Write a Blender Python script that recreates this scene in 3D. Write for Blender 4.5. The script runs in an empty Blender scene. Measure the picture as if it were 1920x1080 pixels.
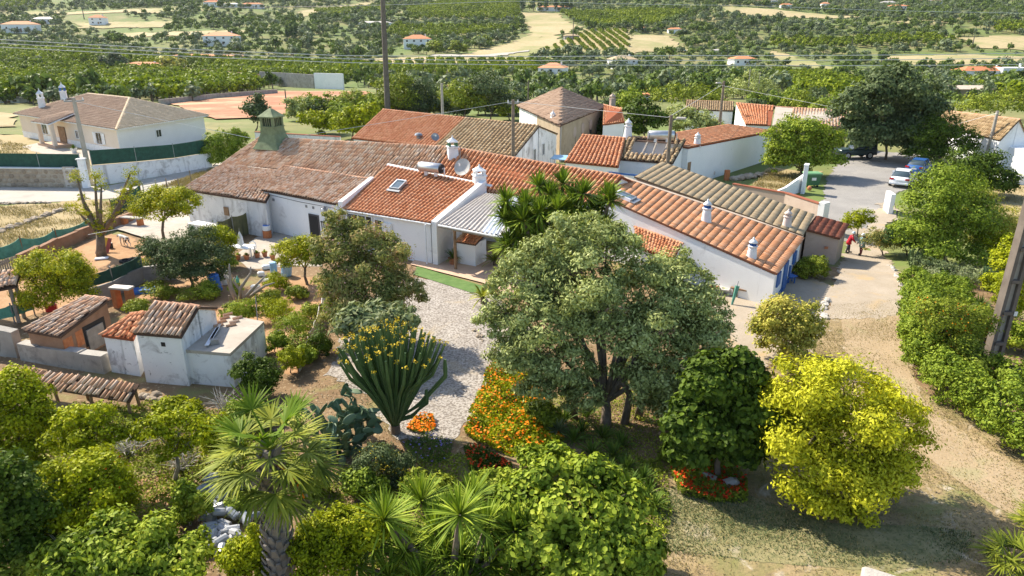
import bpy, bmesh, math, random
import numpy as np
from mathutils import Vector, Matrix

HAZE = 0.00005
S = bpy.context.scene
COL = S.collection
R = math.radians
random.seed(7); RNG = np.random.default_rng(7)

# ------------------------------------------------------------------ camera
F, PIT, CAMH = 1300.0, math.atan(480 / 1300), 13.5
cd = bpy.data.cameras.new("camera"); cam = bpy.data.objects.new("camera", cd); COL.objects.link(cam)
cam.location = (0, 0, CAMH); cam.rotation_euler = (math.pi / 2 - PIT, 0, 0)
cd.sensor_width = 36; cd.lens = 36 * F / 1920; cd.clip_start = 0.1; cd.clip_end = 6000
S.camera = cam
# ------------------------------------------------------------------ sky and sun
SUN_AZ, SUN_EL = math.atan2(0.64, -0.77), R(43)          # direction towards the sun
w = bpy.data.worlds.new("World"); S.world = w; w.use_nodes = True
wn = w.node_tree.nodes; bg = wn["Background"]
sky = wn.new("ShaderNodeTexSky"); sky.sky_type = 'NISHITA'; sky.sun_disc = False
sky.sun_elevation = SUN_EL; sky.sun_rotation = math.pi / 2 - SUN_AZ
sky.altitude = 100; sky.dust_density = 1.2; sky.air_density = 1.0
w.node_tree.links.new(sky.outputs[0], bg.inputs[0]); bg.inputs[1].default_value = 0.14
sl = bpy.data.lights.new("sun", 'SUN'); sl.energy = 5.0; sl.angle = R(0.53); sl.color = (1.0, 0.915, 0.775)
so = bpy.data.objects.new("sun", sl); COL.objects.link(so)
sd = Vector((math.cos(SUN_AZ) * math.cos(SUN_EL), math.sin(SUN_AZ) * math.cos(SUN_EL), math.sin(SUN_EL)))
so.rotation_euler = sd.to_track_quat('Z', 'Y').to_euler(); so.location = (-40, 40, 60)
S.view_settings.view_transform = 'Standard'; S.view_settings.look = 'None'
S.view_settings.gamma = 1.0; S.view_settings.exposure = 0.84; S.view_settings.use_curve_mapping = False
S.cycles.max_bounces = 6; S.cycles.diffuse_bounces = 3; S.cycles.transparent_max_bounces = 6
S.cycles.use_denoising = True; S.cycles.denoising_prefilter = 'NONE'; S.cycles.use_adaptive_sampling = False; S.cycles.sample_clamp_indirect = 4
S.render.film_transparent = False

# ------------------------------------------------------------------ surveying: photo points -> places on the land
cp, sp = math.cos(PIT), math.sin(PIT)
PROF_Y = [-500, 100, 150, 250, 330, 420, 550, 800, 1000, 1300, 1800, 2600, 4000]
PROF_Z = [0, 0, -1.5, -6, -5, 3, 18, 45, 66, 95, 150, 210, 230]
def gz(x, y):
    x = np.asarray(x, float); y = np.asarray(y, float)
    z = np.interp(y, PROF_Y, PROF_Z)
    z = z + np.clip((y - 120) / 300, 0, 1) * (2.2 * np.sin(x / 90 + y / 140) + 1.4 * np.sin(x / 37 - y / 61 + 1.3))
    z = z - 1.0 * np.exp(-(((x - 24.5) / 6.0) ** 2 + ((y - 46.5) / 5.5) ** 2))
    return z
def g1(x, y): return float(gz(x, y))
def ray(px, py):
    a = (px - 960) / F; b = (540 - py) / F
    return (a, cp + b * sp, -sp + b * cp)
def P(px, py, z=0.0):
    d = ray(px, py); t = (z - CAMH) / d[2]
    return Vector((d[0] * t, d[1] * t, z))
def A(px, py, Y):
    d = ray(px, py); t = Y / d[1]
    return Vector((d[0] * t, Y, CAMH + d[2] * t))
def G(px, py):
    d = ray(px, py); t = 5.0
    for k in range(900):
        t2 = t + max(0.25, t * 0.012)
        if CAMH + d[2] * t2 < g1(d[0] * t2, d[1] * t2):
            lo, hi = t, t2
            for _ in range(18):
                m = (lo + hi) / 2
                if CAMH + d[2] * m < g1(d[0] * m, d[1] * m): hi = m
                else: lo = m
            return Vector((d[0] * hi, d[1] * hi, g1(d[0] * hi, d[1] * hi)))
        t = t2
    return Vector((d[0] * t, d[1] * t, g1(d[0] * t, d[1] * t)))
def mpp(p): return math.sqrt(p[0] ** 2 + p[1] ** 2 + (p[2] - CAMH) ** 2) / F      # metres per photo pixel at a place
def VP(px, py, a, b):
    """point of the photo ray on the vertical plane through a along horizontal direction b"""
    d = ray(px, py); n = (-b[1], b[0])
    t = (a[0] * n[0] + a[1] * n[1]) / (d[0] * n[0] + d[1] * n[1])
    return Vector((d[0] * t, d[1] * t, CAMH + d[2] * t))

# ------------------------------------------------------------------ materials
MATS = {}
def new_mat(name):
    m = bpy.data.materials.new(name); m.use_nodes = True; MATS[name] = m
    nt = m.node_tree; return m, nt, nt.nodes["Principled BSDF"]
def ramp(nt, cols, pos=None):
    r = nt.nodes.new("ShaderNodeValToRGB"); e = r.color_ramp.elements
    while len(e) < len(cols): e.new(0.5)
    for i, c in enumerate(cols):
        e[i].position = pos[i] if pos else i / max(1, len(cols) - 1); e[i].color = (*c, 1)
    return r
def noise(nt, scale, detail=5, rough=0.6, dist=0.0, vec=None, stretch=None):
    n = nt.nodes.new("ShaderNodeTexNoise"); n.inputs['Scale'].default_value = scale
    n.inputs['Detail'].default_value = detail; n.inputs['Roughness'].default_value = rough; n.inputs['Distortion'].default_value = dist
    if vec is None: vec = nt.nodes.new("ShaderNodeNewGeometry").outputs['Position']
    if stretch:
        mp = nt.nodes.new("ShaderNodeMapping"); mp.inputs['Scale'].default_value = stretch
        nt.links.new(vec, mp.inputs[0]); vec = mp.outputs[0]
    nt.links.new(vec, n.inputs['Vector']); return n
def mixc(nt, fac, a, b, mode='MIX'):
    m = nt.nodes.new("ShaderNodeMix"); m.data_type = 'RGBA'; m.blend_type = mode
    if hasattr(fac, 'is_linked'): nt.links.new(fac, m.inputs[0])
    else: m.inputs[0].default_value = fac
    for s, v in ((6, a), (7, b)):
        if hasattr(v, 'is_linked'): nt.links.new(v, m.inputs[s])
        else: m.inputs[s].default_value = (*v, 1)
    return m.outputs[2]
def thresh(nt, sock, lo, hi):
    m = nt.nodes.new("ShaderNodeMapRange"); m.inputs[1].default_value = lo; m.inputs[2].default_value = hi
    nt.links.new(sock, m.inputs[0]); return m.outputs[0]
def island(nt):
    g = nt.nodes.new("ShaderNodeNewGeometry"); oi = nt.nodes.new("ShaderNodeObjectInfo")
    a = nt.nodes.new("ShaderNodeMath"); a.operation = 'ADD'
    nt.links.new(g.outputs['Random Per Island'], a.inputs[0]); nt.links.new(oi.outputs['Random'], a.inputs[1])
    f = nt.nodes.new("ShaderNodeMath"); f.operation = 'FRACT'; nt.links.new(a.outputs[0], f.inputs[0])
    return f.outputs[0]
def pm(name, cols, scale=2.0, rough=0.85, bump=0.0, bscale=30.0, rnd=None, rndw=0.6, spot=None, streak=None, spec=0.25, metal=0.0, fine=None, pos=None):
    """general surface: noise ramp, optional per-piece ramp, optional stains (colour, scale, lo, hi) and vertical streaks"""
    m, nt, b = new_mat(name)
    n = noise(nt, scale, 6, 0.62); r = ramp(nt, cols, pos); nt.links.new(thresh(nt, n.outputs[0], 0.3, 0.7), r.inputs[0]); c = r.outputs[0]
    if rnd:
        rr = ramp(nt, rnd); nt.links.new(island(nt), rr.inputs[0]); c = mixc(nt, rndw, c, rr.outputs[0])
    if fine:
        nf = noise(nt, fine[1], 3, 0.7); c = mixc(nt, thresh(nt, nf.outputs[0], fine[2], fine[3]), c, fine[0])
    if spot:
        for (sc, ss, lo, hi) in (spot if isinstance(spot, list) else [spot]):
            ns = noise(nt, ss, 7, 0.65, 0.6); c = mixc(nt, thresh(nt, ns.outputs[0], lo, hi), c, sc)
    if streak:
        ns = noise(nt, streak[1], 5, 0.6, 0.2, stretch=(1, 1, 0.12)); c = mixc(nt, thresh(nt, ns.outputs[0], streak[2], streak[3]), c, streak[0])
    nt.links.new(c, b.inputs['Base Color']); b.inputs['Roughness'].default_value = rough
    b.inputs['Specular IOR Level'].default_value = spec; b.inputs['Metallic'].default_value = metal
    if bump:
        bn = noise(nt, bscale, 4, 0.6); bp = nt.nodes.new("ShaderNodeBump"); bp.inputs['Strength'].default_value = bump
        bp.inputs['Distance'].default_value = 0.05
        nt.links.new(bn.outputs[0], bp.inputs['Height']); nt.links.new(bp.outputs[0], b.inputs['Normal'])
    return m
def plain(name, c, rough=0.5, metal=0.0, spec=0.4, var=0.12):
    lo = tuple(v * (1 - var) for v in c); hi = tuple(min(1, v * (1 + var)) for v in c)
    return pm(name, [lo, hi], 3.0, rough, spec=spec, metal=metal)
def leafm(name, cols, trans=0.3, clump=0.8, rough=0.55, cs=1.0, tcol=1.25):
    """foliage: colour varies from leaf to leaf and a little from bough to bough; light passes through"""
    m, nt, b = new_mat(name)
    r = ramp(nt, cols); n = noise(nt, cs, 3, 0.5)
    a = nt.nodes.new("ShaderNodeMath"); a.operation = 'MULTIPLY_ADD'; a.inputs[1].default_value = 0.6
    nt.links.new(island(nt), a.inputs[0])
    k = nt.nodes.new("ShaderNodeMapRange"); k.inputs[1].default_value = 0.3; k.inputs[2].default_value = 0.7; k.inputs[3].default_value = -0.05; k.inputs[4].default_value = 0.45
    nt.links.new(n.outputs[0], k.inputs[0]); nt.links.new(k.outputs[0], a.inputs[2]); nt.links.new(a.outputs[0], r.inputs[0])
    nt.links.new(r.outputs[0], b.inputs['Base Color']); b.inputs['Roughness'].default_value = rough; b.inputs['Specular IOR Level'].default_value = 0.1
    t = nt.nodes.new("ShaderNodeBsdfTranslucent"); ms = nt.nodes.new("ShaderNodeMixShader"); ms.inputs[0].default_value = trans
    tc = mixc(nt, 1.0, r.outputs[0], (min(1, tcol), min(1.0, tcol), 0.55), 'MULTIPLY'); nt.links.new(tc, t.inputs[0])
    nt.links.new(b.outputs[0], ms.inputs[1]); nt.links.new(t.outputs[0], ms.inputs[2])
    nt.links.new(ms.outputs[0], nt.nodes["Material Output"].inputs[0])
    return m
def M(n): return MATS[n]

# roofs
pm('tile_new', [(.54, .21, .09), (.66, .30, .15)], .8, .85, rnd=[(.46, .16, .065), (.60, .25, .11), (.70, .38, .21), (.56, .20, .085)], rndw=.6, spot=((.42, .30, .2), 1.3, .64, .76))
pm('tile_old', [(.46, .26, .15), (.62, .41, .27)], .9, .9, rnd=[(.32, .18, .11), (.60, .30, .15), (.66, .46, .31), (.72, .62, .50), (.52, .28, .16)], rndw=.55, spot=[((.62, .54, .43), 2.2, .62, .72), ((.16, .11, .08), 1.6, .66, .8)], bump=.3)
pm('tile_lichen', [(.32, .215, .11), (.48, .33, .18)], .7, .92, rnd=[(.22, .15, .08), (.44, .30, .16), (.56, .44, .27)], rndw=.5, spot=((.42, .33, .16), 1.8, .6, .74))
pm('tile_lined', [(.58, .25, .115), (.66, .32, .165)], .7, .85, rnd=[(.60, .26, .11), (.72, .35, .17), (.76, .45, .27)], rndw=.5, spot=((.52, .34, .2), 1.1, .66, .8))
pm('tile_grey', [(.41, .30, .175), (.51, .385, .235)], 1.2, .95, rnd=[(.36, .26, .145), (.48, .355, .21), (.55, .43, .27)], rndw=.45, spot=((.30, .23, .14), 2.5, .6, .8), bump=.4)
pm('track', [(.31, .225, .125), (.41, .305, .185)], .6, .95, spot=((.33, .28, .15), .5, .52, .66), fine=((.36, .28, .18), 7, .5, .68), bump=.5, bscale=12)
pm('tile_brown', [(.28, .18, .12), (.38, .26, .18)], .5, .9, rnd=[(.22, .14, .095), (.35, .235, .16), (.44, .32, .23)], rndw=.5)
pm('tile_buff', [(.54, .41, .26), (.66, .52, .35)], .5, .9, rnd=[(.44, .32, .2), (.64, .5, .34)], rndw=.5)
pm('tile_red', [(.22, .06, .035), (.33, .11, .06)], .8, .9, rnd=[(.18, .05, .03), (.36, .13, .07)], rndw=.5)
pm('channel_new', [(.22, .06, .022), (.30, .09, .038)], 2, .95); pm('channel_grey', [(.11, .085, .055), (.16, .12, .075)], 2, .95)
pm('mortar', [(.48, .38, .28), (.62, .52, .42)], 2, .95)
pm('ridge_clay', [(.42, .2, .11), (.6, .35, .22)], 3, .9, rnd=[(.36, .16, .09), (.62, .38, .25)], rndw=.5)
pm('course_gap', [(.13, .05, .03), (.19, .08, .045)], 2, .95); pm('roof_under', [(.075, .047, .032), (.12, .073, .05)], 2, .95)
# walls
WHITE = [(.82, .82, .81), (.90, .895, .88)]
pm('white_wall', WHITE, .5, .9, spot=((.55, .53, .50), .9, .62, .8), streak=((.45, .43, .40), 1.2, .68, .85), bump=.12)
pm('white_worn', [(.76, .76, .75), (.88, .87, .85)], .7, .92, spot=[((.40, .38, .36), 1.1, .52, .70), ((.17, .16, .15), 2.6, .60, .70)], streak=((.16, .15, .14), 1.6, .60, .80), bump=.25)
pm('white_dirty', [(.70, .70, .69), (.84, .83, .81)], .6, .92, spot=[((.30, .28, .26), .9, .52, .72)], streak=((.25, .23, .21), 1.1, .56, .75), bump=.25)
pm('cream_wall', [(.72, .60, .47), (.80, .69, .56)], .4, .9)
pm('grey_white', [(.76, .75, .73), (.84, .83, .81)], .4, .9)
pm('beige_wall', [(.34, .26, .17), (.46, .37, .26)], .5, .92, spot=((.24, .19, .13), .8, .55, .75), streak=((.18, .14, .1), .9, .62, .8), bump=.2)
pm('pink_wall', [(.42, .32, .26), (.50, .40, .33)], .7, .92, spot=((.36, .28, .22), 1.2, .55, .75), bump=.15)
pm('brown_wall', [(.22, .12, .07), (.36, .22, .14)], 1, .95, spot=((.45, .18, .08), 1.5, .62, .7), bump=.4)
pm('render_grey', [(.26, .24, .21), (.42, .39, .34)], .8, .95, spot=((.14, .13, .12), 1.3, .55, .75), bump=.35)
pm('stone', [(.26, .20, .14), (.42, .35, .26)], 2, .95, rnd=[(.20, .16, .12), (.36, .29, .21), (.50, .44, .35)], rndw=.6, bump=.6, bscale=14)
pm('pale_stone', [(.40, .37, .32), (.58, .54, .48)], 3, .95, rnd=[(.34, .31, .27), (.62, .58, .52)], rndw=.6, bump=.6, bscale=14)
pm('concrete', [(.36, .31, .25), (.48, .425, .355)], 1.2, .9, spot=((.26, .23, .19), 1.2, .56, .75), bump=.15)
pm('terracotta', [(.40, .15, .07), (.52, .22, .11)], 4, .85)
pm('brick_red', [(.40, .13, .05), (.55, .22, .09)], 5, .9, bump=.3)
pm('paving', [(.50, .33, .22), (.62, .44, .31)], 3, .8, rnd=[(.44, .28, .18), (.64, .46, .33)], rndw=.5)
# ground
pm('land', [(.115, .135, .035), (.17, .18, .055), (.25, .225, .09), (.36, .295, .145)], .022, .95, spot=[((.12, .17, .04), .012, .48, .58), ((.15, .195, .05), .05, .50, .60)], fine=((.15, .16, .06), .9, .50, .72), bump=.2, bscale=2)
pm('garden_soil', [(.16, .10, .05), (.26, .17, .09)], .5, .95, spot=[((.22, .20, .075), .35, .52, .66)], fine=((.47, .36, .22), 6, .56, .72), bump=.5, bscale=9)
pm('orange_dirt', [(.32, .175, .08), (.45, .275, .145)], .6, .95, spot=((.30, .16, .08), .9, .55, .7), fine=((.50, .36, .23), 7, .58, .75), bump=.4, bscale=8)
pm('dry_lawn', [(.22, .165, .075), (.32, .235, .12), (.41, .31, .18)], .6, .95, spot=[((.19, .19, .065), .32, .50, .64), ((.50, .43, .33), .9, .58, .7)], fine=((.20, .15, .08), 6.5, .48, .64), bump=.6, bscale=12)
pm('dry_field', [(.31, .24, .11), (.42, .33, .18)], .12, .95, spot=((.25, .23, .08), .1, .55, .7), fine=((.34, .25, .12), 2.2, .54, .74), bump=.4, bscale=4)
pm('tan_field', [(.38, .31, .15), (.48, .38, .21)], .03, .95, spot=((.27, .27, .10), .02, .48, .62), fine=((.32, .26, .13), .5, .48, .72))
pm('red_field', [(.36, .15, .075), (.45, .23, .125)], .10, .95, spot=((.50, .38, .22), .08, .50, .66), fine=((.34, .13, .07), .9, .46, .7), bump=.4, bscale=1.5)
pm('green_field', [(.10, .14, .035), (.20, .22, .06)], .05, .95, fine=((.30, .26, .10), .6, .56, .75))
pm('lawn_green', [(.17, .25, .05), (.27, .34, .08)], .3, .95)
pm('gravel', [(.37, .33, .285), (.49, .445, .39)], .8, .95, fine=((.20, .17, .14), 10, .44, .58), spot=((.44, .36, .25), .5, .56, .72), bump=.9, bscale=16)
pm('lane_gravel', [(.34, .28, .205), (.43, .36, .275)], .6, .95, fine=((.33, .26, .18), 9, .54, .7), spot=((.44, .32, .18), .5, .54, .68), bump=.5, bscale=14)
pm('asphalt', [(.25, .235, .215), (.34, .32, .29)], .35, .95, fine=((.20, .19, .175), 14, .5, .7), spot=[((.40, .36, .30), .25, .56, .7), ((.19, .18, .17), .5, .62, .7)], bump=.3, bscale=25)
pm('pale_road', [(.40, .36, .30), (.48, .44, .38)], .3, .95, spot=((.34, .31, .27), .4, .5, .7), fine=((.50, .45, .38), 6, .55, .7))
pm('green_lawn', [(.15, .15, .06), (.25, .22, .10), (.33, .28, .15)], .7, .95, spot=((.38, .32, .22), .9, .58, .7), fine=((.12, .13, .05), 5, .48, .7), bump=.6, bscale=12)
pm('turf', [(.085, .16, .04), (.14, .22, .065)], 2, .95, bump=.3, bscale=60)
# things
plain('glass_dark', (.02, .025, .03), .08, spec=.6); plain('white_paint', (.78, .78, .77), .5); plain('blue_paint', (.04, .13, .38), .5)
plain('grey_door', (.075, .07, .075), .5); plain('metal_grey', (.30, .31, .32), .45, .6); plain('steel', (.62, .60, .58), .32, .75)
plain('black', (.015, .015, .017), .6); plain('rubber', (.02, .02, .02), .85); plain('green_paint', (.20, .24, .12), .8, var=.25)
plain('green_net', (.022, .075, .05), .85, var=.3); plain('net_light', (.10, .30, .22), .8, var=.3); plain('dark_green', (.05, .15, .07), .5, var=.2); plain('barrel_blue', (.03, .16, .52), .4); plain('barrel_pale', (.24, .42, .58), .45)
plain('plastic_white', (.78, .78, .76), .4); plain('red_plastic', (.55, .03, .03), .4); plain('yellow_board', (.70, .48, .04), .5); plain('red_board', (.38, .09, .07), .6)
pm('wood', [(.20, .12, .065), (.34, .22, .13)], 3, .8, bump=.2); pm('grey_wood', [(.22, .19, .16), (.36, .32, .27)], 3, .9, bump=.3); pm('bark', [(.12, .09, .065), (.24, .19, .14)], 5, .95, bump=.6, bscale=12); pm('pole_wood', [(.17, .13, .095), (.27, .21, .16)], 3, .9)
pm('pole_concrete', [(.36, .32, .27), (.46, .42, .36)], 1.5, .9, spot=((.28, .24, .2), 1, .55, .7)); pm('brown_pole', [(.13, .105, .085), (.20, .165, .135)], 2, .85)
plain('dish_grey', (.46, .45, .41), .6); plain('car_white', (.80, .81, .82), .22, spec=.6, var=.02); plain('car_blue', (.035, .11, .30), .22, spec=.6, var=.03); plain('car_green', (.035, .062, .062), .3, spec=.5, var=.1); plain('tail_red', (.45, .02, .02), .25); plain('lamp_clear', (.8, .8, .78), .2); plain('rim', (.5, .5, .5), .4, .6)
plain('cloth_red', (.42, .012, .03), .9); plain('cloth_dark', (.05, .045, .07), .9); plain('cloth_pale', (.40, .50, .56), .9); plain('cloth_white', (.72, .72, .74), .9); plain('skin', (.52, .31, .22), .6); plain('cloth_maroon', (.13, .03, .05), .9); plain('cloth_teal', (.22, .34, .36), .9)
plain('wire', (.66, .65, .63), .5, .1); plain('fur_dark', (.05, .045, .04), .9); plain('fur_white', (.62, .58, .53), .9); plain('sheet_metal', (.52, .47, .41), .5, .1, var=.2); plain('sheet_clear', (.74, .76, .80), .4)
pm('bottle_plastic', [(.22, .24, .27), (.38, .39, .40)], 5, .3, rnd=[(.15, .18, .22), (.45, .45, .45), (.28, .26, .23)], rndw=.6, spec=.5)
# plants
leafm('leaf_olive', [(0.071, 0.084, 0.022), (0.23, 0.265, 0.078), (0.458, 0.504, 0.18), (0.637, 0.669, 0.283)], .22)
leafm('leaf_yellow', [(0.109, 0.131, 0.004), (0.396, 0.399, 0.012), (0.642, 0.619, 0.042), (0.57, 0.562, 0.025)], .25, cs=.9)
leafm('leaf_lime', [(0.086, 0.102, 0.013), (0.327, 0.332, 0.047), (0.595, 0.521, 0.105), (0.469, 0.391, 0.081)], .22)
leafm('leaf_dark', [(0.019, 0.049, 0.013), (0.044, 0.089, 0.019), (0.071, 0.133, 0.031)], .22)
leafm('leaf_deep', [(0.019, 0.038, 0.005), (0.077, 0.124, 0.013), (0.158, 0.227, 0.025)], .22)
leafm('leaf_fig', [(0.045, 0.075, 0.005), (0.173, 0.246, 0.018), (0.348, 0.418, 0.042), (0.442, 0.468, 0.057)], .25)
leafm('leaf_bright', [(0.074, 0.101, 0.003), (0.288, 0.329, 0.009), (0.535, 0.538, 0.02)], .25)
leafm('leaf_citrus', [(0.054, 0.084, 0.003), (0.228, 0.274, 0.01), (0.501, 0.48, 0.019), (0.627, 0.55, 0.026)], .23)
leafm('leaf_mid', [(0.062, 0.087, 0.008), (0.217, 0.267, 0.026), (0.414, 0.448, 0.048)], .22)
leafm('leaf_hedge', [(0.033, 0.063, 0.005), (0.142, 0.212, 0.018), (0.286, 0.361, 0.037), (0.23, 0.294, 0.031)], .23)
leafm('leaf_oleander', [(0.055, 0.08, 0.019), (0.217, 0.243, 0.061), (0.423, 0.393, 0.12), (0.529, 0.333, 0.165)], .25)
leafm('leaf_loquat', [(0.111, 0.16, 0.064), (0.244, 0.288, 0.128), (0.4, 0.415, 0.234)], .25)
leafm('leaf_bush', [(0.031, 0.051, 0.016), (0.101, 0.138, 0.052), (0.207, 0.254, 0.105)], .2)
leafm('leaf_yucca', [(0.038, 0.075, 0.007), (0.186, 0.275, 0.025), (0.431, 0.499, 0.053)], .18, cs=.6)
leafm('leaf_palm', [(0.056, 0.083, 0.009), (0.227, 0.269, 0.029), (0.475, 0.456, 0.063)], .22, cs=.6)
leafm('leaf_palm_new', [(0.118, 0.207, 0.015), (0.207, 0.296, 0.022)], .4)
leafm('leaf_dry', [(0.27, 0.216, 0.135), (0.396, 0.333, 0.234)], .2)
leafm('leaf_strap', [(0.045, 0.092, 0.015), (0.114, 0.186, 0.028), (0.214, 0.275, 0.048)], .25)
leafm('leaf_grass', [(0.187, 0.17, 0.051), (0.306, 0.246, 0.102), (0.391, 0.315, 0.17)], .2)
leafm('leaf_far', [(0.041, 0.07, 0.014), (0.131, 0.187, 0.034), (0.254, 0.324, 0.067)], .2, cs=.08)
leafm('leaf_far_olive', [(0.064, 0.087, 0.04), (0.184, 0.225, 0.112), (0.324, 0.377, 0.215)], .2, cs=.08)
leafm('leaf_far_citrus', [(0.051, 0.083, 0.003), (0.186, 0.247, 0.011), (0.371, 0.414, 0.022)], .25, cs=.05)
leafm('petal_orange', [(.75, .12, .005), (.85, .25, .01), (.85, .38, .02)], .2)
leafm('petal_red', [(.55, .03, .01), (.72, .08, .01)], .2); leafm('petal_yellow', [(.56, .40, .03), (.72, .54, .06)], .2)
leafm('petal_pink', [(.62, .28, .28), (.72, .42, .38)], .2); leafm('petal_violet', [(.24, .18, .5), (.36, .28, .62)], .2)
pm('cactus', [(.06, .11, .035), (.14, .20, .07)], 4, .6, rnd=[(.05, .10, .035), (.16, .22, .08)], rndw=.5); pm('pear_pad', [(.07, .12, .06), (.15, .21, .12)], 3, .55, rnd=[(.06, .11, .055), (.17, .23, .14)], rndw=.6)
pm('palm_trunk', [(.14, .115, .095), (.27, .235, .2)], 6, .95, rnd=[(.12, .1, .085), (.32, .28, .24)], rndw=.6)
# ------------------------------------------------------------------ building blocks
ORG = {}
def tag(o, label=None, cat=None, group=None, kind=None):
    if label: o['label'] = label
    if cat: o['category'] = cat
    if group: o['group'] = group
    if kind: o['kind'] = kind
    return o
def thing(name, label, cat, loc=(0, 0, 0), group=None):
    o = bpy.data.objects.new(name, None); COL.objects.link(o); o.location = loc; o.empty_display_size = 0.2
    ORG[o.name] = Vector(loc); return tag(o, label, cat, group)
def place(o, loc, rz=0.0, sc=1.0):
    o.location = loc; o.rotation_euler = (0, 0, rz); o.scale = (sc, sc, sc); return o
def link_obj(name, me, parent=None):
    o = bpy.data.objects.new(name, me); COL.objects.link(o)
    if parent is not None:
        o.parent = parent; ORG[o.name] = ORG[parent.name]
    else: ORG[o.name] = Vector((0, 0, 0))
    return o
def copy_tree(o, parent=None):
    c = o.copy(); COL.objects.link(c); c.parent = parent
    for ch in list(o.children): copy_tree(ch, c)
    return c
def np_mesh(name, V, faces, mats, midx=None, smooth=False):
    """V (n,3); faces: list of (m,k) integer arrays"""
    me = bpy.data.meshes.new(name); V = np.ascontiguousarray(V, np.float32)
    faces = [np.asarray(f, np.int32) for f in faces if len(f)]
    tot = np.concatenate([np.full(len(f), f.shape[1], np.int32) for f in faces]); idx = np.concatenate([f.ravel() for f in faces])
    st = np.concatenate([[0], np.cumsum(tot)[:-1]]).astype(np.int32)
    me.vertices.add(len(V)); me.vertices.foreach_set('co', V.ravel())
    me.loops.add(len(idx)); me.loops.foreach_set('vertex_index', idx)
    me.polygons.add(len(tot)); me.polygons.foreach_set('loop_start', st); me.polygons.foreach_set('loop_total', tot)
    if midx is not None: me.polygons.foreach_set('material_index', np.asarray(midx, np.int32))
    if smooth: me.polygons.foreach_set('use_smooth', np.ones(len(tot), bool))
    for m in (mats if isinstance(mats, (list, tuple)) else [mats]): me.materials.append(M(m))
    me.update(calc_edges=True); return me
def np_obj(name, V, faces, mats, parent=None, midx=None, smooth=False):
    V = np.asarray(V, float)
    if parent is not None: V = V - np.array(ORG[parent.name])
    return link_obj(name, np_mesh(name, V, faces, mats, midx, smooth), parent)

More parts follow.
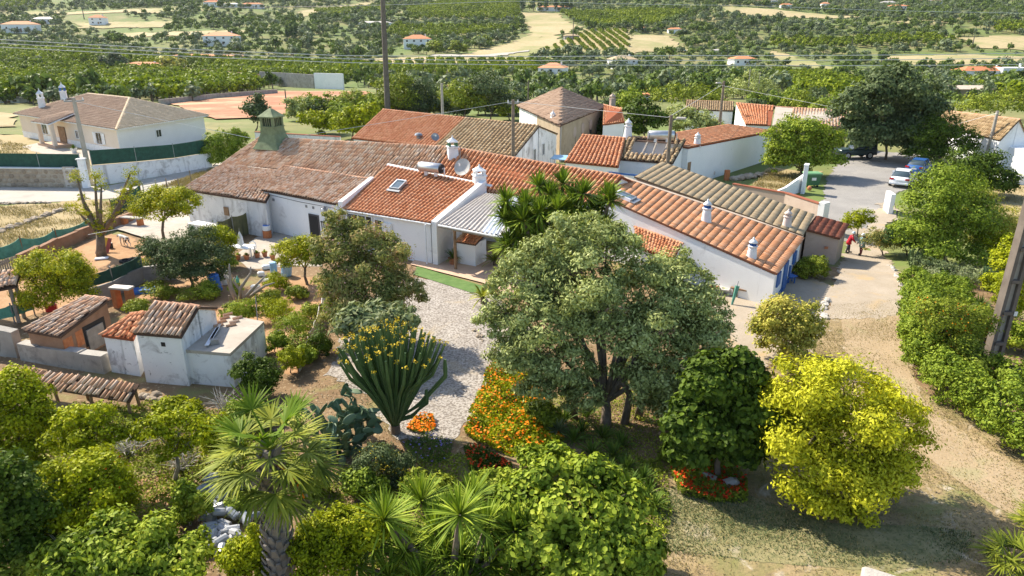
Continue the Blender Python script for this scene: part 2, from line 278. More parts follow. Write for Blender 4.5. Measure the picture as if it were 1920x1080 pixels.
class MB:
    def __init__(s): s.v = []; s.f = []
    def add(s, vs, fs):
        k = len(s.v); s.v += [tuple(p) for p in vs]; s.f += [tuple(i + k for i in f) for f in fs]; return s
    def hexa(s, b, t):
        n = len(b); vs = list(b) + list(t)
        fs = [tuple(range(n - 1, -1, -1)), tuple(range(n, 2 * n))] + [(i, (i + 1) % n, n + (i + 1) % n, n + i) for i in range(n)]
        return s.add(vs, fs)
    def box(s, c, d, rz=0.0, bev=0.0, rx=0.0, ry=0.0):
        hx, hy, hz = d[0] / 2, d[1] / 2, d[2] / 2
        m = Matrix.Rotation(rz, 3, 'Z') @ Matrix.Rotation(ry, 3, 'Y') @ Matrix.Rotation(rx, 3, 'X')
        if bev:
            e = bev; ring = [(-hx + e, -hy), (hx - e, -hy), (hx, -hy + e), (hx, hy - e), (hx - e, hy), (-hx + e, hy), (-hx, hy - e), (-hx, -hy + e)]
            L = [[(x, y, -hz) for x, y in ring], [(x, y, hz - e) for x, y in ring], [(x * (1 - e / hx), y * (1 - e / hy), hz) for x, y in ring]]
        else:
            ring = [(-hx, -hy), (hx, -hy), (hx, hy), (-hx, hy)]
            L = [[(x, y, -hz) for x, y in ring], [(x, y, hz) for x, y in ring]]
        return s.loft([[m @ Vector(p) + Vector(c) for p in l] for l in L])
    def loft(s, rings, cap=True):
        n = len(rings[0]); k = len(s.v)
        for r in rings: s.v += [tuple(p) for p in r]
        for j in range(len(rings) - 1):
            for i in range(n):
                a, b = k + j * n + i, k + j * n + (i + 1) % n
                s.f.append((a, b, b + n, a + n))
        if cap:
            s.f.append(tuple(k + i for i in range(n - 1, -1, -1))); s.f.append(tuple(k + (len(rings) - 1) * n + i for i in range(n)))
        return s
    def tube(s, pts, rad, n=8, cap=True):
        pts = [Vector(p) for p in pts]; rad = rad if isinstance(rad, (list, tuple)) else [rad] * len(pts)
        rings = []; ref = None
        for i, p in enumerate(pts):
            d = (pts[min(i + 1, len(pts) - 1)] - pts[max(i - 1, 0)]).normalized()
            if ref is None: ref = d.orthogonal().normalized()
            x = (ref - d * ref.dot(d)); x = x.normalized() if x.length > 1e-4 else d.orthogonal().normalized()
            ref = x; y = d.cross(x)
            rings.append([p + (x * math.cos(2 * math.pi * k / n) + y * math.sin(2 * math.pi * k / n)) * rad[i] for k in range(n)])
        return s.loft(rings, cap)
    def lathe(s, c, prof, n=12):
        return s.loft([[(c[0] + r * math.cos(2 * math.pi * k / n), c[1] + r * math.sin(2 * math.pi * k / n), c[2] + z) for k in range(n)] for r, z in prof])
    def sqlathe(s, c, prof, rz=0.0, asp=1.0):
        cr, sr = math.cos(rz), math.sin(rz)
        return s.loft([[(c[0] + cr * x * r - sr * y * r * asp, c[1] + sr * x * r + cr * y * r * asp, c[2] + z) for x, y in ((-1, -1), (1, -1), (1, 1), (-1, 1))] for r, z in prof])
    def ball(s, c, r, n=8, m=5, sq=(1, 1, 1)):
        return s.loft([[(c[0] + sq[0] * r * math.sin(math.pi * j / m) * math.cos(2 * math.pi * k / n), c[1] + sq[1] * r * math.sin(math.pi * j / m) * math.sin(2 * math.pi * k / n), c[2] - sq[2] * r * math.cos(math.pi * j / m)) for k in range(n)] for j in range(m + 1)][0:1] +
                      [[(c[0] + sq[0] * r * math.sin(math.pi * j / m) * math.cos(2 * math.pi * k / n), c[1] + sq[1] * r * math.sin(math.pi * j / m) * math.sin(2 * math.pi * k / n), c[2] - sq[2] * r * math.cos(math.pi * j / m)) for k in range(n)] for j in range(1, m + 1)], cap=False)
    def build(s, name, mat, parent=None, smooth=False):
        me = bpy.data.meshes.new(name); o = Vector((0, 0, 0)) if parent is None else ORG[parent.name]
        me.from_pydata([(a - o[0], b - o[1], c - o[2]) for a, b, c in s.v], [], s.f)
        if smooth: me.polygons.foreach_set('use_smooth', [True] * len(s.f))
        me.materials.append(M(mat)); me.update(); return link_obj(name, me, parent)
def jit(a): return random.uniform(-a, a)
def lerp(a, b, t): return Vector(a) * (1 - t) + Vector(b) * t
def sheet(name, poly, mat, lift, step=2.5, rough=0.25, kind='structure', fine=0.0):
    """a ground sheet that follows the land: polygon of photo points or of world points"""
    pts = [G(*p) if len(p) == 2 else Vector(p) for p in poly]; out = []
    for i, p in enumerate(pts):
        q = pts[(i + 1) % len(pts)]; n = max(1, int((q - p).length / (step * 0.5)))
        for k in range(min(n, 40)):
            a = lerp(p, q, k / min(n, 40)); j = rough * mpp(a) * 33 if rough else 0
            out.append((a.x + jit(j), a.y + jit(j), 0))
    if fine:
        o2 = []
        for i, p in enumerate(out):
            q = out[(i + 1) % len(out)]
            for k in range(4): o2.append((p[0] + (q[0] - p[0]) * k / 4 + jit(fine), p[1] + (q[1] - p[1]) * k / 4 + jit(fine), 0))
        out = o2
    bm = bmesh.new(); bm.faces.new([bm.verts.new(p) for p in out]); bmesh.ops.triangulate(bm, faces=bm.faces[:])
    xs = [p[0] for p in out]; ys = [p[1] for p in out]
    for ax, vals in ((0, xs), (1, ys)):
        a, b = min(vals), max(vals); n = min(40, int((b - a) / step))
        for k in range(1, n):
            no = (1, 0, 0) if ax == 0 else (0, 1, 0); co = (a + (b - a) * k / n,) * 2 + (0,)
            bmesh.ops.bisect_plane(bm, geom=bm.verts[:] + bm.edges[:] + bm.faces[:], plane_co=co, plane_no=no)
    for v in bm.verts: v.co.z = g1(v.co.x, v.co.y) + lift
    bmesh.ops.recalc_face_normals(bm, faces=bm.faces[:])
    for f in bm.faces:
        if f.normal.z < 0: f.normal_flip()
    me = bpy.data.meshes.new(name); bm.to_mesh(me); bm.free(); me.materials.append(M(mat))
    return tag(link_obj(name, me), kind=kind)

# ------------------------------------------------------------------ roof tiles
def tile_tpl(w, L, r, seg=4, hg=.85, lip=.028):
    """a curved clay tile: across = x, down the slope = -y, up = z; the lower end is wider and lies over the next"""
    v = []
    for (y, rr, dz) in ((L, r * 0.84, 0.0), (0, r, lip)):
        for k in range(seg + 1):
            a = math.pi * (k / seg); v.append((-math.cos(a) * rr, y, math.sin(a) * rr * hg + dz))
    n = seg + 1
    for k in range(n): v.append((v[n + k][0] * 0.8, 0.0, (v[n + k][2] - lip) * 0.72 + 0.01))
    f = [(k, k + 1, n + k + 1, n + k) for k in range(seg)] + [(n + k, n + k + 1, 2 * n + k + 1, 2 * n + k) for k in range(seg)]
    return np.array(v), np.array(f)
TPL = {}
def tiled(parent, bl, br, tr, tl, mat, cw=0.22, cl=0.34, nobj=0, jitter=0.012, skip=None, name='roof_tile', seg=4, over=0.06, rf=.43, hg=.85, lip=.028, lf=1.16):
    """tiles over a sloping four-cornered roof; the nobj nearest are pieces of their own, the rest one part"""
    bl, br, tr, tl = [np.array(p, float) for p in (bl, br, tr, tl)]
    U = (br - bl + tr - tl) / 2; Sv = (tl - bl + tr - br) / 2
    nc = max(2, int(round(np.linalg.norm(U) / cw))); nr = max(1, int(round(np.linalg.norm(Sv) / cl)))
    r = cw * rf; L = np.linalg.norm(Sv) / nr * lf
    V0, F0 = tile_tpl(cw, L, r, seg, hg, lip)
    jj, ii = np.meshgrid(np.arange(nr), np.arange(nc), indexing='ij'); i = ii.ravel(); j = jj.ravel()
    u = (i + 0.5) / nc; v = j / nr - over / np.linalg.norm(Sv)
    if skip is not None:
        k = np.array([not skip(a, b) for a, b in zip(u, j / nr)]); i, j, u, v = i[k], j[k], u[k], v[k]
    def at(u, v): return ((1 - u) * (1 - v))[:, None] * bl + (u * (1 - v))[:, None] * br + (u * v)[:, None] * tr + ((1 - u) * v)[:, None] * tl
    O = at(u, v); e = 1e-2
    dx = at(u + e, v) - O; dy = at(u, v + e) - O
    dy /= np.linalg.norm(dy, axis=1)[:, None]; dx -= dy * (dx * dy).sum(1)[:, None]; dx /= np.linalg.norm(dx, axis=1)[:, None]
    nz = np.cross(dx, dy); m = len(O)
    O = O + dx * RNG.normal(0, jitter, m)[:, None] + dy * RNG.normal(0, jitter * 1.5, m)[:, None] + nz * (0.012 + np.abs(RNG.normal(0, jitter * .6, m)))[:, None]
    if jitter >= .014: O = O + nz * (.045 * (1 + np.sin(O[:, 0] * 1.1 + 2 * np.sin(O[:, 1] * .6)) * np.cos(O[:, 1] * .9 + .5)))[:, None]          # old roofs sag and heave
    tw = RNG.normal(0, jitter * 2.2, m); dx2 = dx * np.cos(tw)[:, None] + dy * np.sin(tw)[:, None]; dy2 = dy * np.cos(tw)[:, None] - dx * np.sin(tw)[:, None]
    order = np.argsort(O[:, 0] ** 2 + O[:, 1] ** 2); near = order[:nobj]; rest = order[nobj:]
    if nobj:
        me = np_mesh(name, V0, [F0], mat); org = np.array(ORG[parent.name])
        for t in near:
            o = bpy.data.objects.new(name, me); COL.objects.link(o); o.parent = parent
            mm = Matrix.Identity(4)
            for c, ax in enumerate((dx2[t], dy2[t], nz[t])):
                for q in range(3): mm[q][c] = ax[q]
            for q in range(3): mm[q][3] = O[t][q] - org[q]
            o.matrix_local = mm
    if len(rest):
        V = O[rest][:, None, :] + V0[None, :, 0:1] * dx2[rest][:, None] + V0[None, :, 1:2] * dy2[rest][:, None] + V0[None, :, 2:3] * nz[rest][:, None]
        FF = (F0[None] + (np.arange(len(rest)) * len(V0))[:, None, None]).reshape(-1, 4)
        o = np_obj('roof_tiles' if not nobj else 'more_roof_tiles', V.reshape(-1, 3), [FF], mat, parent); o['kind'] = 'stuff'
def poly_tiled(parent, poly, mat, cw, cl, **k):
    """tiles over a triangular or trapezoid slope; first two points are the eave"""
    p = [Vector(v) for v in poly]; u = (p[1] - p[0]); L = u.length; u = u / L; hs = [(v - p[0]) - u * (v - p[0]).dot(u) for v in p]; H_ = max(hs, key=lambda v: v.length); h = H_.length; hd = H_ / h
    uv = [((v - p[0]).dot(u) / L, (v - p[0]).dot(hd) / h) for v in p]
    def out(a, b):
        c = False; j = len(uv) - 1; b = min(b + .5 * cl / h, .999)
        for i in range(len(uv)):
            if (uv[i][1] > b) != (uv[j][1] > b) and a < (uv[j][0] - uv[i][0]) * (b - uv[i][1]) / (uv[j][1] - uv[i][1]) + uv[i][0]: c = not c
            j = i
        return not c
    tiled(parent, p[0], p[1], p[1] + H_, p[0] + H_, mat, cw, cl, skip=out, **k)
def slab(b, bl, br, tr, tl, th, mat, name='roof_deck', drop=0.0):
    q = [Vector(p) - Vector((0, 0, drop)) for p in (bl, br, tr, tl)]
    return MB().hexa([p - Vector((0, 0, th)) for p in q], q).build(name, mat, b)
def ridge(b, p, q, mat='ridge_clay', r=0.11, step=0.4, name='ridge_tiles'):
    p, q = Vector(p), Vector(q); n = max(1, int((q - p).length / step)); m = MB()
    for k in range(n):
        a = lerp(p, q, k / n); c = lerp(p, q, (k + 1.1) / n); d = (c - a).normalized(); x = Vector((d.y, -d.x, 0)).normalized(); up = x.cross(d)
        if up.z < 0: up = -up
        rings = [[o_ + x * (-math.cos(math.pi * t / 5) * rr) + up * (math.sin(math.pi * t / 5) * rr - .03 + e) for t in range(6)] for o_, rr, e in ((a, r * 1.1, .02), (c, r * .9, 0))]
        m.loft(rings)
    o = m.build(name, mat, b); o['kind'] = 'stuff'; return o
def inset(poly, d):
    c = sum((Vector(p) for p in poly), Vector((0, 0, 0))) / len(poly); out = []
    for p in poly:
        v = Vector(p) - c; h = Vector((v.x, v.y, 0)); k = d / max(h.length, .01) * 1.35
        out.append(Vector(p) - h * k)
    return out
def block(b, top, zb, mat, name='wall', d=0.12, drop=0.14):
    t = [p - Vector((0, 0, drop)) for p in inset(top, d)]
    return MB().hexa([Vector((p.x, p.y, zb if zb is not None else g1(p.x, p.y) - .3)) for p in t], t).build(name, mat, b)
def panel(b, p, q, u0, u1, z0, z1, out, th, mat, name):
    """a flat piece standing th proud of the vertical wall p-q (its outside to the right of p->q), from u0 to u1 metres along it"""
    p, q = Vector((p[0], p[1], 0)), Vector((q[0], q[1], 0)); d = (q - p).normalized(); n = Vector((d.y, -d.x, 0))
    base = [p + d * u0 + n * out, p + d * u1 + n * out, p + d * u1 + n * (out + th), p + d * u0 + n * (out + th)]
    base = [base[3], base[2], base[1], base[0]]
    return MB().hexa([Vector((v.x, v.y, z0)) for v in base][::-1], [Vector((v.x, v.y, z1)) for v in base][::-1]).build(name, mat, b)
def window(b, p, q, u, z, w, h, frame='white_paint', pane='glass_dark', name='window', sub=True, out=0.0, bars=True):
    """frame proud of the wall, pane set back in it, glazing bar and sill"""
    f = .07; o = panel(b, p, q, u - w / 2 - f, u + w / 2 + f, z - f, z, out, .09, frame, name)
    for (a, c, e, g) in ((u - w / 2 - f, u + w / 2 + f, z + h, z + h + f), (u - w / 2 - f, u - w / 2, z, z + h), (u + w / 2, u + w / 2 + f, z, z + h)):
        panel(o, p, q, a, c, e, g, out, .07, frame, 'frame')
    panel(o, p, q, u - w / 2, u + w / 2, z, z + h, out, .02, pane, 'pane')
    if bars:
        panel(o, p, q, u - .02, u + .02, z, z + h, out + .02, .025, frame, 'glazing_bar')
    return o
def chimney(label, loc, h, r, kind='round', mat='white_paint', band=None, group=None, rz=0.3):
    c = thing('chimney', label, 'chimney', loc, group); x, y, z = loc; z -= .25; h += .25
    if kind == 'round':
        MB().lathe((x, y, z), [(r * 1.35, 0), (r * 1.2, h * .1), (r * .95, h * .5), (r * .9, h * .6)], 12).build('shaft', mat, c, True)
        MB().lathe((x, y, z), [(r * 1.0, h * .6), (r * 1.1, h * .62), (r * 1.1, h * .65), (r * .8, h * .66)], 12).build('collar', mat, c)
        m = MB()
        for k in range(8):
            a = k * math.pi / 4; m.box((x + r * .62 * math.cos(a), y + r * .62 * math.sin(a), z + h * .71), (r * .3, r * .2, h * .12), a)
        m.lathe((x, y, z), [(r * .45, h * .65), (r * .45, h * .77)], 8); m.build('smoke_lantern', band or mat, c)
        MB().lathe((x, y, z), [(r * .95, h * .77), (r * .98, h * .79), (r * .55, h * .88), (r * .22, h * .92), (r * .26, h * .95), (r * .05, h)], 12).build('cap', mat, c, True)
    elif kind == 'square':
        MB().sqlathe((x, y, z), [(r * 1.1, 0), (r, h * .5)], rz).build('shaft', mat, c)
        MB().sqlathe((x, y, z), [(r * 1.18, h * .5), (r * 1.18, h * .55)], rz).build('collar', mat, c)
        m = MB(); cr, sr = math.cos(rz), math.sin(rz)
        for a, b_ in ((-1, -1), (1, -1), (1, 1), (-1, 1)):
            m.box((x + (cr * a - sr * b_) * r * .75, y + (sr * a + cr * b_) * r * .75, z + h * .63), (r * .4, r * .4, h * .16), rz)
        m.build('smoke_lantern', band or mat, c)
        MB().sqlathe((x, y, z), [(r * 1.05, h * .71), (r * 1.05, h * .75), (r * .35, h * .86), (r * .15, h * .9), (r * .05, h)], rz).build('cap', mat, c)
    return c

# ------------------------------------------------------------------ foliage
def leaves(C, N, ln, wd, cup=0.15):
    """one cupped leaf at each centre C with facing N; large leaves get a rounder six-sided outline"""
    m = len(C); N = N / (np.linalg.norm(N, axis=1)[:, None] + 1e-9)
    T = RNG.normal(size=(m, 3)); T -= N * (T * N).sum(1)[:, None]; T /= np.linalg.norm(T, axis=1)[:, None]; B = np.cross(N, T)
    L = (ln * RNG.uniform(.6, 1.4, m))[:, None]; W = (wd * RNG.uniform(.7, 1.3, m))[:, None]
    if .15 < ln < .19 and wd > .1:
        V = np.stack([C - T * L * .5, C - T * L * .2 + B * W * .5 + N * W * .12, C + T * L * .2 + B * W * .42 + N * W * .05, C + T * L * .55 - N * L * cup, C + T * L * .2 - B * W * .42 + N * W * .05, C - T * L * .2 - B * W * .5 + N * W * .12], 1).reshape(-1, 3)
        k = np.arange(m)[:, None] * 6; return V, np.concatenate([k + np.array([[0, 1, 2, 3]]), k + np.array([[0, 3, 4, 5]])])
    V = np.stack([C - T * L * .5, C + B * W * .5 - N * L * cup * .3, C + T * L * .5 - N * L * cup, C - B * W * .5 - N * L * cup * .3], 1).reshape(-1, 3)
    return V, np.arange(4 * m).reshape(-1, 4)
def crown_pts(lobes, n, clump=0.16, per=26, shell=0.62, flat=1.0, down=0.35, bsz=None, fill=.3):
    """leaf places: leafy bunches of uneven size set over a few overlapping lobes (cx,cy,cz,rx,ry,rz), with gaps between the bunches"""
    lob = np.array(lobes, float); bz = bsz or (.22 + clump * .75); nb_l = max(5, int(2.6 / bz ** 2)); nb = nb_l * len(lob); li = np.repeat(np.arange(len(lob)), nb_l)
    d = RNG.normal(size=(nb, 3)); d /= np.linalg.norm(d, axis=1)[:, None]
    low = d[:, 2] < -down; d[low, 2] *= RNG.uniform(-.5, .7, low.sum()); d /= np.linalg.norm(d, axis=1)[:, None]
    rr = shell * .85 + (1.02 - shell * .85) * RNG.random(nb) ** .8; rr[RNG.random(nb) < .12] *= 1.12
    Cb = lob[li, :3] + d * rr[:, None] * lob[li, 3:]; deep = np.zeros(nb, bool)
    for q in range(len(lob)):
        e = np.linalg.norm((Cb - lob[q, :3]) / lob[q, 3:], axis=1); deep |= (e < .55) & (li != q)
    keep = ~deep | (RNG.random(nb) < .25); Cb, d, li = Cb[keep], d[keep], li[keep]; nb = len(Cb)
    rb = np.cbrt(lob[li, 3] * lob[li, 4] * lob[li, 5]) * bz * RNG.uniform(.55, 1.35, nb); pw = rb ** 2 / (rb ** 2).sum()
    k = RNG.choice(nb, n, p=pw); off = RNG.normal(size=(n, 3)); off /= np.linalg.norm(off, axis=1)[:, None]; off[:, 2] = np.where(off[:, 2] < -.3, off[:, 2] * RNG.uniform(-.6, .6, n), off[:, 2])
    r3 = RNG.random(n) ** .45 * np.where(RNG.random(n) < .07, 1.45, 1.0)
    C = Cb[k] + off * (r3 * rb[k])[:, None] * np.array([1, 1, .8])
    N = off * 1.1 + d[k] * .45 + RNG.normal(size=(n, 3)) * .5
    nf = int(n * fill)
    if nf:                                                       # twigs and leaves between the bunches
        vol = lob[:, 3] * lob[:, 4] * lob[:, 5]; pr = vol ** .7 / (vol ** .7).sum(); l2 = RNG.choice(len(lob), nf, p=pr); d2 = RNG.normal(size=(nf, 3)); d2 /= np.linalg.norm(d2, axis=1)[:, None]
        lw = d2[:, 2] < -down; d2[lw, 2] *= RNG.uniform(-.5, .7, lw.sum()); rr = RNG.uniform(.55, 1.0, nf) * (1 + .1 * np.sin(d2[:, 0] * 9 + l2) * np.cos(d2[:, 2] * 8 + d2[:, 1] * 7))
        C[:nf] = lob[l2, :3] + d2 * rr[:, None] * lob[l2, 3:]; N[:nf] = d2 + RNG.normal(size=(nf, 3)) * .6
    N[:, 2] += .4 * flat
    return C, N
def limbs(base, lobes, r, seed=0, n=5):
    """a tapered trunk that forks into limbs reaching into the crown"""
    rnd = random.Random(seed); m = MB(); b = Vector(base); c = sum((Vector(l[:3]) for l in lobes), Vector((0, 0, 0))) / len(lobes)
    low = min(l[2] - l[5] for l in lobes); hz = max(.3, (low - b.z) * .8 + .25 * (c.z - low)); f = lerp(b, c, .35); f.z = b.z + hz
    mid = lerp(b, f, .5) + Vector((rnd.uniform(-1, 1) * r, rnd.uniform(-1, 1) * r, 0))
    m.tube([b - Vector((0, 0, .2)), b + Vector((0, 0, .1)), mid, f], [r * 1.35, r * 1.1, r * .92, r * .8], 7)
    for k, l in enumerate(lobes[:14]):
        e = Vector(l[:3]) + Vector((rnd.uniform(-.3, .3) * l[3], rnd.uniform(-.3, .3) * l[4], .2 * l[5]))
        q = lerp(f, e, .5) + Vector((rnd.uniform(-.2, .2), rnd.uniform(-.2, .2), .1)) * l[3]
        m.tube([f - Vector((0, 0, .05)), q, e], [r * .55, r * .34, r * .12], 5)
        for t in range(n):
            a = lerp(q, e, rnd.random()); dd = Vector((rnd.gauss(0, 1), rnd.gauss(0, 1), rnd.uniform(-.2, 1))).normalized() * l[3] * .8
            m.tube([a, a + dd * .5 + Vector((0, 0, .06)), a + dd], [r * .2, r * .12, r * .04], 4)
    return m
def tree(name, label, cat, base, lobes, leaf, n, ln, wd, trunk=.15, group=None, clump=.16, per=26, shell=.62, flat=1.0, bark='bark', twigs=5, flowers=None, crown='crown', cup=.15, down=.35, bsz=None, fill=.3):
    n = int(n * 1.5); ln *= 1.3; wd *= 1.5
    t = thing(name, label, cat, tuple(base), group)
    limbs(base, lobes, trunk, len(label), twigs).build('trunk' if cat == 'tree' else 'stems', bark, t, True)
    C, N = crown_pts(lobes, n, clump, per, shell, flat, down, bsz, fill); V, Fq = leaves(C, N, ln, wd, cup)
    z0 = base[2] + .02; V[:, 2] = np.maximum(V[:, 2], z0)
    cr = np_obj(crown if cat == 'tree' else 'foliage', V, [Fq], leaf, t)
    if flowers:
        fm, fn, fs = flowers; C, N = crown_pts(lobes, fn, clump * .6, 5, .93, flat, down); V, Fq = leaves(C, N, fs, fs * .8, .05)
        np_obj('blossom', V, [Fq], fm, t)
    return t
def lob(px, py, rx, ry=None, Y=20.0, depth=None, rz=None):
    """crown lobe seen at a photo point, standing at distance Y: real size from its spread in the photo"""
    p = A(px, py, Y); k = mpp(p); ry = ry or rx
    return (p.x, p.y, p.z, rx * k, (depth or rx) * k, ry * k)
# ================================================================== the land
def axis(parts):
    out = [parts[0][0]]
    for a, b, s in parts:
        n = max(1, int(round((b - a) / s))); out += [a + (b - a) * k / n for k in range(1, n + 1)]
    return np.array(out)
gx = axis([(-3200, -1000, 110), (-1000, -320, 22), (-320, -84, 6), (-84, 84, 2), (84, 320, 6), (320, 1000, 22), (1000, 3200, 110)])
gy = axis([(-120, -10, 10), (-10, 130, 2), (130, 320, 5), (320, 1000, 12), (1000, 4000, 75)])
XX, YY = np.meshgrid(gx, gy); ZZ = gz(XX, YY); nx = len(gx)
ii, jj = np.meshgrid(np.arange(nx - 1), np.arange(len(gy) - 1)); q = (jj * nx + ii).ravel()
tag(np_obj('ground', np.stack([XX.ravel(), YY.ravel(), ZZ.ravel()], 1), [np.stack([q, q + 1, q + nx + 1, q + nx], 1)], 'land', smooth=True), kind='structure')
sheet('garden_ground', [(-40, 8, 0), (40, 8, 0), (40, 34, 0), (22, 40, 0), (10, 46, 0), (-12, 52, 0), (-40, 44, 0)], 'garden_soil', .012, 2.5, .3)
sheet('dry_grass_verge', [(-150, 385), (0, 385), (130, 380), (250, 374), (300, 372), (250, 400), (200, 440), (60, 490), (-150, 560)], 'dry_field', .02, 2.5, .4, fine=.3)
sheet('road', [(-320, 372), (-150, 376), (0, 381), (120, 378), (235, 371), (330, 352), (420, 322), (480, 300), (440, 297), (395, 310), (320, 328), (200, 349), (100, 351), (0, 350), (-150, 344), (-320, 336)], 'pale_road', .03, 2.5, .06)
sheet('villa_garden', [(-150, 330), (0, 305), (200, 312), (395, 290), (400, 262), (200, 262), (0, 252), (-150, 262)], 'dry_field', .02, 3, .2)
sheet('villa_paving', [(40, 276), (70, 268), (130, 280), (230, 288), (225, 300), (120, 301), (85, 292)], 'concrete', .04, 3, .1)
sheet('dirt_yard', [(-60, 560), (50, 500), (150, 462), (210, 438), (262, 455), (330, 455), (310, 500), (190, 548), (120, 580), (0, 600)], 'orange_dirt', .022, 2, .3, fine=.2)
sheet('concrete_patio', [(214, 432), (262, 405), (330, 392), (372, 396), (396, 425), (345, 452), (300, 458), (268, 448)], 'concrete', .16, 2, .03)
sheet('kitchen_garden_soil', [(250, 560), (420, 500), (470, 545), (540, 515), (620, 520), (612, 600), (585, 690), (545, 700), (500, 650), (430, 610), (300, 575)], 'orange_dirt', .02, 2, .3, fine=.2)
sheet('back_yard_paving', [(440, 480), (500, 432), (640, 455), (600, 500), (540, 500), (470, 505)], 'concrete', .026, 2, .1)
sheet('bare_soil_patch', [(235, 905), (300, 892), (335, 915), (335, 985), (300, 1005), (235, 1000), (222, 950)], 'orange_dirt', .03, 1.5, .2, fine=.08)
sheet('gravel_drive', [(640, 650), (690, 560), (785, 522), (900, 548), (930, 560), (1010, 640), (960, 690), (925, 720), (880, 790), (850, 835), (740, 822), (690, 740), (620, 700)], 'gravel', .026, 1.5, .3, fine=.16)
sheet('artificial_turf', [(782, 500), (800, 506), (908, 538), (905, 552), (880, 549), (775, 516)], 'turf', .05, 2, .02)
sheet('terrace', [(770, 498), (778, 488), (845, 480), (950, 470), (985, 520), (960, 560), (906, 533)], 'paving', .09, 2, .02)
sheet('gravel_court', [(1330, 545), (1450, 560), (1475, 520), (1500, 515), (1550, 530), (1570, 545), (1535, 600), (1520, 660), (1430, 690), (1360, 640)], 'lane_gravel', .03, 1.5, .2, fine=.16)
sheet('lane', [(1572, 500), (1585, 470), (1592, 448), (1600, 425), (1650, 440), (1660, 480), (1690, 520), (1702, 580), (1640, 600), (1550, 596), (1560, 545)], 'lane_gravel', .05, 1, .2, fine=.2)
sheet('dry_lawn', [(1552, 585), (1640, 596), (1700, 575), (1712, 660), (1716, 720), (1800, 780), (1960, 860), (2100, 1000), (2100, 1150), (1180, 1150), (1215, 1000), (1240, 900), (1420, 700), (1520, 665), (1540, 610)], 'dry_lawn', .030, 1.5, .12, fine=.04)
sheet('worn_track', [(1575, 600), (1690, 590), (1702, 690), (1740, 770), (1830, 830), (1960, 900), (1990, 1010), (1860, 950), (1740, 860), (1640, 720), (1585, 660)], 'track', .044, 1.2, .05)
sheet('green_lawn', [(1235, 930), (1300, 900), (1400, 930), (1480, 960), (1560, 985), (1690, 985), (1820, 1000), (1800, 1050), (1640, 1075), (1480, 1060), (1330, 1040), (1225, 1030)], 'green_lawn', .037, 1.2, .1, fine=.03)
sheet('village_square', [(1480, 450), (1520, 430), (1540, 400), (1545, 372), (1552, 330), (1578, 300), (1640, 283), (1720, 290), (1800, 318), (1720, 345), (1668, 372), (1645, 400), (1620, 440), (1600, 455), (1570, 450)], 'asphalt', .04, 1.5, .1, fine=.15)
sheet('dusty_verge', [(1630, 438), (1640, 398), (1652, 385), (1672, 372), (1680, 400), (1660, 448)], 'lane_gravel', .07, 1.5, .3, fine=.2)
sheet('weedy_plot', [(1400, 360), (1440, 315), (1540, 322), (1505, 345), (1500, 370), (1450, 372)], 'dry_field', .03, 2, .2)
sheet('dry_meadow', [(1840, 440), (1850, 360), (1900, 340), (2100, 340), (2100, 480), (1900, 470)], 'dry_field', .03, 2.5, .3)
# ------------------------------------------------------------------ fields on the far land
def field(name, poly, mat, lift=.4): sheet(name, poly, mat, lift, 9, .25)
field('red_ploughed_field', [(325, 196), (420, 180), (520, 172), (690, 172), (690, 200), (640, 206), (480, 222), (395, 226)], 'red_field', .25)
field('dry_field', [(-200, 245), (20, 240), (30, 215), (-200, 205)], 'dry_field', .2)
field('tan_field', [(975, 24), (1045, 25), (1095, 55), (1040, 68), (1080, 90), (1010, 108), (900, 112), (860, 104), (960, 82), (1000, 62)], 'tan_field')
field('tan_field', [(560, 22), (720, 0), (640, 26), (560, 32)], 'tan_field')
field('tan_field', [(40, 22), (340, 16), (300, 26), (60, 30)], 'tan_field')
field('tan_field', [(140, 44), (330, 40), (300, 52), (150, 54)], 'tan_field')
field('tan_field', [(225, 62), (480, 58), (430, 66), (240, 72)], 'tan_field')
field('tan_field', [(700, 112), (980, 100), (1040, 112), (930, 120), (720, 128)], 'tan_field')
field('tan_field', [(1190, 66), (1250, 68), (1290, 96), (1160, 100)], 'tan_field')
field('tan_field', [(1350, 14), (1450, 18), (1620, 32), (1560, 36), (1360, 28)], 'tan_field')
field('tan_field', [(1700, 34), (1790, 40), (1760, 50), (1680, 44)], 'tan_field')
field('tan_field', [(1795, 72), (1930, 68), (1960, 96), (1830, 92)], 'tan_field')
field('tan_field', [(1650, 108), (1800, 104), (1960, 108), (1960, 124), (1700, 124)], 'tan_field')
field('tan_field', [(1440, 96), (1480, 104), (1580, 132), (1560, 138), (1460, 118)], 'tan_field')
field('orchard_ground', [(1012, 98), (1055, 78), (1095, 56), (1184, 54), (1190, 102), (1050, 102)], 'tan_field', .45)
field('farm_track', [(812, 104), (900, 106), (990, 96), (995, 99), (910, 110), (812, 108)], 'pale_road', .7)
field('lawn', [(1065, 152), (1200, 146), (1205, 156), (1080, 160)], 'lawn_green')

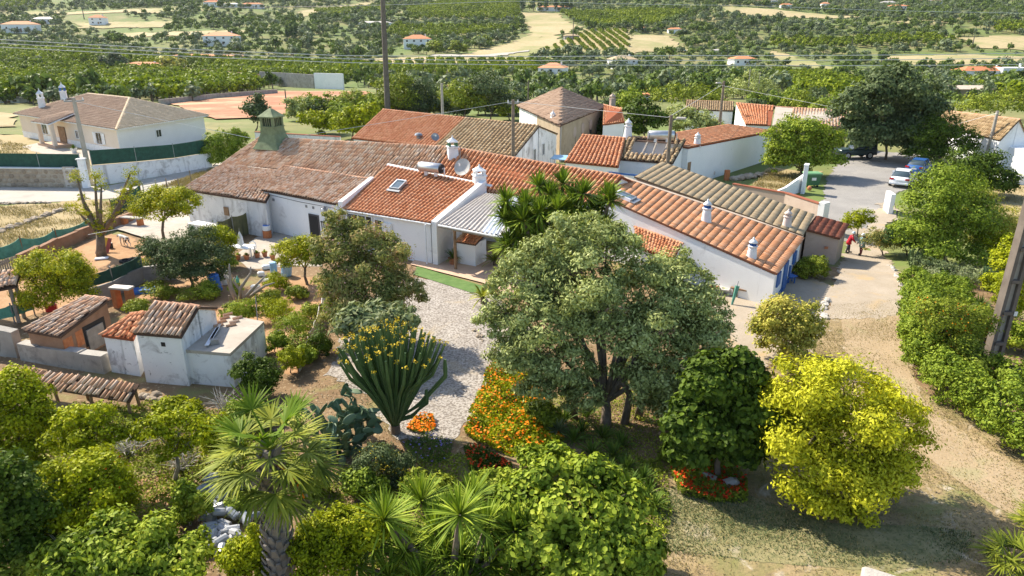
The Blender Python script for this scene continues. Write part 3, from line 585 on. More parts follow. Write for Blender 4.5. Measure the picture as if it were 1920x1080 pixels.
# ================================================================== houses
def tri_c(pts): 
    c = sum((Vector(p) for p in pts), Vector((0, 0, 0))) / len(pts); return (c.x, c.y, g1(c.x, c.y))
def house(label, bl, br, tr, tl, tile, wall, cw=.22, cl=.36, nobj=0, name='house', cat='house', back=None, zb=None, jitter=.012, skip=None, ridgem='ridge_clay', group=None, wd=.12, deck='roof_under', rdg=True, seg=4, rf=.43, **tk):
    b = thing(name, label, cat, tri_c([bl, br, tr, tl]), group)
    block(b, [bl, br, tr, tl], zb, wall, d=wd)
    deck = deck if deck != 'roof_under' else {'tile_new': 'channel_new', 'tile_lined': 'channel_new', 'tile_grey': 'channel_grey', 'tile_lichen': 'roof_under'}.get(tile, 'roof_under')
    rff = rf; rf = slab(b, bl, br, tr, tl, .1, deck, 'roof')
    tiled(rf, bl, br, tr, tl, tile, cw, cl, nobj, jitter, skip, seg=seg, rf=rff, **tk)
    if back is not None:
        bk = [tr, tl, tl + (tl - bl) * back, tr + (tr - br) * back]; bk[2].z = bl.z + (1 - back) * (tl.z - bl.z) * 1.0; bk[3].z = br.z + (1 - back) * (tr.z - br.z)
        h = (Vector((bk[2].x - tl.x, bk[2].y - tl.y, 0))); 
        block(b, [bk[3], bk[2], tl, tr], zb, wall, d=wd, name='rear_wall')
        r2 = slab(b, bk[3], bk[2], tl, tr, .1, deck, 'rear_roof'); tiled(r2, bk[2], bk[3], tr, tl, tile, cw, cl, 0, jitter, None, seg=3)
    if rdg: ridge(rf, tl, tr, ridgem)
    return b, rf
def flatdir(a, b): d = Vector(b) - Vector(a); d.z = 0; return d.normalized()

# --- long row behind: weathered half and orange half
o_bl, o_br = P(418, 307, 3.2), P(800, 346, 3.2); o_tl = P(488, 258, 5.0); o_tr = VP(846, 276, o_tl, o_br - o_bl)
old_row, old_roof = house('long low house with weathered mottled tile roof below the green chimney', o_bl, o_br, o_tr, o_tl, 'tile_old', 'white_wall', .27, .42, 300, back=.9, jitter=.016, rf=.36)
n_br = P(1118, 384, 3.2); n_tr = VP(1168, 331, o_tr, n_br - o_br)
new_row, new_roof = house('house with long bright orange tile roof behind the yucca clump', o_br + Vector((.02, 0, 0)), n_br, n_tr, o_tr + Vector((.02, 0, 0)), 'tile_new', 'white_wall', .32, .45, 300, back=.9, jitter=.008, rf=.37)
# --- lean-to at the left end
l_bl, l_br, l_tl = P(342, 355, 2.6), P(499, 379, 2.6), P(418, 308, 3.15); l_tr = VP(527, 321, l_tl, l_br - l_bl)
lean, lr = house('low white lean-to with brown mottled tiles beside the lemon tree', l_bl, l_br, l_tr, l_tl, 'tile_old', 'white_dirty', .26, .42, 300, jitter=.016, rf=.36, ridgem='mortar')
panel(lean, l_bl, l_br, 4.15, 4.6, 1.15, 1.75, -.10, .08, 'wood', 'shutter')
MB().box(((l_bl + l_br) / 2 + Vector((-.6, -1.0, -2.3))), (4.2, .9, .75), math.atan2((l_br - l_bl).y, (l_br - l_bl).x)).build('trough_bench', 'white_dirty', lean)
# --- white annexe with the grey door
a_bl, a_br = P(490, 356, 3.0), P(634, 383, 3.0); a_tr = P(694, 336, 3.75); a_tl = VP(531, 311, a_tr, a_bl - a_br)
ann, ar = house('white annexe with grey door and dark weathered tile roof', a_bl, a_br, a_tr, a_tl, 'tile_old', 'white_wall', .27, .42, 300, jitter=.014, rf=.36)
for pc in [(a_br, a_tr)]:
    p, q = pc; d = flatdir(p, q); n = Vector((d.y, -d.x, 0)) * .3
    MB().hexa([p + Vector((0, 0, -1)), p + n + Vector((0, 0, -1)), q + n + Vector((0, 0, -1)), q + Vector((0, 0, -1))], [p + Vector((0, 0, .18)), p + n + Vector((0, 0, .18)), q + n + Vector((0, 0, .18)), q + Vector((0, 0, .18))]).build('parapet', 'white_wall', ann)
dr = panel(ann, a_bl, a_br, 4.75, 5.75, 0.05, 1.95, -.13, .12, 'grey_door', 'door'); panel(dr, a_bl, a_br, 4.85, 5.65, .15, 1.85, -.01, .02, 'black', 'door_panel')
panel(ann, a_bl, a_br, 6.0, 6.75, 1.55, 1.62, .0, .06, 'black', 'rail')
for k in range(4): panel(ann, a_bl, a_br, 6.05 + k * .2, 6.09 + k * .2, .9, 1.56, .0, .05, 'black', 'rail_bar')
for u in (1.0, 4.45, 5.15): panel(ann, a_bl, a_br, u, u + .22, 2.32, 2.5, -.12, .05, 'metal_grey', 'vent')
d = flatdir(a_bl, a_br); lp = a_bl + d * 6.6 + Vector((d.y, -d.x, 0)) * .12 + Vector((0, 0, -.5))
ac = thing('wall_lamp', 'round grey bulkhead lamp under the eave of the white annexe', 'lamp', tuple(lp))
MB().tube([lp, lp + Vector((d.y, -d.x, 0)) * .2], [.22, .2], 12).build('housing', 'metal_grey', ac); MB().tube([lp + Vector((d.y, -d.x, 0)) * .2, lp + Vector((d.y, -d.x, 0)) * .26], [.15, .1], 12).build('lens', 'lamp_clear', ac)
# --- front wing with skylight
f_bl, f_br = P(640, 391, 2.7), P(808, 418, 2.7); f_tr = P(903, 345, 3.75); f_tl = VP(727, 310, f_tr, f_bl - f_br)
wing, wr = house('front wing with orange tile roof, skylight and white walls', f_bl, f_br, f_tr, f_tl, 'tile_new', 'white_wall', .30, .42, 300, jitter=.006, rdg=False, rf=.37)
ridge(wr, f_tl, f_tr, 'white_paint', .14, 6, 'mortar_ridge')
q0, q1 = f_bl, f_br
wn1 = panel(wing, q0, q1, .35, 2.55, 1.2, 2.5, -.13, .1, 'white_paint', 'window'); panel(wn1, q0, q1, .45, 2.45, 1.27, 2.42, -.02, .015, 'glass_dark', 'pane'); panel(wn1, q0, q1, 1.0, 1.1, 1.27, 2.42, 0, .03, 'terracotta', 'shutter')
for u in (1.35, 2.0): panel(wn1, q0, q1, u, u + .07, 1.27, 2.42, 0, .03, 'white_paint', 'glazing_bar')
dw = panel(wing, q0, q1, 2.7, 3.4, .1, 2.4, -.13, .1, 'white_paint', 'door'); panel(dw, q0, q1, 2.78, 3.3, .2, 2.3, -.02, .015, 'glass_dark', 'pane'); panel(dw, q0, q1, 2.85, 3.05, .2, 2.3, 0, .03, 'wood', 'curtain')
sh = panel(wing, q0, q1, 3.42, 4.1, .3, 2.2, -.13, .12, 'white_paint', 'shutter'); panel(sh, q0, q1, 3.5, 4.02, .4, 2.1, -.01, .015, 'grey_white', 'louvre')
MB().tube([q0 + Vector((0, -.1, -.06)), q1 + Vector((0, -.1, -.06))], .055, 8).build('gutter', 'white_paint', wing)
MB().tube([f_br + Vector((-.35, -.02, -.1)), Vector((f_br.x - .35, f_br.y - .02, .1))], .05, 8).build('downpipe', 'sheet_clear', wing)
MB().tube([a_bl + Vector((.3, -.12, -.25)), lerp(a_bl, a_br, .5) + Vector((0, -.06, -.32)), a_br + Vector((-.2, -.1, -.25))], .018, 5).build('cable', 'black', ann)
# parapet wedge between the wing and the porch roof
pw = [f_br + Vector((.02, 0, 0)), f_tr + Vector((.02, 0, 0))]; dd = flatdir(*pw); nn = Vector((dd.y, -dd.x, 0)) * .35
MB().hexa([Vector((p.x, p.y, 0)) for p in (pw[0], pw[0] + nn, pw[1] + nn, pw[1])], [pw[0] + Vector((0, 0, .12)), pw[0] + nn + Vector((0, 0, .08)), pw[1] + nn + Vector((0, 0, .3)), pw[1] + Vector((0, 0, .34))]).build('side_parapet', 'white_wall', wing)
def skylight(label, c, ux, uy, w, h):
    ux = Vector(ux).normalized(); uy = Vector(uy).normalized(); n = ux.cross(uy); b = thing('skylight', label, 'skylight', tuple(c), 'roof skylights')
    def bar(x0, x1, y0, y1, z0, z1, nm, mt):
        cs = [c + ux * x + uy * y for x, y in ((x0, y0), (x1, y0), (x1, y1), (x0, y1))]
        MB().hexa([v + n * z0 for v in cs], [v + n * z1 for v in cs]).build(nm, mt, b)
    f = .09
    bar(-w / 2, w / 2, -h / 2, -h / 2 + f, 0, .22, 'frame', 'metal_grey'); bar(-w / 2, w / 2, h / 2 - f, h / 2, 0, .24, 'frame', 'sheet_clear')
    bar(-w / 2, -w / 2 + f, -h / 2 + f, h / 2 - f, 0, .22, 'frame', 'sheet_clear'); bar(w / 2 - f, w / 2, -h / 2 + f, h / 2 - f, 0, .22, 'frame', 'metal_grey')
    bar(-w / 2 + f, w / 2 - f, -h / 2 + f, h / 2 - f, .1, .17, 'pane', 'glass_sky'); bar(-w / 2 - .12, w / 2 + .12, -h / 2 - .3, -h / 2, .07, .12, 'flashing', 'metal_grey')
plain('glass_sky', (.05, .075, .085), .03, spec=.9)
def on_roof(q, px, py):
    """photo ray on the plane of a roof (bl, br, tl)"""
    bl, br, tl = [Vector(v) for v in q]; n = (br - bl).cross(tl - bl); d = Vector(ray(px, py)); o = Vector((0, 0, CAMH))
    return o + d * ((bl - o).dot(n) / d.dot(n))
skylight('dark glazed skylight on the orange roof of the front wing', on_roof((f_bl, f_br, f_tl), 747, 350), f_br - f_bl, f_tl - f_bl, .85, 1.35)

# --- porch roof of pale corrugated sheets
p_bl, p_br, p_tr, p_tl = P(822, 421, 2.72), P(952, 446, 2.62), P(985, 372, 3.35), P(907, 363, 3.35)
por = thing('porch', 'open porch with pale corrugated sheet roof on wooden posts', 'porch', tri_c([p_bl, p_br, p_tr, p_tl]))
NS = 8
for k in range(NS):
    a, b_, c, d_ = lerp(p_bl, p_br, k / NS), lerp(p_bl, p_br, (k + 1) / NS), lerp(p_tl, p_tr, (k + 1) / NS), lerp(p_tl, p_tr, k / NS); m = MB(); rows = []
    nw = 9
    for t in range(nw):
        e = .09 if t % 4 in (1, 2) else 0; z = Vector((0, 0, e + .006 * (k % 2)))
        rows.append((lerp(a, b_, t / (nw - 1)) + z, lerp(d_, c, t / (nw - 1)) + z))
    vs = [p for r_ in rows for p in r_]; m.add(vs, [(2 * t, 2 * t + 2, 2 * t + 3, 2 * t + 1) for t in range(nw - 1)])
    m.build('roof_sheet', 'sheet_clear' if k in (5, 6) else 'sheet_metal', por)
MB().tube([p_bl + Vector((0, 0, -.12)), p_br + Vector((0, 0, -.12))], .08, 8).build('beam', 'grey_wood', por)
MB().tube([p_bl + Vector((0, -.1, -.02)), p_br + Vector((0, -.1, -.02))], .06, 8).build('gutter', 'white_paint', por)
for t in (.24, .97):
    p = lerp(p_bl, p_br, t); MB().tube([Vector((p.x, p.y + .1, 0.05)), Vector((p.x, p.y + .1, p.z - .1))], .09, 8).build('post', 'wood', por)
p = lerp(p_bl, p_br, .24); MB().tube([Vector((p.x, p.y + .1, p.z - .9)), Vector((p.x + .7, p.y - .25, p.z - .15))], .05, 6).build('brace', 'wood', por)
bw = [p_tl + Vector((0, .3, 0)), p_tr + Vector((0, .3, 0))]
MB().hexa([Vector((v.x, v.y + e, 0)) for v, e in ((bw[0], 0), (bw[1], 0), (bw[1], .2), (bw[0], .2))], [Vector((v.x, v.y + e, 3.2)) for v, e in ((bw[0], 0), (bw[1], 0), (bw[1], .2), (bw[0], .2))]).build('back_wall', 'grey_white', por)
panel(por, bw[0], bw[1], 1.0, 3.0, .1, 2.1, .02, .04, 'black', 'doorway')
# tiled oven/well hut under the porch
oc = P(884, 500, 0); ov = thing('outdoor_oven', 'small white oven hut with orange tiled top under the porch', 'oven', tuple(oc))
MB().box((oc.x, oc.y + .7, .75), (1.3, 1.3, 1.5), -.5).build('body', 'white_wall', ov)
r4 = [Vector((oc.x, oc.y + .7, 1.5)) + Matrix.Rotation(-.5, 3, 'Z') @ Vector(v) for v in ((-.75, -.75, 0), (.75, -.75, 0), (.75, .75, .45), (-.75, .75, .45))]
rf_ = slab(ov, *r4, .08, 'roof_under', 'roof'); tiled(rf_, *r4, 'tile_new', .2, .32, 60)

# --- right-hand cottage: tiles run down to the right
c_bl, c_br, c_tr, c_tl = P(1457, 513, 1.9), P(1507, 446, 1.9), P(1169, 334, 3.95), P(1128, 368, 3.95)
cot, cr_ = house('long white cottage with ruled orange roof and blue trimmed end wall', c_bl, c_br, c_tr, c_tl, 'tile_lined', 'white_wall', .27, .48, 300, hg=.4, lip=.004, lf=.92, deck='course_gap', jitter=.004, rdg=False, wd=.1)
panel(cot, c_bl, c_br, .7, 1.5, .9, 1.6, -.1, .09, 'blue_paint', 'window'); panel(cot, c_bl, c_br, 2.6, 3.5, .02, 1.65, -.1, .09, 'blue_paint', 'door'); panel(cot, c_bl, c_br, 5.2, 6.0, .9, 1.55, -.1, .09, 'blue_paint', 'window')
panel(cot, c_bl, c_br, .1, 7.0, .0, .25, -.1, .03, 'blue_paint', 'plinth')
MB().tube([c_tr + Vector((0, .12, .02)), c_br + Vector((0, .12, .02))], .11, 6).build('mortar_edge', 'mortar', cot)
skylight('open blue-grey skylight on the ruled roof of the cottage', on_roof((c_bl, c_br, c_tl), 1172, 371), c_br - c_bl, c_tl - c_bl, .95, 1.4)
g_bl, g_br, g_tr, g_tl = P(1505, 441, 2.05), P(1526, 402, 2.05), P(1240, 303, 4.1), P(1189, 331, 4.1)
gh, gr_ = house('long outbuilding with grey-brown ruled tile roof behind the cottage', g_bl, g_br, g_tr, g_tl, 'tile_grey', 'pink_wall', .3, .5, 300, hg=.35, lip=.004, lf=.91, deck='channel_grey', name='outbuilding', cat='building', jitter=.004, rdg=False)
e_bl, e_br, e_tr, e_tl = P(1575, 447, 1.5), P(1590, 420, 1.5), P(1530, 404, 1.95), P(1510, 430, 1.95)
eh, er_ = house('small beige end shed with dark red tiles by the lane', e_bl, e_br, e_tr, e_tl, 'tile_red', 'pink_wall', .24, .4, 200, hg=.4, lip=.004, lf=.88, deck='course_gap', name='end_shed', cat='shed', rdg=False)
panel(eh, e_tl, e_bl, 1.3, 1.5, .75, .9, -.1, .05, 'terracotta', 'vent')
# small roofs in front of the cottage
k_bl, k_br, k_tr, k_tl = P(1190, 462, 2.1), P(1262, 487, 2.0), P(1280, 457, 2.3), P(1190, 425, 2.5)
kh, kr_ = house('low orange tiled porch roof against the cottage behind the olive', k_bl, k_br, k_tr, k_tl, 'tile_new', 'white_wall', .22, .36, 120, name='side_porch', cat='porch')

# --- orange and dark double house behind
d_bl, d_br = P(660, 259, 3.0), P(965, 293, 3.0); d_tl = P(718, 205, 5.2); d_tr = VP(1012, 236, d_tl, d_br - d_bl); dk = .545
dm_b, dm_t = lerp(d_bl, d_br, dk), lerp(d_tl, d_tr, .56)
h1, _ = house('house with broad clean orange roof left of the dark tiled one', d_bl, dm_b, dm_t, d_tl, 'tile_new', 'white_wall', .38, .5, 0, back=.7, seg=3, rf=.37)
h2, _ = house('house with dark lichen striped tiles and white gable wall', dm_b + Vector((.03, 0, 0)), d_br, d_tr, dm_t + Vector((.03, 0, 0)), 'tile_lichen', 'white_dirty', .42, .55, 0, back=.9, seg=3)
gq = d_tr + (d_tr - d_br) * .9; gq.z = 0
for u, z in ((6.2, 1.6), (9.2, 1.7)): window(h2, d_br, gq, u, z, .7, 1.1, out=-.1)
# --- big old hipped house
L_, F_, R_ = P(970, 199, 4.0), P(1050, 236, 4.0), P(1136, 201, 4.0); B_ = L_ + R_ - F_; ctr = (L_ + R_) / 2
ap = A(1070, 166, ctr.y); ap = Vector((ctr.x, ctr.y, ap.z))
bh = thing('house', 'big old house with brown hipped roof and arched windows', 'house', tri_c([L_, F_, R_, B_]))
block(bh, [L_, F_, R_, B_], None, 'beige_wall', d=.25, drop=.1)
for (p, q_, vis) in ((F_, R_, 1), (L_, F_, 1), (R_, B_, 0), (B_, L_, 0)):
    e1, e2 = lerp(ap, p, .03), lerp(ap, q_, .03); rr = slab(bh, p, q_, e2, e1, .1, 'roof_under', 'roof'); poly_tiled(rr, [p, q_, ap], 'tile_brown', .34, .5, jitter=.03, seg=3)
panel(bh, L_, F_, .4, (F_ - L_).length - .4, 0, 3.85, -.27, .06, 'white_dirty', 'plaster_wall')
for i, u in enumerate((3.2, 6.0, 9.6, 13.4)):
    wv = panel(bh, F_, R_, u, u + 1.3, 1.0, 2.5, -.27, .08, 'pink_wall', 'window'); panel(wv, F_, R_, u + .15, u + 1.15, 1.1, 2.45, -.19, .02, 'grey_white' if i == 0 else 'glass_dark', 'pane')
    d = flatdir(F_, R_); n = Vector((d.y, -d.x, 0)); cc = F_ + d * (u + .65) + n * -.24; cc.z = 2.5
    MB().tube([cc, cc + n * .09], [.65, .65], 14).build('arch', 'pink_wall', wv)
ch = L_ + (F_ - L_) * .82 + Vector((.3, 1.2, -.4)); chimney('slim pale chimney at the corner of the big hipped house', tuple(ch), 1.6, .22, 'square', 'grey_white')
# --- orange roof beside it
house('small house with plain orange roof behind the white chimney', P(1130, 234, 3.0), P(1172, 229, 3.0), P(1166, 205, 4.3), P(1132, 196, 4.3), 'tile_new', 'grey_white', .3, .5, 0, seg=3)
# --- orange roof and ruined roof
m_bl, m_br, m_tr, m_tl = P(1058, 303, 2.8), P(1160, 313, 2.8), P(1173, 259, 4.2), P(1091, 253, 4.2)
h3, _ = house('white house with orange roof beside the ruined roof', m_bl, m_br, m_tr, m_tl, 'tile_new', 'white_wall', .36, .48, 0, seg=3)
wv = panel(h3, m_bl, m_br, 4.2, 7.4, 1.0, 2.3, -.12, .08, 'blue_paint', 'window'); panel(wv, m_bl, m_br, 4.35, 7.25, 1.1, 2.15, -.04, .02, 'sheet_clear', 'pane')
x_bl, x_br, x_tr, x_tl = P(1160, 299, 2.9), P(1262, 307, 2.9), P(1286, 263, 4.2), P(1177, 256, 4.2)
rn = thing('ruined_house', 'white ruin whose tile roof has fallen in showing rafters', 'house', tri_c([x_bl, x_br, x_tr, x_tl]))
block(rn, [x_bl, x_br, x_tr, x_tl], None, 'brown_wall', 'interior', d=.5, drop=1.9)
ips = inset([x_bl, x_br, x_tr, x_tl], .12)
for i in range(4):
    a, b_ = ips[i], ips[(i + 1) % 4]; a2, b2 = inset(ips, .35)[i], inset(ips, .35)[(i + 1) % 4]
    MB().hexa([Vector((v.x, v.y, 0)) for v in (a, b_, b2, a2)], [v - Vector((0, 0, .12)) for v in (a, b_, b2, a2)]).build('wall', 'white_wall', rn)
def hole(u, v): return .13 < u < .86 and .26 < v < .82 and not (abs(u - .84) < .05 and v < .45)
def bi(q, u, v): return lerp(lerp(q[0], q[1], u), lerp(q[3], q[2], u), v)
qq = (x_bl, x_br, x_tr, x_tl); rfx = None
for (u0, u1, v0, v1) in ((0, 1, 0, .26), (0, 1, .84, 1), (0, .13, .26, .84), (.88, 1, .26, .84)):
    s_ = slab(rn, bi(qq, u0, v0), bi(qq, u1, v0), bi(qq, u1, v1), bi(qq, u0, v1), .08, 'roof_under', 'roof'); rfx = rfx or s_
tiled(rfx, *qq, 'tile_lichen', .42, .5, 0, .03, hole, seg=3); ridge(rfx, x_tl, x_tr)
for u in (.36, .55, .74): MB().tube([bi(qq, u + jit(.02), .2) - Vector((0, 0, .1)), bi(qq, u + jit(.02), .9) - Vector((0, 0, .1))], .09, 6).build('rafter', 'grey_wood', rn)
# --- tall blank white wall building
W0, W1 = P(1284, 352, 0), P(1445, 299, 0); z0, z1 = A(1286, 277, W0.y).z, A(1447, 246, W1.y).z
dd = flatdir(W0, W1); nb = Vector((-dd.y, dd.x, 0)) * 5.5
t0, t1 = Vector((W0.x, W0.y, z0)), Vector((W1.x, W1.y, z1))
bw_, br2 = house('tall blank white wall building with thin orange roof edge', t0, t1, t1 + nb + Vector((0, 0, .25)), t0 + nb + Vector((0, 0, .25)), 'tile_new', 'white_wall', .3, .45, 0, name='building', cat='building', seg=3, wd=.05)
panel(bw_, W0, W1, .2, .8, .1, 2.3, -.05, .06, 'wood', 'door')
# --- back row
b1 = [P(1285, 205, 3.2), P(1376, 208, 3.2), P(1376, 191, 4.0), P(1287, 188, 4.0)]
house('pale back house with ragged dark tile edge', *b1, 'tile_lichen', 'white_wall', .3, .5, 0, seg=3, name='house')
b2 = [P(1398, 233, 3.0), P(1445, 235, 3.0), P(1452, 199, 4.4), P(1380, 193, 4.4)]
house('back house with patched orange roof and white eave', *b2, 'tile_new', 'white_wall', .32, .5, 0, seg=3, skip=lambda u, v: .82 < u and v < .7)
b3 = [P(1448, 235, 3.0), P(1592, 238, 3.0), P(1592, 208, 4.4), P(1454, 200, 4.4)]
house('back house with streaky old tiles and bare plaster patch', *b3, 'tile_old', 'beige_wall', .34, .5, 0, seg=3, skip=lambda u, v: u < .26, deck='concrete')
# --- house on the right edge
r_bl, r_br, r_tl = P(1746, 233, 3.0), P(1876, 263, 3.0), P(1777, 208, 4.6); r_tr = VP(1913, 224, r_tl, r_br - r_bl)
rh, _ = house('white house with orange-brown roof at the right edge', r_bl, r_br, r_tr, r_tl, 'tile_lichen', 'white_wall', .28, .42, 0, back=.9, seg=3)
window(rh, r_bl, r_br, 10.5, 1.0, .7, 1.2, 'wood', out=-.1)
yw = thing('white_wall_annexe', 'white annexe and yard wall beside the right edge house', 'building', (57, 72, 0))
MB().hexa([P(*v, 0) for v in ((1868, 312), (1925, 330), (1990, 312), (1935, 300))], [Vector((P(*v, 0).x, P(*v, 0).y, z)) for v, z in (((1868, 312), 2.3), ((1925, 330), 2.3), ((1990, 312), 2.9), ((1935, 300), 2.9))]).build('wall', 'white_wall', yw)
panel(yw, P(1868, 312), P(1925, 330), .5, 1.3, .1, 1.9, .0, .05, 'wood', 'door')
# --- villa on the left
va, vb, vc = P(25, 213, 3.1), P(218, 243, 3.1), P(391, 216, 3.1); vd = va + vc - vb
r1, r2 = P(165, 176, 5.3), P(243, 184, 5.3)
vl = thing('villa', 'cream villa with brown hipped tile roof and white shutters', 'villa', tri_c([va, vb, vc, vd]))
block(vl, [va, vb, vc, vd], None, 'cream_wall', d=.55, drop=.12)
vfr = slab(vl, va, vb, r2, r1, .12, 'white_paint', 'roof'); poly_tiled(vfr, [va, vb, r2, r1], 'tile_brown', .3, .45, seg=3)
r2b = lerp(r2, vc, .02); vsr = slab(vl, vb, vc, r2b, r2, .12, 'white_paint', 'roof'); poly_tiled(vsr, [vb, vc, r2], 'tile_buff', .3, .45, seg=3)
slab(vl, vc, vd, r1, r2, .12, 'tile_brown', 'roof'); slab(vl, vd, va, r1, lerp(r1, vd, .02), .12, 'tile_brown', 'roof')
for a, b_ in ((r2, vb), (r1, r2), (r1, va), (r2, vc)): ridge(vfr, a, b_, 'tile_buff', .17, .42)
vin = inset([va, vb, vc, vd], .55)
panel(vl, vin[1], vin[2], 0, (vin[2] - vin[1]).length, 0, 2.96, -.02, .05, 'grey_white', 'shade_toned_side')  # grey-white over the cream wall: this side's shade put into its colour
panel(vl, vin[0], vin[1], 0, (vin[1] - vin[0]).length, 0, .8, -.02, .06, 'white_paint', 'plinth')
LV = (vin[1] - vin[0]).length
def shuttered(u, z, w_, h_):
    o = window(vl, vin[0], vin[1], u, z, w_, h_, out=.02)
    for s_ in (-1, 1): panel(o, vin[0], vin[1], u + s_ * (w_ * .75 + .12) - w_ * .25, u + s_ * (w_ * .75 + .12) + w_ * .25, z, z + h_, .04, .05, 'white_paint', 'shutter')
shuttered(LV * .28, 1.0, 1.5, 1.3); shuttered(LV * .83, 1.0, 1.3, 1.3); window(vl, vin[0], vin[1], LV * .62, 1.2, .7, .9, out=.02)
window(vl, vin[1], vin[2], 6.2, 1.4, .8, .8, out=.04)
ent = [lerp(vin[0], vin[1], t) for t in (.40, .54)]; dn = flatdir(vin[0], vin[1]); nv = Vector((dn.y, -dn.x, 0))
for e in ent:
    q_ = e + nv * 1.9; MB().box((q_.x, q_.y, 1.5), (.45, .45, 3.0), math.atan2(dn.y, dn.x), .05).build('column', 'cream_wall', vl)
e0, e1 = ent[0] - dn * .6, ent[1] + dn * .6; pr = [Vector((p.x, p.y, z)) for p, z in ((e0 + nv * 2.4, 3.0), (e1 + nv * 2.4, 3.0), (e1 - nv * 1.4 - dn * 1.3, 3.95), (e0 - nv * 1.4 + dn * 1.3, 3.95))]
prf = slab(vl, *pr, .14, 'white_paint', 'entrance_roof'); tiled(prf, *pr, 'tile_brown', .3, .45, 0, seg=3)
panel(vl, vin[0], vin[1], LV * .43, LV * .50, .1, 2.3, .05, .05, 'wood', 'door')
MB().hexa([Vector((p.x, p.y, -.1)) for p in (e0 + nv * 2.2, e1 + nv * 2.2, e1, e0)], [Vector((p.x, p.y, .3)) for p in (e0 + nv * 2.2, e1 + nv * 2.2, e1, e0)]).build('step', 'paving', vl)
q_ = vin[0] - dn * .3 + nv * -.4; MB().box((q_.x, q_.y, 1.5), (.4, .4, 3.0), .3).build('column', 'cream_wall', vl)
for (px, py, hh, bnd) in ((80, 202, 2.6, None), (121, 187, 2.4, 'blue_paint')):
    p = on_roof((va, vb, r1), px, py); chimney('white pointed chimney on the villa roof' if not bnd else 'white villa chimney with blue band', tuple(p), hh, .34, 'square', 'white_paint', bnd)

# ================================================================== sheds of the smallholding
s_bl, s_br, s_tl = P(250, 624, 2.25), P(340, 631, 2.25), P(290, 567, 2.95); s_tr = VP(373, 575, s_tl, s_br - s_bl)
sh1, sr1 = house('whitewashed hut with ridged brown tile roof in front of the garden', s_bl, s_br, s_tr, s_tl, 'tile_old', 'white_worn', .21, .4, 200, rf=.36, name='hut', cat='hut', back=.9, wd=.08, jitter=.015, zb=-.1)
panel(sh1, s_bl, s_br, 1.1, 1.28, 1.72, 1.9, -.08, .03, 'black', 'vent')
fl = [P(345, 655, 1.55), P(431, 662, 1.55), P(494, 603, 1.55), P(424, 590, 1.55)]
sh2 = thing('flat_roofed_store', 'whitewashed store with flat concrete roof and stained walls', 'hut', tri_c(fl))
MB().hexa([Vector((p.x, p.y, -.1)) for p in fl], [p - Vector((0, 0, .12)) for p in fl]).build('wall', 'white_worn', sh2); slab(sh2, *[p + (p - sum(fl, Vector()) / 4) * .015 for p in fl], .13, 'concrete', 'roof')
for (a, b_, w_, mt) in (((388, 650), (408, 612), .16, 'sheet_clear'), ((395, 640), (412, 606), .1, 'sheet_metal')):
    p, q_ = P(*a, 1.6), P(*b_, 1.72); MB().box(((p + q_) / 2), ((q_ - p).length, w_, .03), math.atan2((q_ - p).y, (q_ - p).x), 0).build('metal_strip', mt, sh2)
for k in range(7):
    p = P(400 + k * 6, 612 - (k % 4) * 7, 1.58); tl_ = MB().tube([p, p + Vector((.35, .22, .02))], .07, 6).build('loose_tile', 'tile_old', sh2)
bx = P(403, 644, 1.56); MB().box((bx.x, bx.y, 1.66), (.3, .25, .2), .4).build('vent_box', 'render_grey', sh2)
MB().tube([P(483, 603, 1.5), P(481, 570, 1.5) * 1 + Vector((0, 0, .4))], .025, 5).build('rod', 'black', sh2)
y_ = [P(190, 628, 1.75), P(250, 636, 1.75), P(272, 586, 2.1), P(243, 590, 2.1)]
house('narrow white lean-to with orange tiles left of the hut', *y_, 'tile_new', 'white_worn', .2, .36, 60, name='lean_to', cat='hut', jitter=.03, wd=.06, zb=-.1)
z_ = [P(44, 619, 1.5), P(112, 631, 1.5), P(205, 561, 2.0), P(160, 556, 2.0)]
sh4, _ = house('open brick shed with brown tiled roof and boarded opening', *z_, 'tile_old', 'brown_wall', .21, .38, 200, rf=.36, name='tiled_shed', cat='shed', jitter=.018, wd=.1)
panel(sh4, z_[1], z_[2], 1.3, 2.6, .4, 1.35, -.1, .06, 'black', 'opening'); panel(sh4, z_[1], z_[2], 1.4, 2.4, .15, 1.15, -.03, .05, 'grey_wood', 'board')
panel(sh4, z_[1], z_[2], .15, .65, .75, 1.25, -.1, .05, 'brick_red', 'brickwork'); panel(sh4, z_[1], z_[2], .85, 1.25, .6, 1.3, -.1, .05, 'brick_red', 'brickwork')
t_ = [P(28, 717, .62), P(243, 753, .62), P(261, 720, 1.02), P(58, 691, 1.02)]
lo = thing('low_tiled_shelter', 'low open shelter with ragged grey-brown tiles in front of the hut', 'shelter', tri_c(t_))
lrf = slab(lo, *t_, .07, 'roof_under', 'roof'); tiled(lrf, *t_, 'tile_old', .2, .38, 200, .03, rf=.36)
for (u, v) in ((.03, .1), (.35, .08), (.65, .08), (.97, .1), (.03, .95), (.5, .95), (.97, .95)):
    p = bi(t_, u, v); MB().tube([Vector((p.x, p.y, -.1)), Vector((p.x + jit(.08), p.y, p.z - .06))], .06, 6).build('post', 'wood', lo)
MB().tube([lerp(t_[0], t_[1], .12) + Vector((0, .1, -.7)), lerp(t_[0], t_[1], .25) + Vector((0, .1, -.15))], .05, 6).build('prop', 'grey_wood', lo)
u_ = [P(-70, 556, 1.9), P(30, 538, 1.9), P(38, 516, 2.2), P(-70, 500, 2.2)]
le = thing('open_shed', 'shed corner with tiled roof on dark posts at the left edge', 'shed', tri_c(u_)); lrf = slab(le, *u_, .08, 'roof_under', 'roof'); tiled(lrf, *u_, 'tile_old', .21, .38, 100, .02)
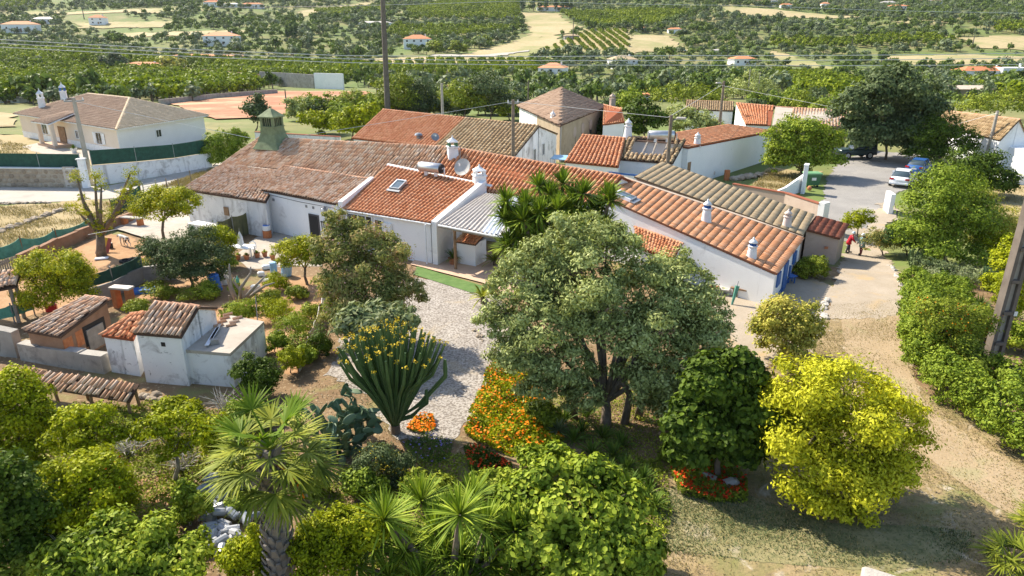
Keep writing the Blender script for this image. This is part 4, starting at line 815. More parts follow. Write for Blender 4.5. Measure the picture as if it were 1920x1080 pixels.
for p in (u_[1] + Vector((-.35, .05, 0)), u_[2] + Vector((-.2, -.2, 0)), u_[0] + Vector((.3, .3, 0))): MB().tube([Vector((p.x, p.y, 0)), p - Vector((0, 0, .05))], .09, 6).build('post', 'grey_wood', le)

# ================================================================== walls and fences
def wall_line(name, label, pts, h, th, mat, cat='wall', cap=None, jag=0.0, part='wall', group=None):
    """free-standing wall along world points; h may be a list"""
    pts = [Vector(p) for p in pts]; hs = h if isinstance(h, (list, tuple)) else [h] * len(pts)
    o = thing(name, label, cat, tuple(pts[0]), group); m = MB()
    for i in range(len(pts) - 1):
        p, q_ = pts[i], pts[i + 1]; d = flatdir(p, q_); n = Vector((d.y, -d.x, 0)) * th / 2
        ns = max(1, int((q_ - p).length / .9)) if jag else 1
        for k in range(ns):
            a, b_ = lerp(p, q_, k / ns), lerp(p, q_, (k + 1) / ns); ha = hs[i] + (hs[i + 1] - hs[i]) * k / ns + (jit(jag)); hb = hs[i] + (hs[i + 1] - hs[i]) * (k + 1) / ns + jit(jag)
            m.hexa([v + Vector((0, 0, -.3)) for v in (a - n, b_ - n, b_ + n, a + n)][::-1], [a - n + Vector((0, 0, ha)), b_ - n + Vector((0, 0, hb)), b_ + n + Vector((0, 0, hb)), a + n + Vector((0, 0, ha))][::-1])
    m.build(part, mat, o)
    if cap:
        m = MB()
        for i in range(len(pts) - 1):
            p, q_ = pts[i], pts[i + 1]; d = flatdir(p, q_); n = Vector((d.y, -d.x, 0)) * (th / 2 + .05)
            m.hexa([p - n + Vector((0, 0, hs[i] + .002)), q_ - n + Vector((0, 0, hs[i + 1] + .002)), q_ + n + Vector((0, 0, hs[i + 1] + .002)), p + n + Vector((0, 0, hs[i] + .002))], [p - n + Vector((0, 0, hs[i] + .08)), q_ - n + Vector((0, 0, hs[i + 1] + .08)), q_ + n + Vector((0, 0, hs[i + 1] + .08)), p + n + Vector((0, 0, hs[i] + .08))])
        m.build('coping', cap, o)
    return o
def screen(name, label, pts, z0, z1, mat, posts=True, sag=.0, cat='fence', pm_='metal_grey'):
    pts = [Vector(p) for p in pts]; o = thing(name, label, cat, tuple(pts[0]))
    for i in range(len(pts) - 1):
        p, q_ = pts[i], pts[i + 1]; n_ = 6; d = flatdir(p, q_); n = Vector((d.y, -d.x, 0)) * .015; V = []
        m = MB(); lo_, hi = [], []
        for k in range(n_ + 1):
            a = lerp(p, q_, k / n_); s_ = sag * math.sin(math.pi * k / n_); w_ = n * (3 * math.sin(k * 2.3 + i)) if sag else n * 0
            lo_.append((a - n + w_ + Vector((0, 0, z0)), a + n + w_ + Vector((0, 0, z0)))); hi.append((a - n - w_ + Vector((0, 0, z1 - s_)), a + n - w_ + Vector((0, 0, z1 - s_))))
        for k in range(n_): m.hexa([lo_[k][0], lo_[k + 1][0], lo_[k + 1][1], lo_[k][1]], [hi[k][0], hi[k + 1][0], hi[k + 1][1], hi[k][1]])
        m.build('netting', mat, o)
    if posts:
        for p in pts: MB().tube([p + Vector((0, 0, -.2)), p + Vector((0, 0, z1 + .12))], .035, 6).build('post', pm_, o)
    return o
# roadside: stone wall, white wall, green screening above both
st = [G(-150, 347), G(0, 350), G(80, 351), G(158, 352)]; wh = [G(178, 349), G(260, 337), G(330, 325), G(397, 313)]
sw = wall_line('stone_wall', 'brown rubble stone wall along the road below the villa', st, 1.75, .4, 'stone', cap='white_paint')
me_s = None
k = 0
for i in range(1, len(st) - 1 + 1):
    if i >= len(st): break
    p, q_ = st[i - 1], st[i]; d = flatdir(p, q_); n = Vector((d.y, -d.x, 0)); L = (q_ - p).length; x = 0
    if p.x < -75: x = L * .55
    while x < L - .3:
        for r_ in range(4):
            c = p + d * (x + (.25 if r_ % 2 else 0) + jit(.08)) + n * .2; c.z += .22 + r_ * .42
            if me_s is None:
                me_s = MB().ball((0, 0, 0), 1.0, 7, 4).build('stone', 'stone'); me_s.parent = sw; me_s.scale = (.26, .08, .19); me_s.location = c - ORG[sw.name]; me_s.rotation_euler = (0, 0, math.atan2(d.y, d.x)); o_ = me_s
            else:
                o_ = bpy.data.objects.new('stone', me_s.data); COL.objects.link(o_); o_.parent = sw; o_.location = c - ORG[sw.name]; o_.rotation_euler = (0, jit(.3), math.atan2(d.y, d.x)); o_.scale = (random.uniform(.2, .34), .08, random.uniform(.15, .22))
        x += .52
ww = wall_line('roadside_wall', 'white plastered roadside wall below the green screen', wh, [1.9, 1.7, 1.5, 1.5], .25, 'white_dirty')
tv = Vector((0, .25, 0))
screen('green_screen_fence', 'dark green screening fence along the villa garden', [p + tv + Vector((0, 0, 1.8)) for p in st] , 0.02, 1.25, 'green_net')
screen('green_screen_fence', 'green screen stretch above the white roadside wall', [p + tv + Vector((0, 0, h)) for p, h in zip(wh, (1.92, 1.72, 1.52, 1.52))], 0.02, 1.35, 'green_net')
gp = G(163, 352); gpt = thing('gate_pillar', 'white gate pillar between stone wall and white wall', 'pillar', tuple(gp)); MB().box((gp.x, gp.y, 1.3), (.55, .5, 2.6), .1, .04).build('shaft', 'white_wall', gpt); MB().box((gp.x, gp.y, 2.66), (.7, .62, .1), .1).build('cap', 'white_paint', gpt); MB().box((gp.x - 1.3, gp.y - .02, 1.0), (1.0, .3, 1.9), .05).build('meter_box', 'sheet_metal', gpt)
# earth wall and nets of the dirt yard
mw = [G(40, 505), G(110, 470), G(165, 446), G(245, 418), G(285, 392)]
wall_line('earth_wall', 'long brown earth wall beside the dirt yard', mw, [.9, .85, .8, .8, .75], .3, 'brown_wall', jag=.07)
screen('sagging_green_net', 'sagging green net fence behind the earth wall', [G(-20, 496), G(45, 478), G(110, 462), G(180, 432)], .1, 1.15, 'net_light', sag=.3, pm_='wood')
screen('dark_net_fence', 'dark green net fence up to the field gate', [G(213, 412), G(240, 396), G(268, 380)], .1, 1.5, 'green_net', sag=.1, pm_='wood')
fg = thing('field_gate', 'thin barred metal gate beside the road', 'gate', tuple(G(272, 372)))
gl = [G(272, 372), G(296, 366)]
for k in range(5): MB().tube([gl[0] + Vector((0, 0, .3 + .22 * k)), gl[1] + Vector((0, 0, .3 + .22 * k))], .025, 5).build('bar', 'metal_grey', fg)
for p in gl: MB().tube([p, p + Vector((0, 0, 1.4))], .05, 6).build('post', 'metal_grey', fg)
for i, (px, py) in enumerate(((316, 366), (338, 366), (360, 350))):
    p = G(px, py); tag(MB().tube([p, p + Vector((0, 0, 1.5))], .05, 6).build('fence_post', 'pole_wood'), ['weathered fence post right of the barred gate', 'weathered fence post nearest the lean-to roof', 'weathered fence post beside the road bend'][i], 'post', 'posts by the road')
pk = thing('picket_fence', 'short weathered picket fence at the left edge', 'fence', tuple(G(0, 516)))
for k in range(14):
    p = lerp(G(-8, 520), G(46, 500), k / 13); MB().box((p.x, p.y, .4), (.09, .03, .85 + jit(.05)), .3).build('picket', 'grey_wood', pk)
for z in (.25, .65): MB().tube([G(-8, 520) + Vector((0, .03, z)), G(46, 500) + Vector((0, .03, z))], .03, 5).build('rail', 'grey_wood', pk)
gw = [G(165, 570), G(215, 555), G(270, 528), G(330, 524)]
wall_line('garden_wall', 'grey rendered garden wall below the dark netting', gw, [.8, .85, .9, .95], .22, 'render_grey', jag=.05)
screen('dark_netting', 'dark netting running along the top of the garden wall', [p + Vector((0, .1, .85)) for p in gw[:3]], 0, .7, 'green_net', sag=.08, pm_='metal_grey')
pm('tarp', [(.10, .105, .05), (.17, .165, .08)], 1.5, .9, streak=((.07, .07, .04), 2, .5, .7)); screen('green_tarp_fence', 'curved mossy green tarp fence against the white annexe', [G(414, 458), G(440, 448), G(470, 438), G(496, 430)], 0.02, 1.6, 'tarp', sag=.12)
wall_line('ruined_wall', 'crumbling grey wall in front of the tiled shed', [G(48, 672), G(120, 685), G(204, 698)], [.8, .85, .8], .45, 'render_grey', jag=.05)
wall_line('dark_wall', 'rough dark stone wall at the left edge below the shed', [G(-40, 660), G(40, 668)], 1.3, .4, 'render_grey', jag=.08)
screen('pale_green_net', 'pale green net strip beside the tiled shed', [G(-30, 618), G(28, 606), G(66, 592)], .35, .95, 'net_light', sag=.1)
# boundary of the drive: leaning plastic sheet fence
screen('plastic_sheet_fence', 'sagging grey plastic sheet fence between vegetable plot and drive', [G(560, 700), G(582, 655), G(602, 600), G(612, 550)], .02, .75, 'sheet_metal', sag=.15, pm_='wood')
# right side: lane walls
ln = [P(1372, 372, 0), P(1470, 392, 0), P(1533, 418, 0)]
lw = wall_line('coped_wall', 'beige yard wall with red tile coping beside the square', ln, [1.25, 1.3, 1.45], .25, 'pink_wall', cap='tile_red')
p = P(1540, 418, 0); MB().box((p.x, p.y, .8), (.7, .5, 1.6), .6).build('end_pier', 'white_wall', lw)
gq1 = [P(1432, 372, 0), P(1470, 368, 0), P(1503, 360, 0)]
wall_line('sloping_white_wall', 'white sloping wall rising to the gate pier', gq1, [.2, .8, 1.6], .22, 'white_wall')
p = G(1505, 362); gpr = thing('gate_pier', 'tall white gate pier beside the green bin', 'pillar', tuple(p)); MB().box((p.x, p.y, 1.25), (.3, .9, 2.5), -.5, .03).build('shaft', 'white_wall', gpr); MB().box((p.x, p.y, 2.54), (.38, 1.0, .08), -.5).build('cap', 'grey_white', gpr)
p = G(1664, 398); gpr = thing('gate_pier', 'white pier half hidden by the bush at the square', 'pillar', tuple(p)); MB().box((p.x, p.y, .75), (.35, 1.4, 1.6), -.2, .03).build('shaft', 'white_wall', gpr)
wall_line('right_yard_wall', 'grey block wall on the right edge meadow', [G(1838, 330), G(1890, 345), G(1960, 350)], .85, .2, 'grey_white')
wall_line('hedge_foot_wall', 'pale low wall at the foot of the concrete pole', [G(1868, 690), G(1960, 735)], .35, .25, 'pale_stone')
# grove boundary walls far left
wall_line('grove_wall', 'long dark brown wall through the orange grove', [G(345, 142), G(420, 150), G(490, 158)], 3.5, .6, 'brown_wall')
wall_line('grove_wall', 'grey farm wall at the edge of the orange grove', [G(490, 158), G(590, 166)], 4.5, .6, 'render_grey'); wall_line('grove_wall', 'white farm wall end beside the grove', [G(592, 166), G(645, 168)], 5, .6, 'white_wall')
wall_line('field_wall', 'grey boundary wall behind the villa', [G(300, 198), G(400, 186), G(520, 176)], 1.3, .4, 'render_grey')
wall_line('back_garden_wall', 'white garden wall with red coping behind the green chimney', [P(482, 275, 0), P(640, 282, 0)], [1.8, 1.6], .3, 'white_dirty', cap='tile_red')
# dry-stone edging: separate stones
def rocks(label, pts, n, s, mat='stone', group='stones', cat='stone', name='stone', h=1.0):
    me = None
    for k in range(n):
        t = (k + .5) / n * (len(pts) - 1); i = min(int(t), len(pts) - 2); p = lerp(pts[i], pts[i + 1], t - i); sc = s * random.uniform(.6, 1.4)
        if me is None:
            bm = bmesh.new(); bmesh.ops.create_icosphere(bm, subdivisions=2, radius=1)
            for v in bm.verts: v.co *= 1 + random.uniform(-.18, .18); v.co.z *= .7
            me = bpy.data.meshes.new(name); bm.to_mesh(me); bm.free(); me.materials.append(M(mat))
        o = bpy.data.objects.new(name, me); COL.objects.link(o); o.location = (p.x + jit(s), p.y + jit(s), p.z + sc * .3 * h); o.rotation_euler = (jit(.4), jit(.4), random.uniform(0, 6)); o.scale = (sc, sc * random.uniform(.7, 1.1), sc * random.uniform(.6, 1))
        tag(o, label, cat, group)
rocks('loose stone of the tumbled dry wall in the roadside meadow', [G(-10, 440), G(30, 425), G(80, 408), G(118, 394)], 46, .22, group='tumbled meadow wall stones')
rocks('small stone edging the road verge', [G(-10, 383), G(100, 381)], 30, .16, group='verge edge stones')
rocks('stone of the low border beside the gravel court', [G(1552, 560), G(1538, 600), G(1528, 640)], 34, .17, 'pale_stone', 'court border stones')
rocks('stone edging the lane garden', [G(1668, 498), G(1690, 530), G(1700, 560)], 22, .16, 'pale_stone', 'lane border stones')
rocks('rubble stone on the heap by the blank white wall', [G(1378, 338), G(1400, 334), G(1432, 330)], 60, .3, 'stone', 'rubble heap stones', h=1.6)
rocks('stone of the small border at the gravel drive edge', [G(892, 620), G(905, 640)], 8, .13, 'stone', 'drive edge stones')
rocks('stone in the flower bed under the olive', [G(1290, 880), G(1330, 900), G(1400, 910)], 8, .2, 'pale_stone', 'flower bed stones')
rocks('broken stone of the collapsed wall right of the low shelter', [G(262, 745), G(310, 752), G(345, 760)], 30, .17, 'stone', 'collapsed wall stones', h=1.6)
p = G(1648, 1098); tag(MB().box((p.x, p.y, .16), (.9, .5, .32), -.5, .07).build('stone_block', 'pale_stone'), 'cut pale stone block on the lawn at the bottom edge', 'stone')
# ================================================================== plants of the garden
def blades(C, D, ln, wd, droop=.35, seg=3, side=None):
    """long leaves from C along D (arrays), arching under their weight; seg quads each, pointed"""
    m = len(C); D = D / np.linalg.norm(D, axis=1)[:, None]; L = np.broadcast_to(np.asarray(ln, float), (m,)) * RNG.uniform(.8, 1.2, m)
    up = np.array([0, 0, 1.0]); Sd = np.cross(D, up) + RNG.normal(0, .12, (m, 3)); Sd /= np.linalg.norm(Sd, axis=1)[:, None] + 1e-9
    V = []; prof = [.55, 1, .8, 0.06] if seg == 3 else [.6, 1, 0.06]
    for k in range(seg + 1):
        t = k / seg; c = C + D * (L * t)[:, None]; c[:, 2] -= droop * L * t * t * (1 - .5 * np.abs(D[:, 2]))
        h = Sd * (wd * prof[k] * .5); V += [c - h, c + h]
    V = np.stack(V, 1).reshape(-1, 3); n = 2 * (seg + 1); b = (np.arange(m) * n)[:, None]
    Fq = np.concatenate([b + np.array([[2 * k, 2 * k + 1, 2 * k + 3, 2 * k + 2]]) for k in range(seg)])
    return V, Fq
def rosette(parent, c, n, ln, wd, leaf, axis=(0, 0, 1), spread=(-.25, 1.0), droop=.3, name='leaf_rosette'):
    ax = np.array(axis, float); el = RNG.uniform(spread[0], spread[1], n) * math.pi / 2; az = RNG.uniform(0, 2 * math.pi, n)
    D = np.stack([np.cos(el) * np.cos(az), np.cos(el) * np.sin(az), np.sin(el)], 1) + (ax - np.array([0, 0, 1])) * .7
    V, Fq = blades(np.tile(np.array(c, float), (n, 1)) + D * .04, D, ln, wd, droop); return np_obj(name, V, [Fq], leaf, parent)
def Yof(px, py): return G(px, py).y
def bush(name, label, cat, base, lobes, leaf, n, ln, wd, **k):
    b = G(*base); Y = b.y; L = [lob(l[0], l[1], l[2], l[3] if len(l) > 3 else None, Y + (l[4] if len(l) > 4 else 0)) for l in lobes]
    L = [(x, y, max(z, b.z + rz * .55), rx, ry, rz) for x, y, z, rx, ry, rz in L]
    return tree(name, label, cat, tuple(b), L, leaf, n, ln, wd, **k)
def bed(name, label, cat, poly, h, leaf, n, ln, wd, fl=None, bumps=1.2, flat=1.2):
    """low planting that nobody could count, over a patch of ground"""
    pts = [G(*p) for p in poly]; xs = [p.x for p in pts]; ys = [p.y for p in pts]
    def inside(x, y):
        c = np.zeros(len(x), bool); j = len(pts) - 1
        for i in range(len(pts)):
            a, b = pts[i], pts[j]; k = ((a.y > y) != (b.y > y)) & (x < (b.x - a.x) * (y - a.y) / (b.y - a.y + 1e-9) + a.x); c ^= k; j = i
        return c
    def scat(m):
        x = RNG.uniform(min(xs), max(xs), m * 3); y = RNG.uniform(min(ys), max(ys), m * 3); k = inside(x, y); return x[k][:m], y[k][:m]
    def hh(x, y): return h * np.clip(.55 + .45 * np.sin(x * bumps * 2.1 + 1) * np.cos(y * bumps * 1.7) + .3 * np.sin(x * 4.3 + y * 3.7), .1, 1.3)
    x, y = scat(n); z = gz(x, y) + hh(x, y) * RNG.random(len(x)) ** .45 + .02
    N = RNG.normal(size=(len(x), 3)); N[:, 2] += flat; V, Fq = leaves(np.stack([x, y, z], 1), N, ln, wd); V[:, 2] = np.maximum(V[:, 2], gz(V[:, 0], V[:, 1]) + .01)
    o = tag(np_obj(name, V, [Fq], leaf), label, cat, kind='stuff')
    for (fm, fn, fs) in (fl or []):
        x, y = scat(fn); z = gz(x, y) + hh(x, y) * RNG.uniform(.85, 1.15, len(x)) + .05; N = RNG.normal(size=(len(x), 3)) * .5; N[:, 2] += 1
        V, Fq = leaves(np.stack([x, y, z], 1), N, fs, fs * .9, .05); c = np_obj('blossom', V, [Fq], fm, o); c['kind'] = 'stuff'
    return o, scat, hh
def grass(name, label, poly, n, ln, wd, leaf, cat='grass'):
    pts = [G(*p) for p in poly]
    xs = [p.x for p in pts]; ys = [p.y for p in pts]; x = RNG.uniform(min(xs), max(xs), n * 3); y = RNG.uniform(min(ys), max(ys), n * 3); c = np.zeros(len(x), bool); j = len(pts) - 1
    for i in range(len(pts)):
        a, b = pts[i], pts[j]; c ^= ((a.y > y) != (b.y > y)) & (x < (b.x - a.x) * (y - a.y) / (b.y - a.y + 1e-9) + a.x); j = i
    pat = np.sin(x * .9 + 1.7 * np.sin(y * .7)) * np.cos(y * 1.1 + x * .4) + RNG.normal(0, .5, len(x)); c &= pat > -.15
    x, y = x[c][:n], y[c][:n]; C = np.stack([x, y, gz(x, y) + .02], 1); D = RNG.normal(0, .55, (len(x), 3)); D[:, 2] = 1
    V, Fq = blades(C, D, ln, wd, .5, 2); return tag(np_obj(name, V, [Fq], leaf), label, cat, kind='stuff')

# --- the big olive
b = G(1135, 800); Y = b.y
OL = [(1095, 440, 62, 50, 2.6), (1140, 470, 60, 55, 2.2), (1050, 480, 60, 55, 2.3), (990, 530, 72, 62, 1.9), (1090, 540, 90, 70, 1.6), (1200, 530, 70, 62, 2.0), (1255, 500, 48, 44, 2.3), (1290, 560, 70, 62, 1.6), (955, 600, 60, 58, 1.2), (1040, 610, 80, 66, 1.0), (1150, 610, 85, 66, .9), (1250, 620, 80, 66, .9), (1325, 640, 55, 60, .8), (975, 665, 62, 55, .5), (1060, 690, 62, 52, .2), (1240, 700, 80, 66, .1), (1320, 700, 58, 60, .2), (1265, 760, 70, 58, -.3), (1010, 730, 50, 42, -.2), (1100, 745, 45, 34, -.2)]
oll = [lob(x, y, r, ry, Y + dy, r * .95) for x, y, r, ry, dy in OL]
ot = tree('olive_tree', 'huge silvery olive tree with many stems in mid garden', 'tree', tuple(b), oll, 'leaf_olive', 70000, .12, .042, trunk=.2, clump=.24, per=30, shell=.4, flat=.5, twigs=7, fill=.22, bsz=.32)
for k, (x0, y0, x1, y1) in enumerate(((1170, 770, 1165, 640), (1075, 760, 1045, 650), (1195, 760, 1190, 660))):
    p, q_ = G(x0, y0 + 25), A(x1, y1, Y + .8); MB().tube([p - Vector((0, 0, .1)), lerp(p, q_, .35) + Vector((.25, 0, 0)), lerp(p, q_, .65) - Vector((.2, 0, 0)), q_], [.17, .13, .11, .07], 7).build('stem', 'bark', ot, True)
# --- yellow tree on the lawn
bush('golden_tree', 'round golden-yellow tree standing on the dry lawn', 'tree', (1568, 925), [(1520, 740, 70, 62, .4), (1600, 735, 75, 62, .5), (1500, 810, 70, 62, -.1), (1585, 815, 95, 80, 0), (1655, 800, 58, 60, .2), (1510, 880, 66, 58, -.5), (1590, 890, 80, 62, -.5), (1655, 865, 55, 50, -.2), (1560, 930, 60, 36, -.6)], 'leaf_yellow', 36000, .10, .04, trunk=.14, clump=.2, per=24, shell=.62, flat=.5, bsz=.4, fill=.2)
bush('flowering_bush', 'pale lime bush beside the gravel court', 'bush', (1470, 668), [(1470, 590, 48, 40), (1440, 615, 40, 40), (1500, 610, 42, 42), (1470, 640, 50, 34, -.2)], 'leaf_lime', 9000, .11, .05, trunk=.07, clump=.2, shell=.55)
bush('fig_tree', 'dark green fig tree in the shade right of the olive', 'tree', (1345, 890), [(1330, 720, 55, 45, .4), (1390, 700, 45, 40, .6), (1400, 760, 50, 50, .2), (1310, 790, 55, 50, -.1), (1370, 830, 60, 45, -.3), (1420, 830, 36, 40, -.1), (1290, 840, 40, 36, -.2)], 'leaf_deep', 17000, .13, .09, trunk=.1, clump=.24, per=16, shell=.5)
bush('fig_tree', 'large bright green fig tree at the bottom edge', 'tree', (1090, 1130), [(1040, 890, 62, 40, 2.0), (1110, 900, 58, 42, 1.8), (990, 940, 60, 44, 1.2), (1080, 960, 80, 50, .9), (1165, 960, 60, 48, 1.2), (1000, 1010, 66, 48, .5), (1100, 1030, 85, 50, .2), (1190, 1030, 55, 55, .5), (1060, 1080, 80, 45, -.2), (1170, 1090, 66, 45, -.1)], 'leaf_fig', 27000, .118, .07, trunk=.14, clump=.26, per=15, shell=.5, flat=.9, fill=.15, bsz=.34)
# --- yuccas
def yucca(label, base, heads, ln, wd, n=46, trunkr=.09, leaf='leaf_yucca'):
    b = G(*base); t = thing('yucca', label, 'yucca', tuple(b))
    for (px, py, dy) in heads:
        c = A(px, py, b.y + dy); c.z = max(c.z, b.z + .3)
        rosette(t, c, n, ln, wd, leaf, spread=(-.3, .95), droop=.18)
        m_ = lerp(b, c, .5) + Vector((jit(.1), jit(.1), -.1)); MB().tube([b + Vector((jit(.3), jit(.3), -.1)), m_, c], [trunkr * 1.2, trunkr, trunkr * .8], 6).build('stem', 'bark', t)
    return t
yucca('spiky yucca thicket along the bottom edge', (850, 1110), [(735, 975, .9), (790, 940, 1.5), (840, 975, 1.0), (885, 935, 1.6), (760, 1035, .2), (835, 1045, .1), (905, 1000, .7), (920, 1060, .1), (700, 1020, .5), (960, 1040, .3), (670, 1060, 0), (870, 1090, -.3), (790, 1090, -.3), (980, 1085, -.2), (730, 1085, -.2), (945, 970, 1.0), (815, 1000, .6)] + [(random.uniform(650, 985), random.uniform(960, 1085), random.uniform(-.3, .9)) for _ in range(9)], .85, .05, 125)
hd = [(985, 385, 0), (1030, 365, .3), (1075, 372, .3), (1110, 395, .2), (960, 415, -.2), (1005, 420, -.4), (1050, 410, -.2), (1090, 430, -.3), (1135, 420, 0), (970, 445, -.6), (1040, 450, -.6), (1120, 455, -.4), (1010, 350, .6), (1055, 345, .7), (950, 395, .2), (1145, 445, 0), (1080, 395, .3), (1010, 395, .2), (1000, 460, -.7), (955, 460, -.6)] + [(945 + random.uniform(0, 210), 352 + random.uniform(10, 115), random.uniform(-.9, .5)) for _ in range(30)]
yucca('tall many-headed yucca in front of the orange roof', (1050, 560), hd, .95, .09, 120, .1)
# --- fan palm
def fan(parent, c, d, pet, rad, n, leaf, name='frond', fold=.5, droop=.35):
    """petiole from c along d ending in a pleated fan"""
    c, d = Vector(c), Vector(d).normalized(); e = c + d * pet + Vector((0, 0, -.12 * pet * pet)); f = (e - c).normalized(); f = (f + Vector((0, 0, -.15))).normalized()
    s_ = f.cross(Vector((0, 0, 1)));  s_ = s_.normalized() if s_.length > .05 else Vector((1, 0, 0)); u = s_.cross(f)
    o = MB().tube([c, lerp(c, e, .5) + Vector((0, 0, .05 * pet)), e], [.035, .025, .018], 5).build(name, leaf, parent)
    an = np.linspace(-1.75, 1.75, n) + RNG.normal(0, .03, n); ff, ss, uu = np.array(f), np.array(s_), np.array(u)
    D = np.cos(an)[:, None] * ff + np.sin(an)[:, None] * ss + (np.abs(np.sin(an)) * fold * .5)[:, None] * uu + RNG.normal(0, .05, (n, 3))
    V, Fq = blades(np.tile(np.array(e), (n, 1)), D, rad * (1 - .12 * np.abs(an)), rad * .07, droop); np_obj('blade', V, [Fq], leaf, o); return o
pb = G(528, 1130); pc = A(507, 842, pb.y); pl = thing('fan_palm', 'fan palm with shaggy trunk and drooping dry fronds in the foreground', 'palm', tuple(pb))
nh = 26; tr_ = [lerp(pb, pc, t) + Vector((.05 * math.sin(t * 6), 0, 0)) for t in [k / 8 for k in range(9)]]
MB().tube(tr_, [.36, .33, .3, .28, .26, .25, .24, .22, .16], 12).build('trunk', 'palm_trunk', pl, True)
bt = None
for k in range(150):
    t = k / 150; c = lerp(pb, pc, t); a = k * 2.4; r_ = .35 - .13 * t; d_ = Vector((math.cos(a), math.sin(a), .75)).normalized()
    m = MB(); s_ = Vector((-math.sin(a), math.cos(a), 0)); p0 = c + Vector((math.cos(a) * r_ * .86, math.sin(a) * r_ * .86, 0))
    if bt is None:
        x_, z_2 = Vector((1, 0, 0)), Vector((.62, 0, .78)); bt = MB().hexa([Vector((0, -.07, 0)), Vector((.05, -.07, -.03)), Vector((.05, .07, -.03)), Vector((0, .07, 0))], [Vector((.10, -.045, .2)), Vector((.13, -.03, .18)), Vector((.13, .03, .18)), Vector((.10, .045, .2))]).build('leaf_base', 'palm_trunk'); bt.parent = pl; o_ = bt
    else: o_ = bpy.data.objects.new('leaf_base', bt.data); COL.objects.link(o_); o_.parent = pl
    o_.location = p0 - ORG[pl.name]; o_.rotation_euler = (0, 0, a); s3 = random.uniform(.85, 1.35); o_.scale = (s3, s3, s3)
for k in range(32):
    a = k * 2.39996 + jit(.2); el = 1.0 - 1.5 * (k / 32) ** .9; d_ = Vector((math.cos(a) * math.cos(el), math.sin(a) * math.cos(el), math.sin(el)))
    fan(pl, pc + Vector((0, 0, .1 - .5 * k / 32)), d_, random.uniform(.7, 1.05), random.uniform(.68, .86), 34, 'leaf_palm_new' if k < 5 else 'leaf_palm', droop=.12 + .22 * k / 32)
for k in range(11):
    a = k * 2.1 + 1; d_ = Vector((math.cos(a) * .55, math.sin(a) * .55, -.8)); fan(pl, pc + Vector((0, 0, -.6)), d_, .55, .6, 18, 'leaf_dry', 'dry_frond', .9, .9)
MB().tube([pc + Vector((.1, -.1, -.3)), pc + Vector((.6, -.4, -.45)), pc + Vector((.85, -.6, -.9))], [.03, .025, .02], 5).build('fruit_stalk', 'petal_orange', pl)
# small fan palms at the lower right corner
for i, (px, py, lab) in enumerate(((1890, 1075, 'low fan palm at the bottom right corner'), (1950, 1015, 'fan palm tips on the right edge by the lawn'))):
    p = G(px, py); t = thing('dwarf_palm', lab, 'palm', tuple(p)); MB().tube([p, p + Vector((0, 0, .4))], [.16, .12], 8).build('trunk', 'palm_trunk', t)
    for k in range(16):
        a = k * 2.4; el = .95 - .9 * k / 16; fan(t, p + Vector((0, 0, .4)), (math.cos(a) * math.cos(el), math.sin(a) * math.cos(el), math.sin(el)), .45, .6, 22, 'leaf_palm', droop=.25)
# --- candelabra cactus
cb = G(742, 812); ca = thing('candelabra_cactus', 'many-armed candelabra cactus topped with yellow blooms', 'cactus', tuple(cb))
def ribbed(pts, r, nr=5):
    m = MB(); pts = [Vector(p) for p in pts]; rings = []
    for i, p in enumerate(pts):
        d_ = (pts[min(i + 1, len(pts) - 1)] - pts[max(i - 1, 0)]).normalized(); x = d_.orthogonal().normalized(); y = d_.cross(x); rr = r * (1, 1, 1, .98, .6)[min(4, max(0, i - len(pts) + 5))]
        rings.append([p + (x * math.cos(math.pi * k / nr) + y * math.sin(math.pi * k / nr)) * rr * (1.0 if k % 2 == 0 else .55) for k in range(2 * nr)])
    return m.loft(rings)
MB().tube([cb - Vector((0, 0, .2)), cb + Vector((0, 0, .35))], [.2, .17], 8).build('trunk', 'bark', ca)
fp = []
for k in range(112):
    t = (k + .5) / 112; a = k * 2.39996; rr = math.sqrt(t); tx = math.cos(a) * rr * 1.9; ty = math.sin(a) * rr * 1.5
    zt = 4.1 - .85 * rr ** 2 + jit(.2); e = cb + Vector((tx, ty, zt)); lowz = .25 + rr * .25
    pts = [cb + Vector((tx * .03, ty * .03, lowz * .6)), cb + Vector((tx * .2, ty * .2, .9 + jit(.1))), cb + Vector((tx * .5, ty * .5, 1.9 + jit(.1))), cb + Vector((tx * .82, ty * .82, zt * .78)), e]
    ribbed(pts, .064).build('arm', 'cactus', ca); fp.append(e)
for (px, py, h) in ((835, 690, .8), (800, 740, .5), (670, 640, .6)):
    p = A(px, py, cb.y - .2); ribbed([cb + Vector((0, 0, .5)), lerp(cb, p, .5) + Vector((0, 0, -.1)), p + Vector((0, 0, -.3)), p, p + Vector((0, 0, h * .4))], .085).build('arm', 'cactus', ca)
for e in fp[::-1]:
    if random.random() < .3: continue
    C = np.array(e) + RNG.normal(0, .045, (12, 3)) + np.array([0, 0, .03]); N = RNG.normal(size=(12, 3)); N[:, 2] += .8; V, Fq = leaves(C, N, .07, .06, .05); np_obj('flower_head', V, [Fq], 'petal_yellow', ca)
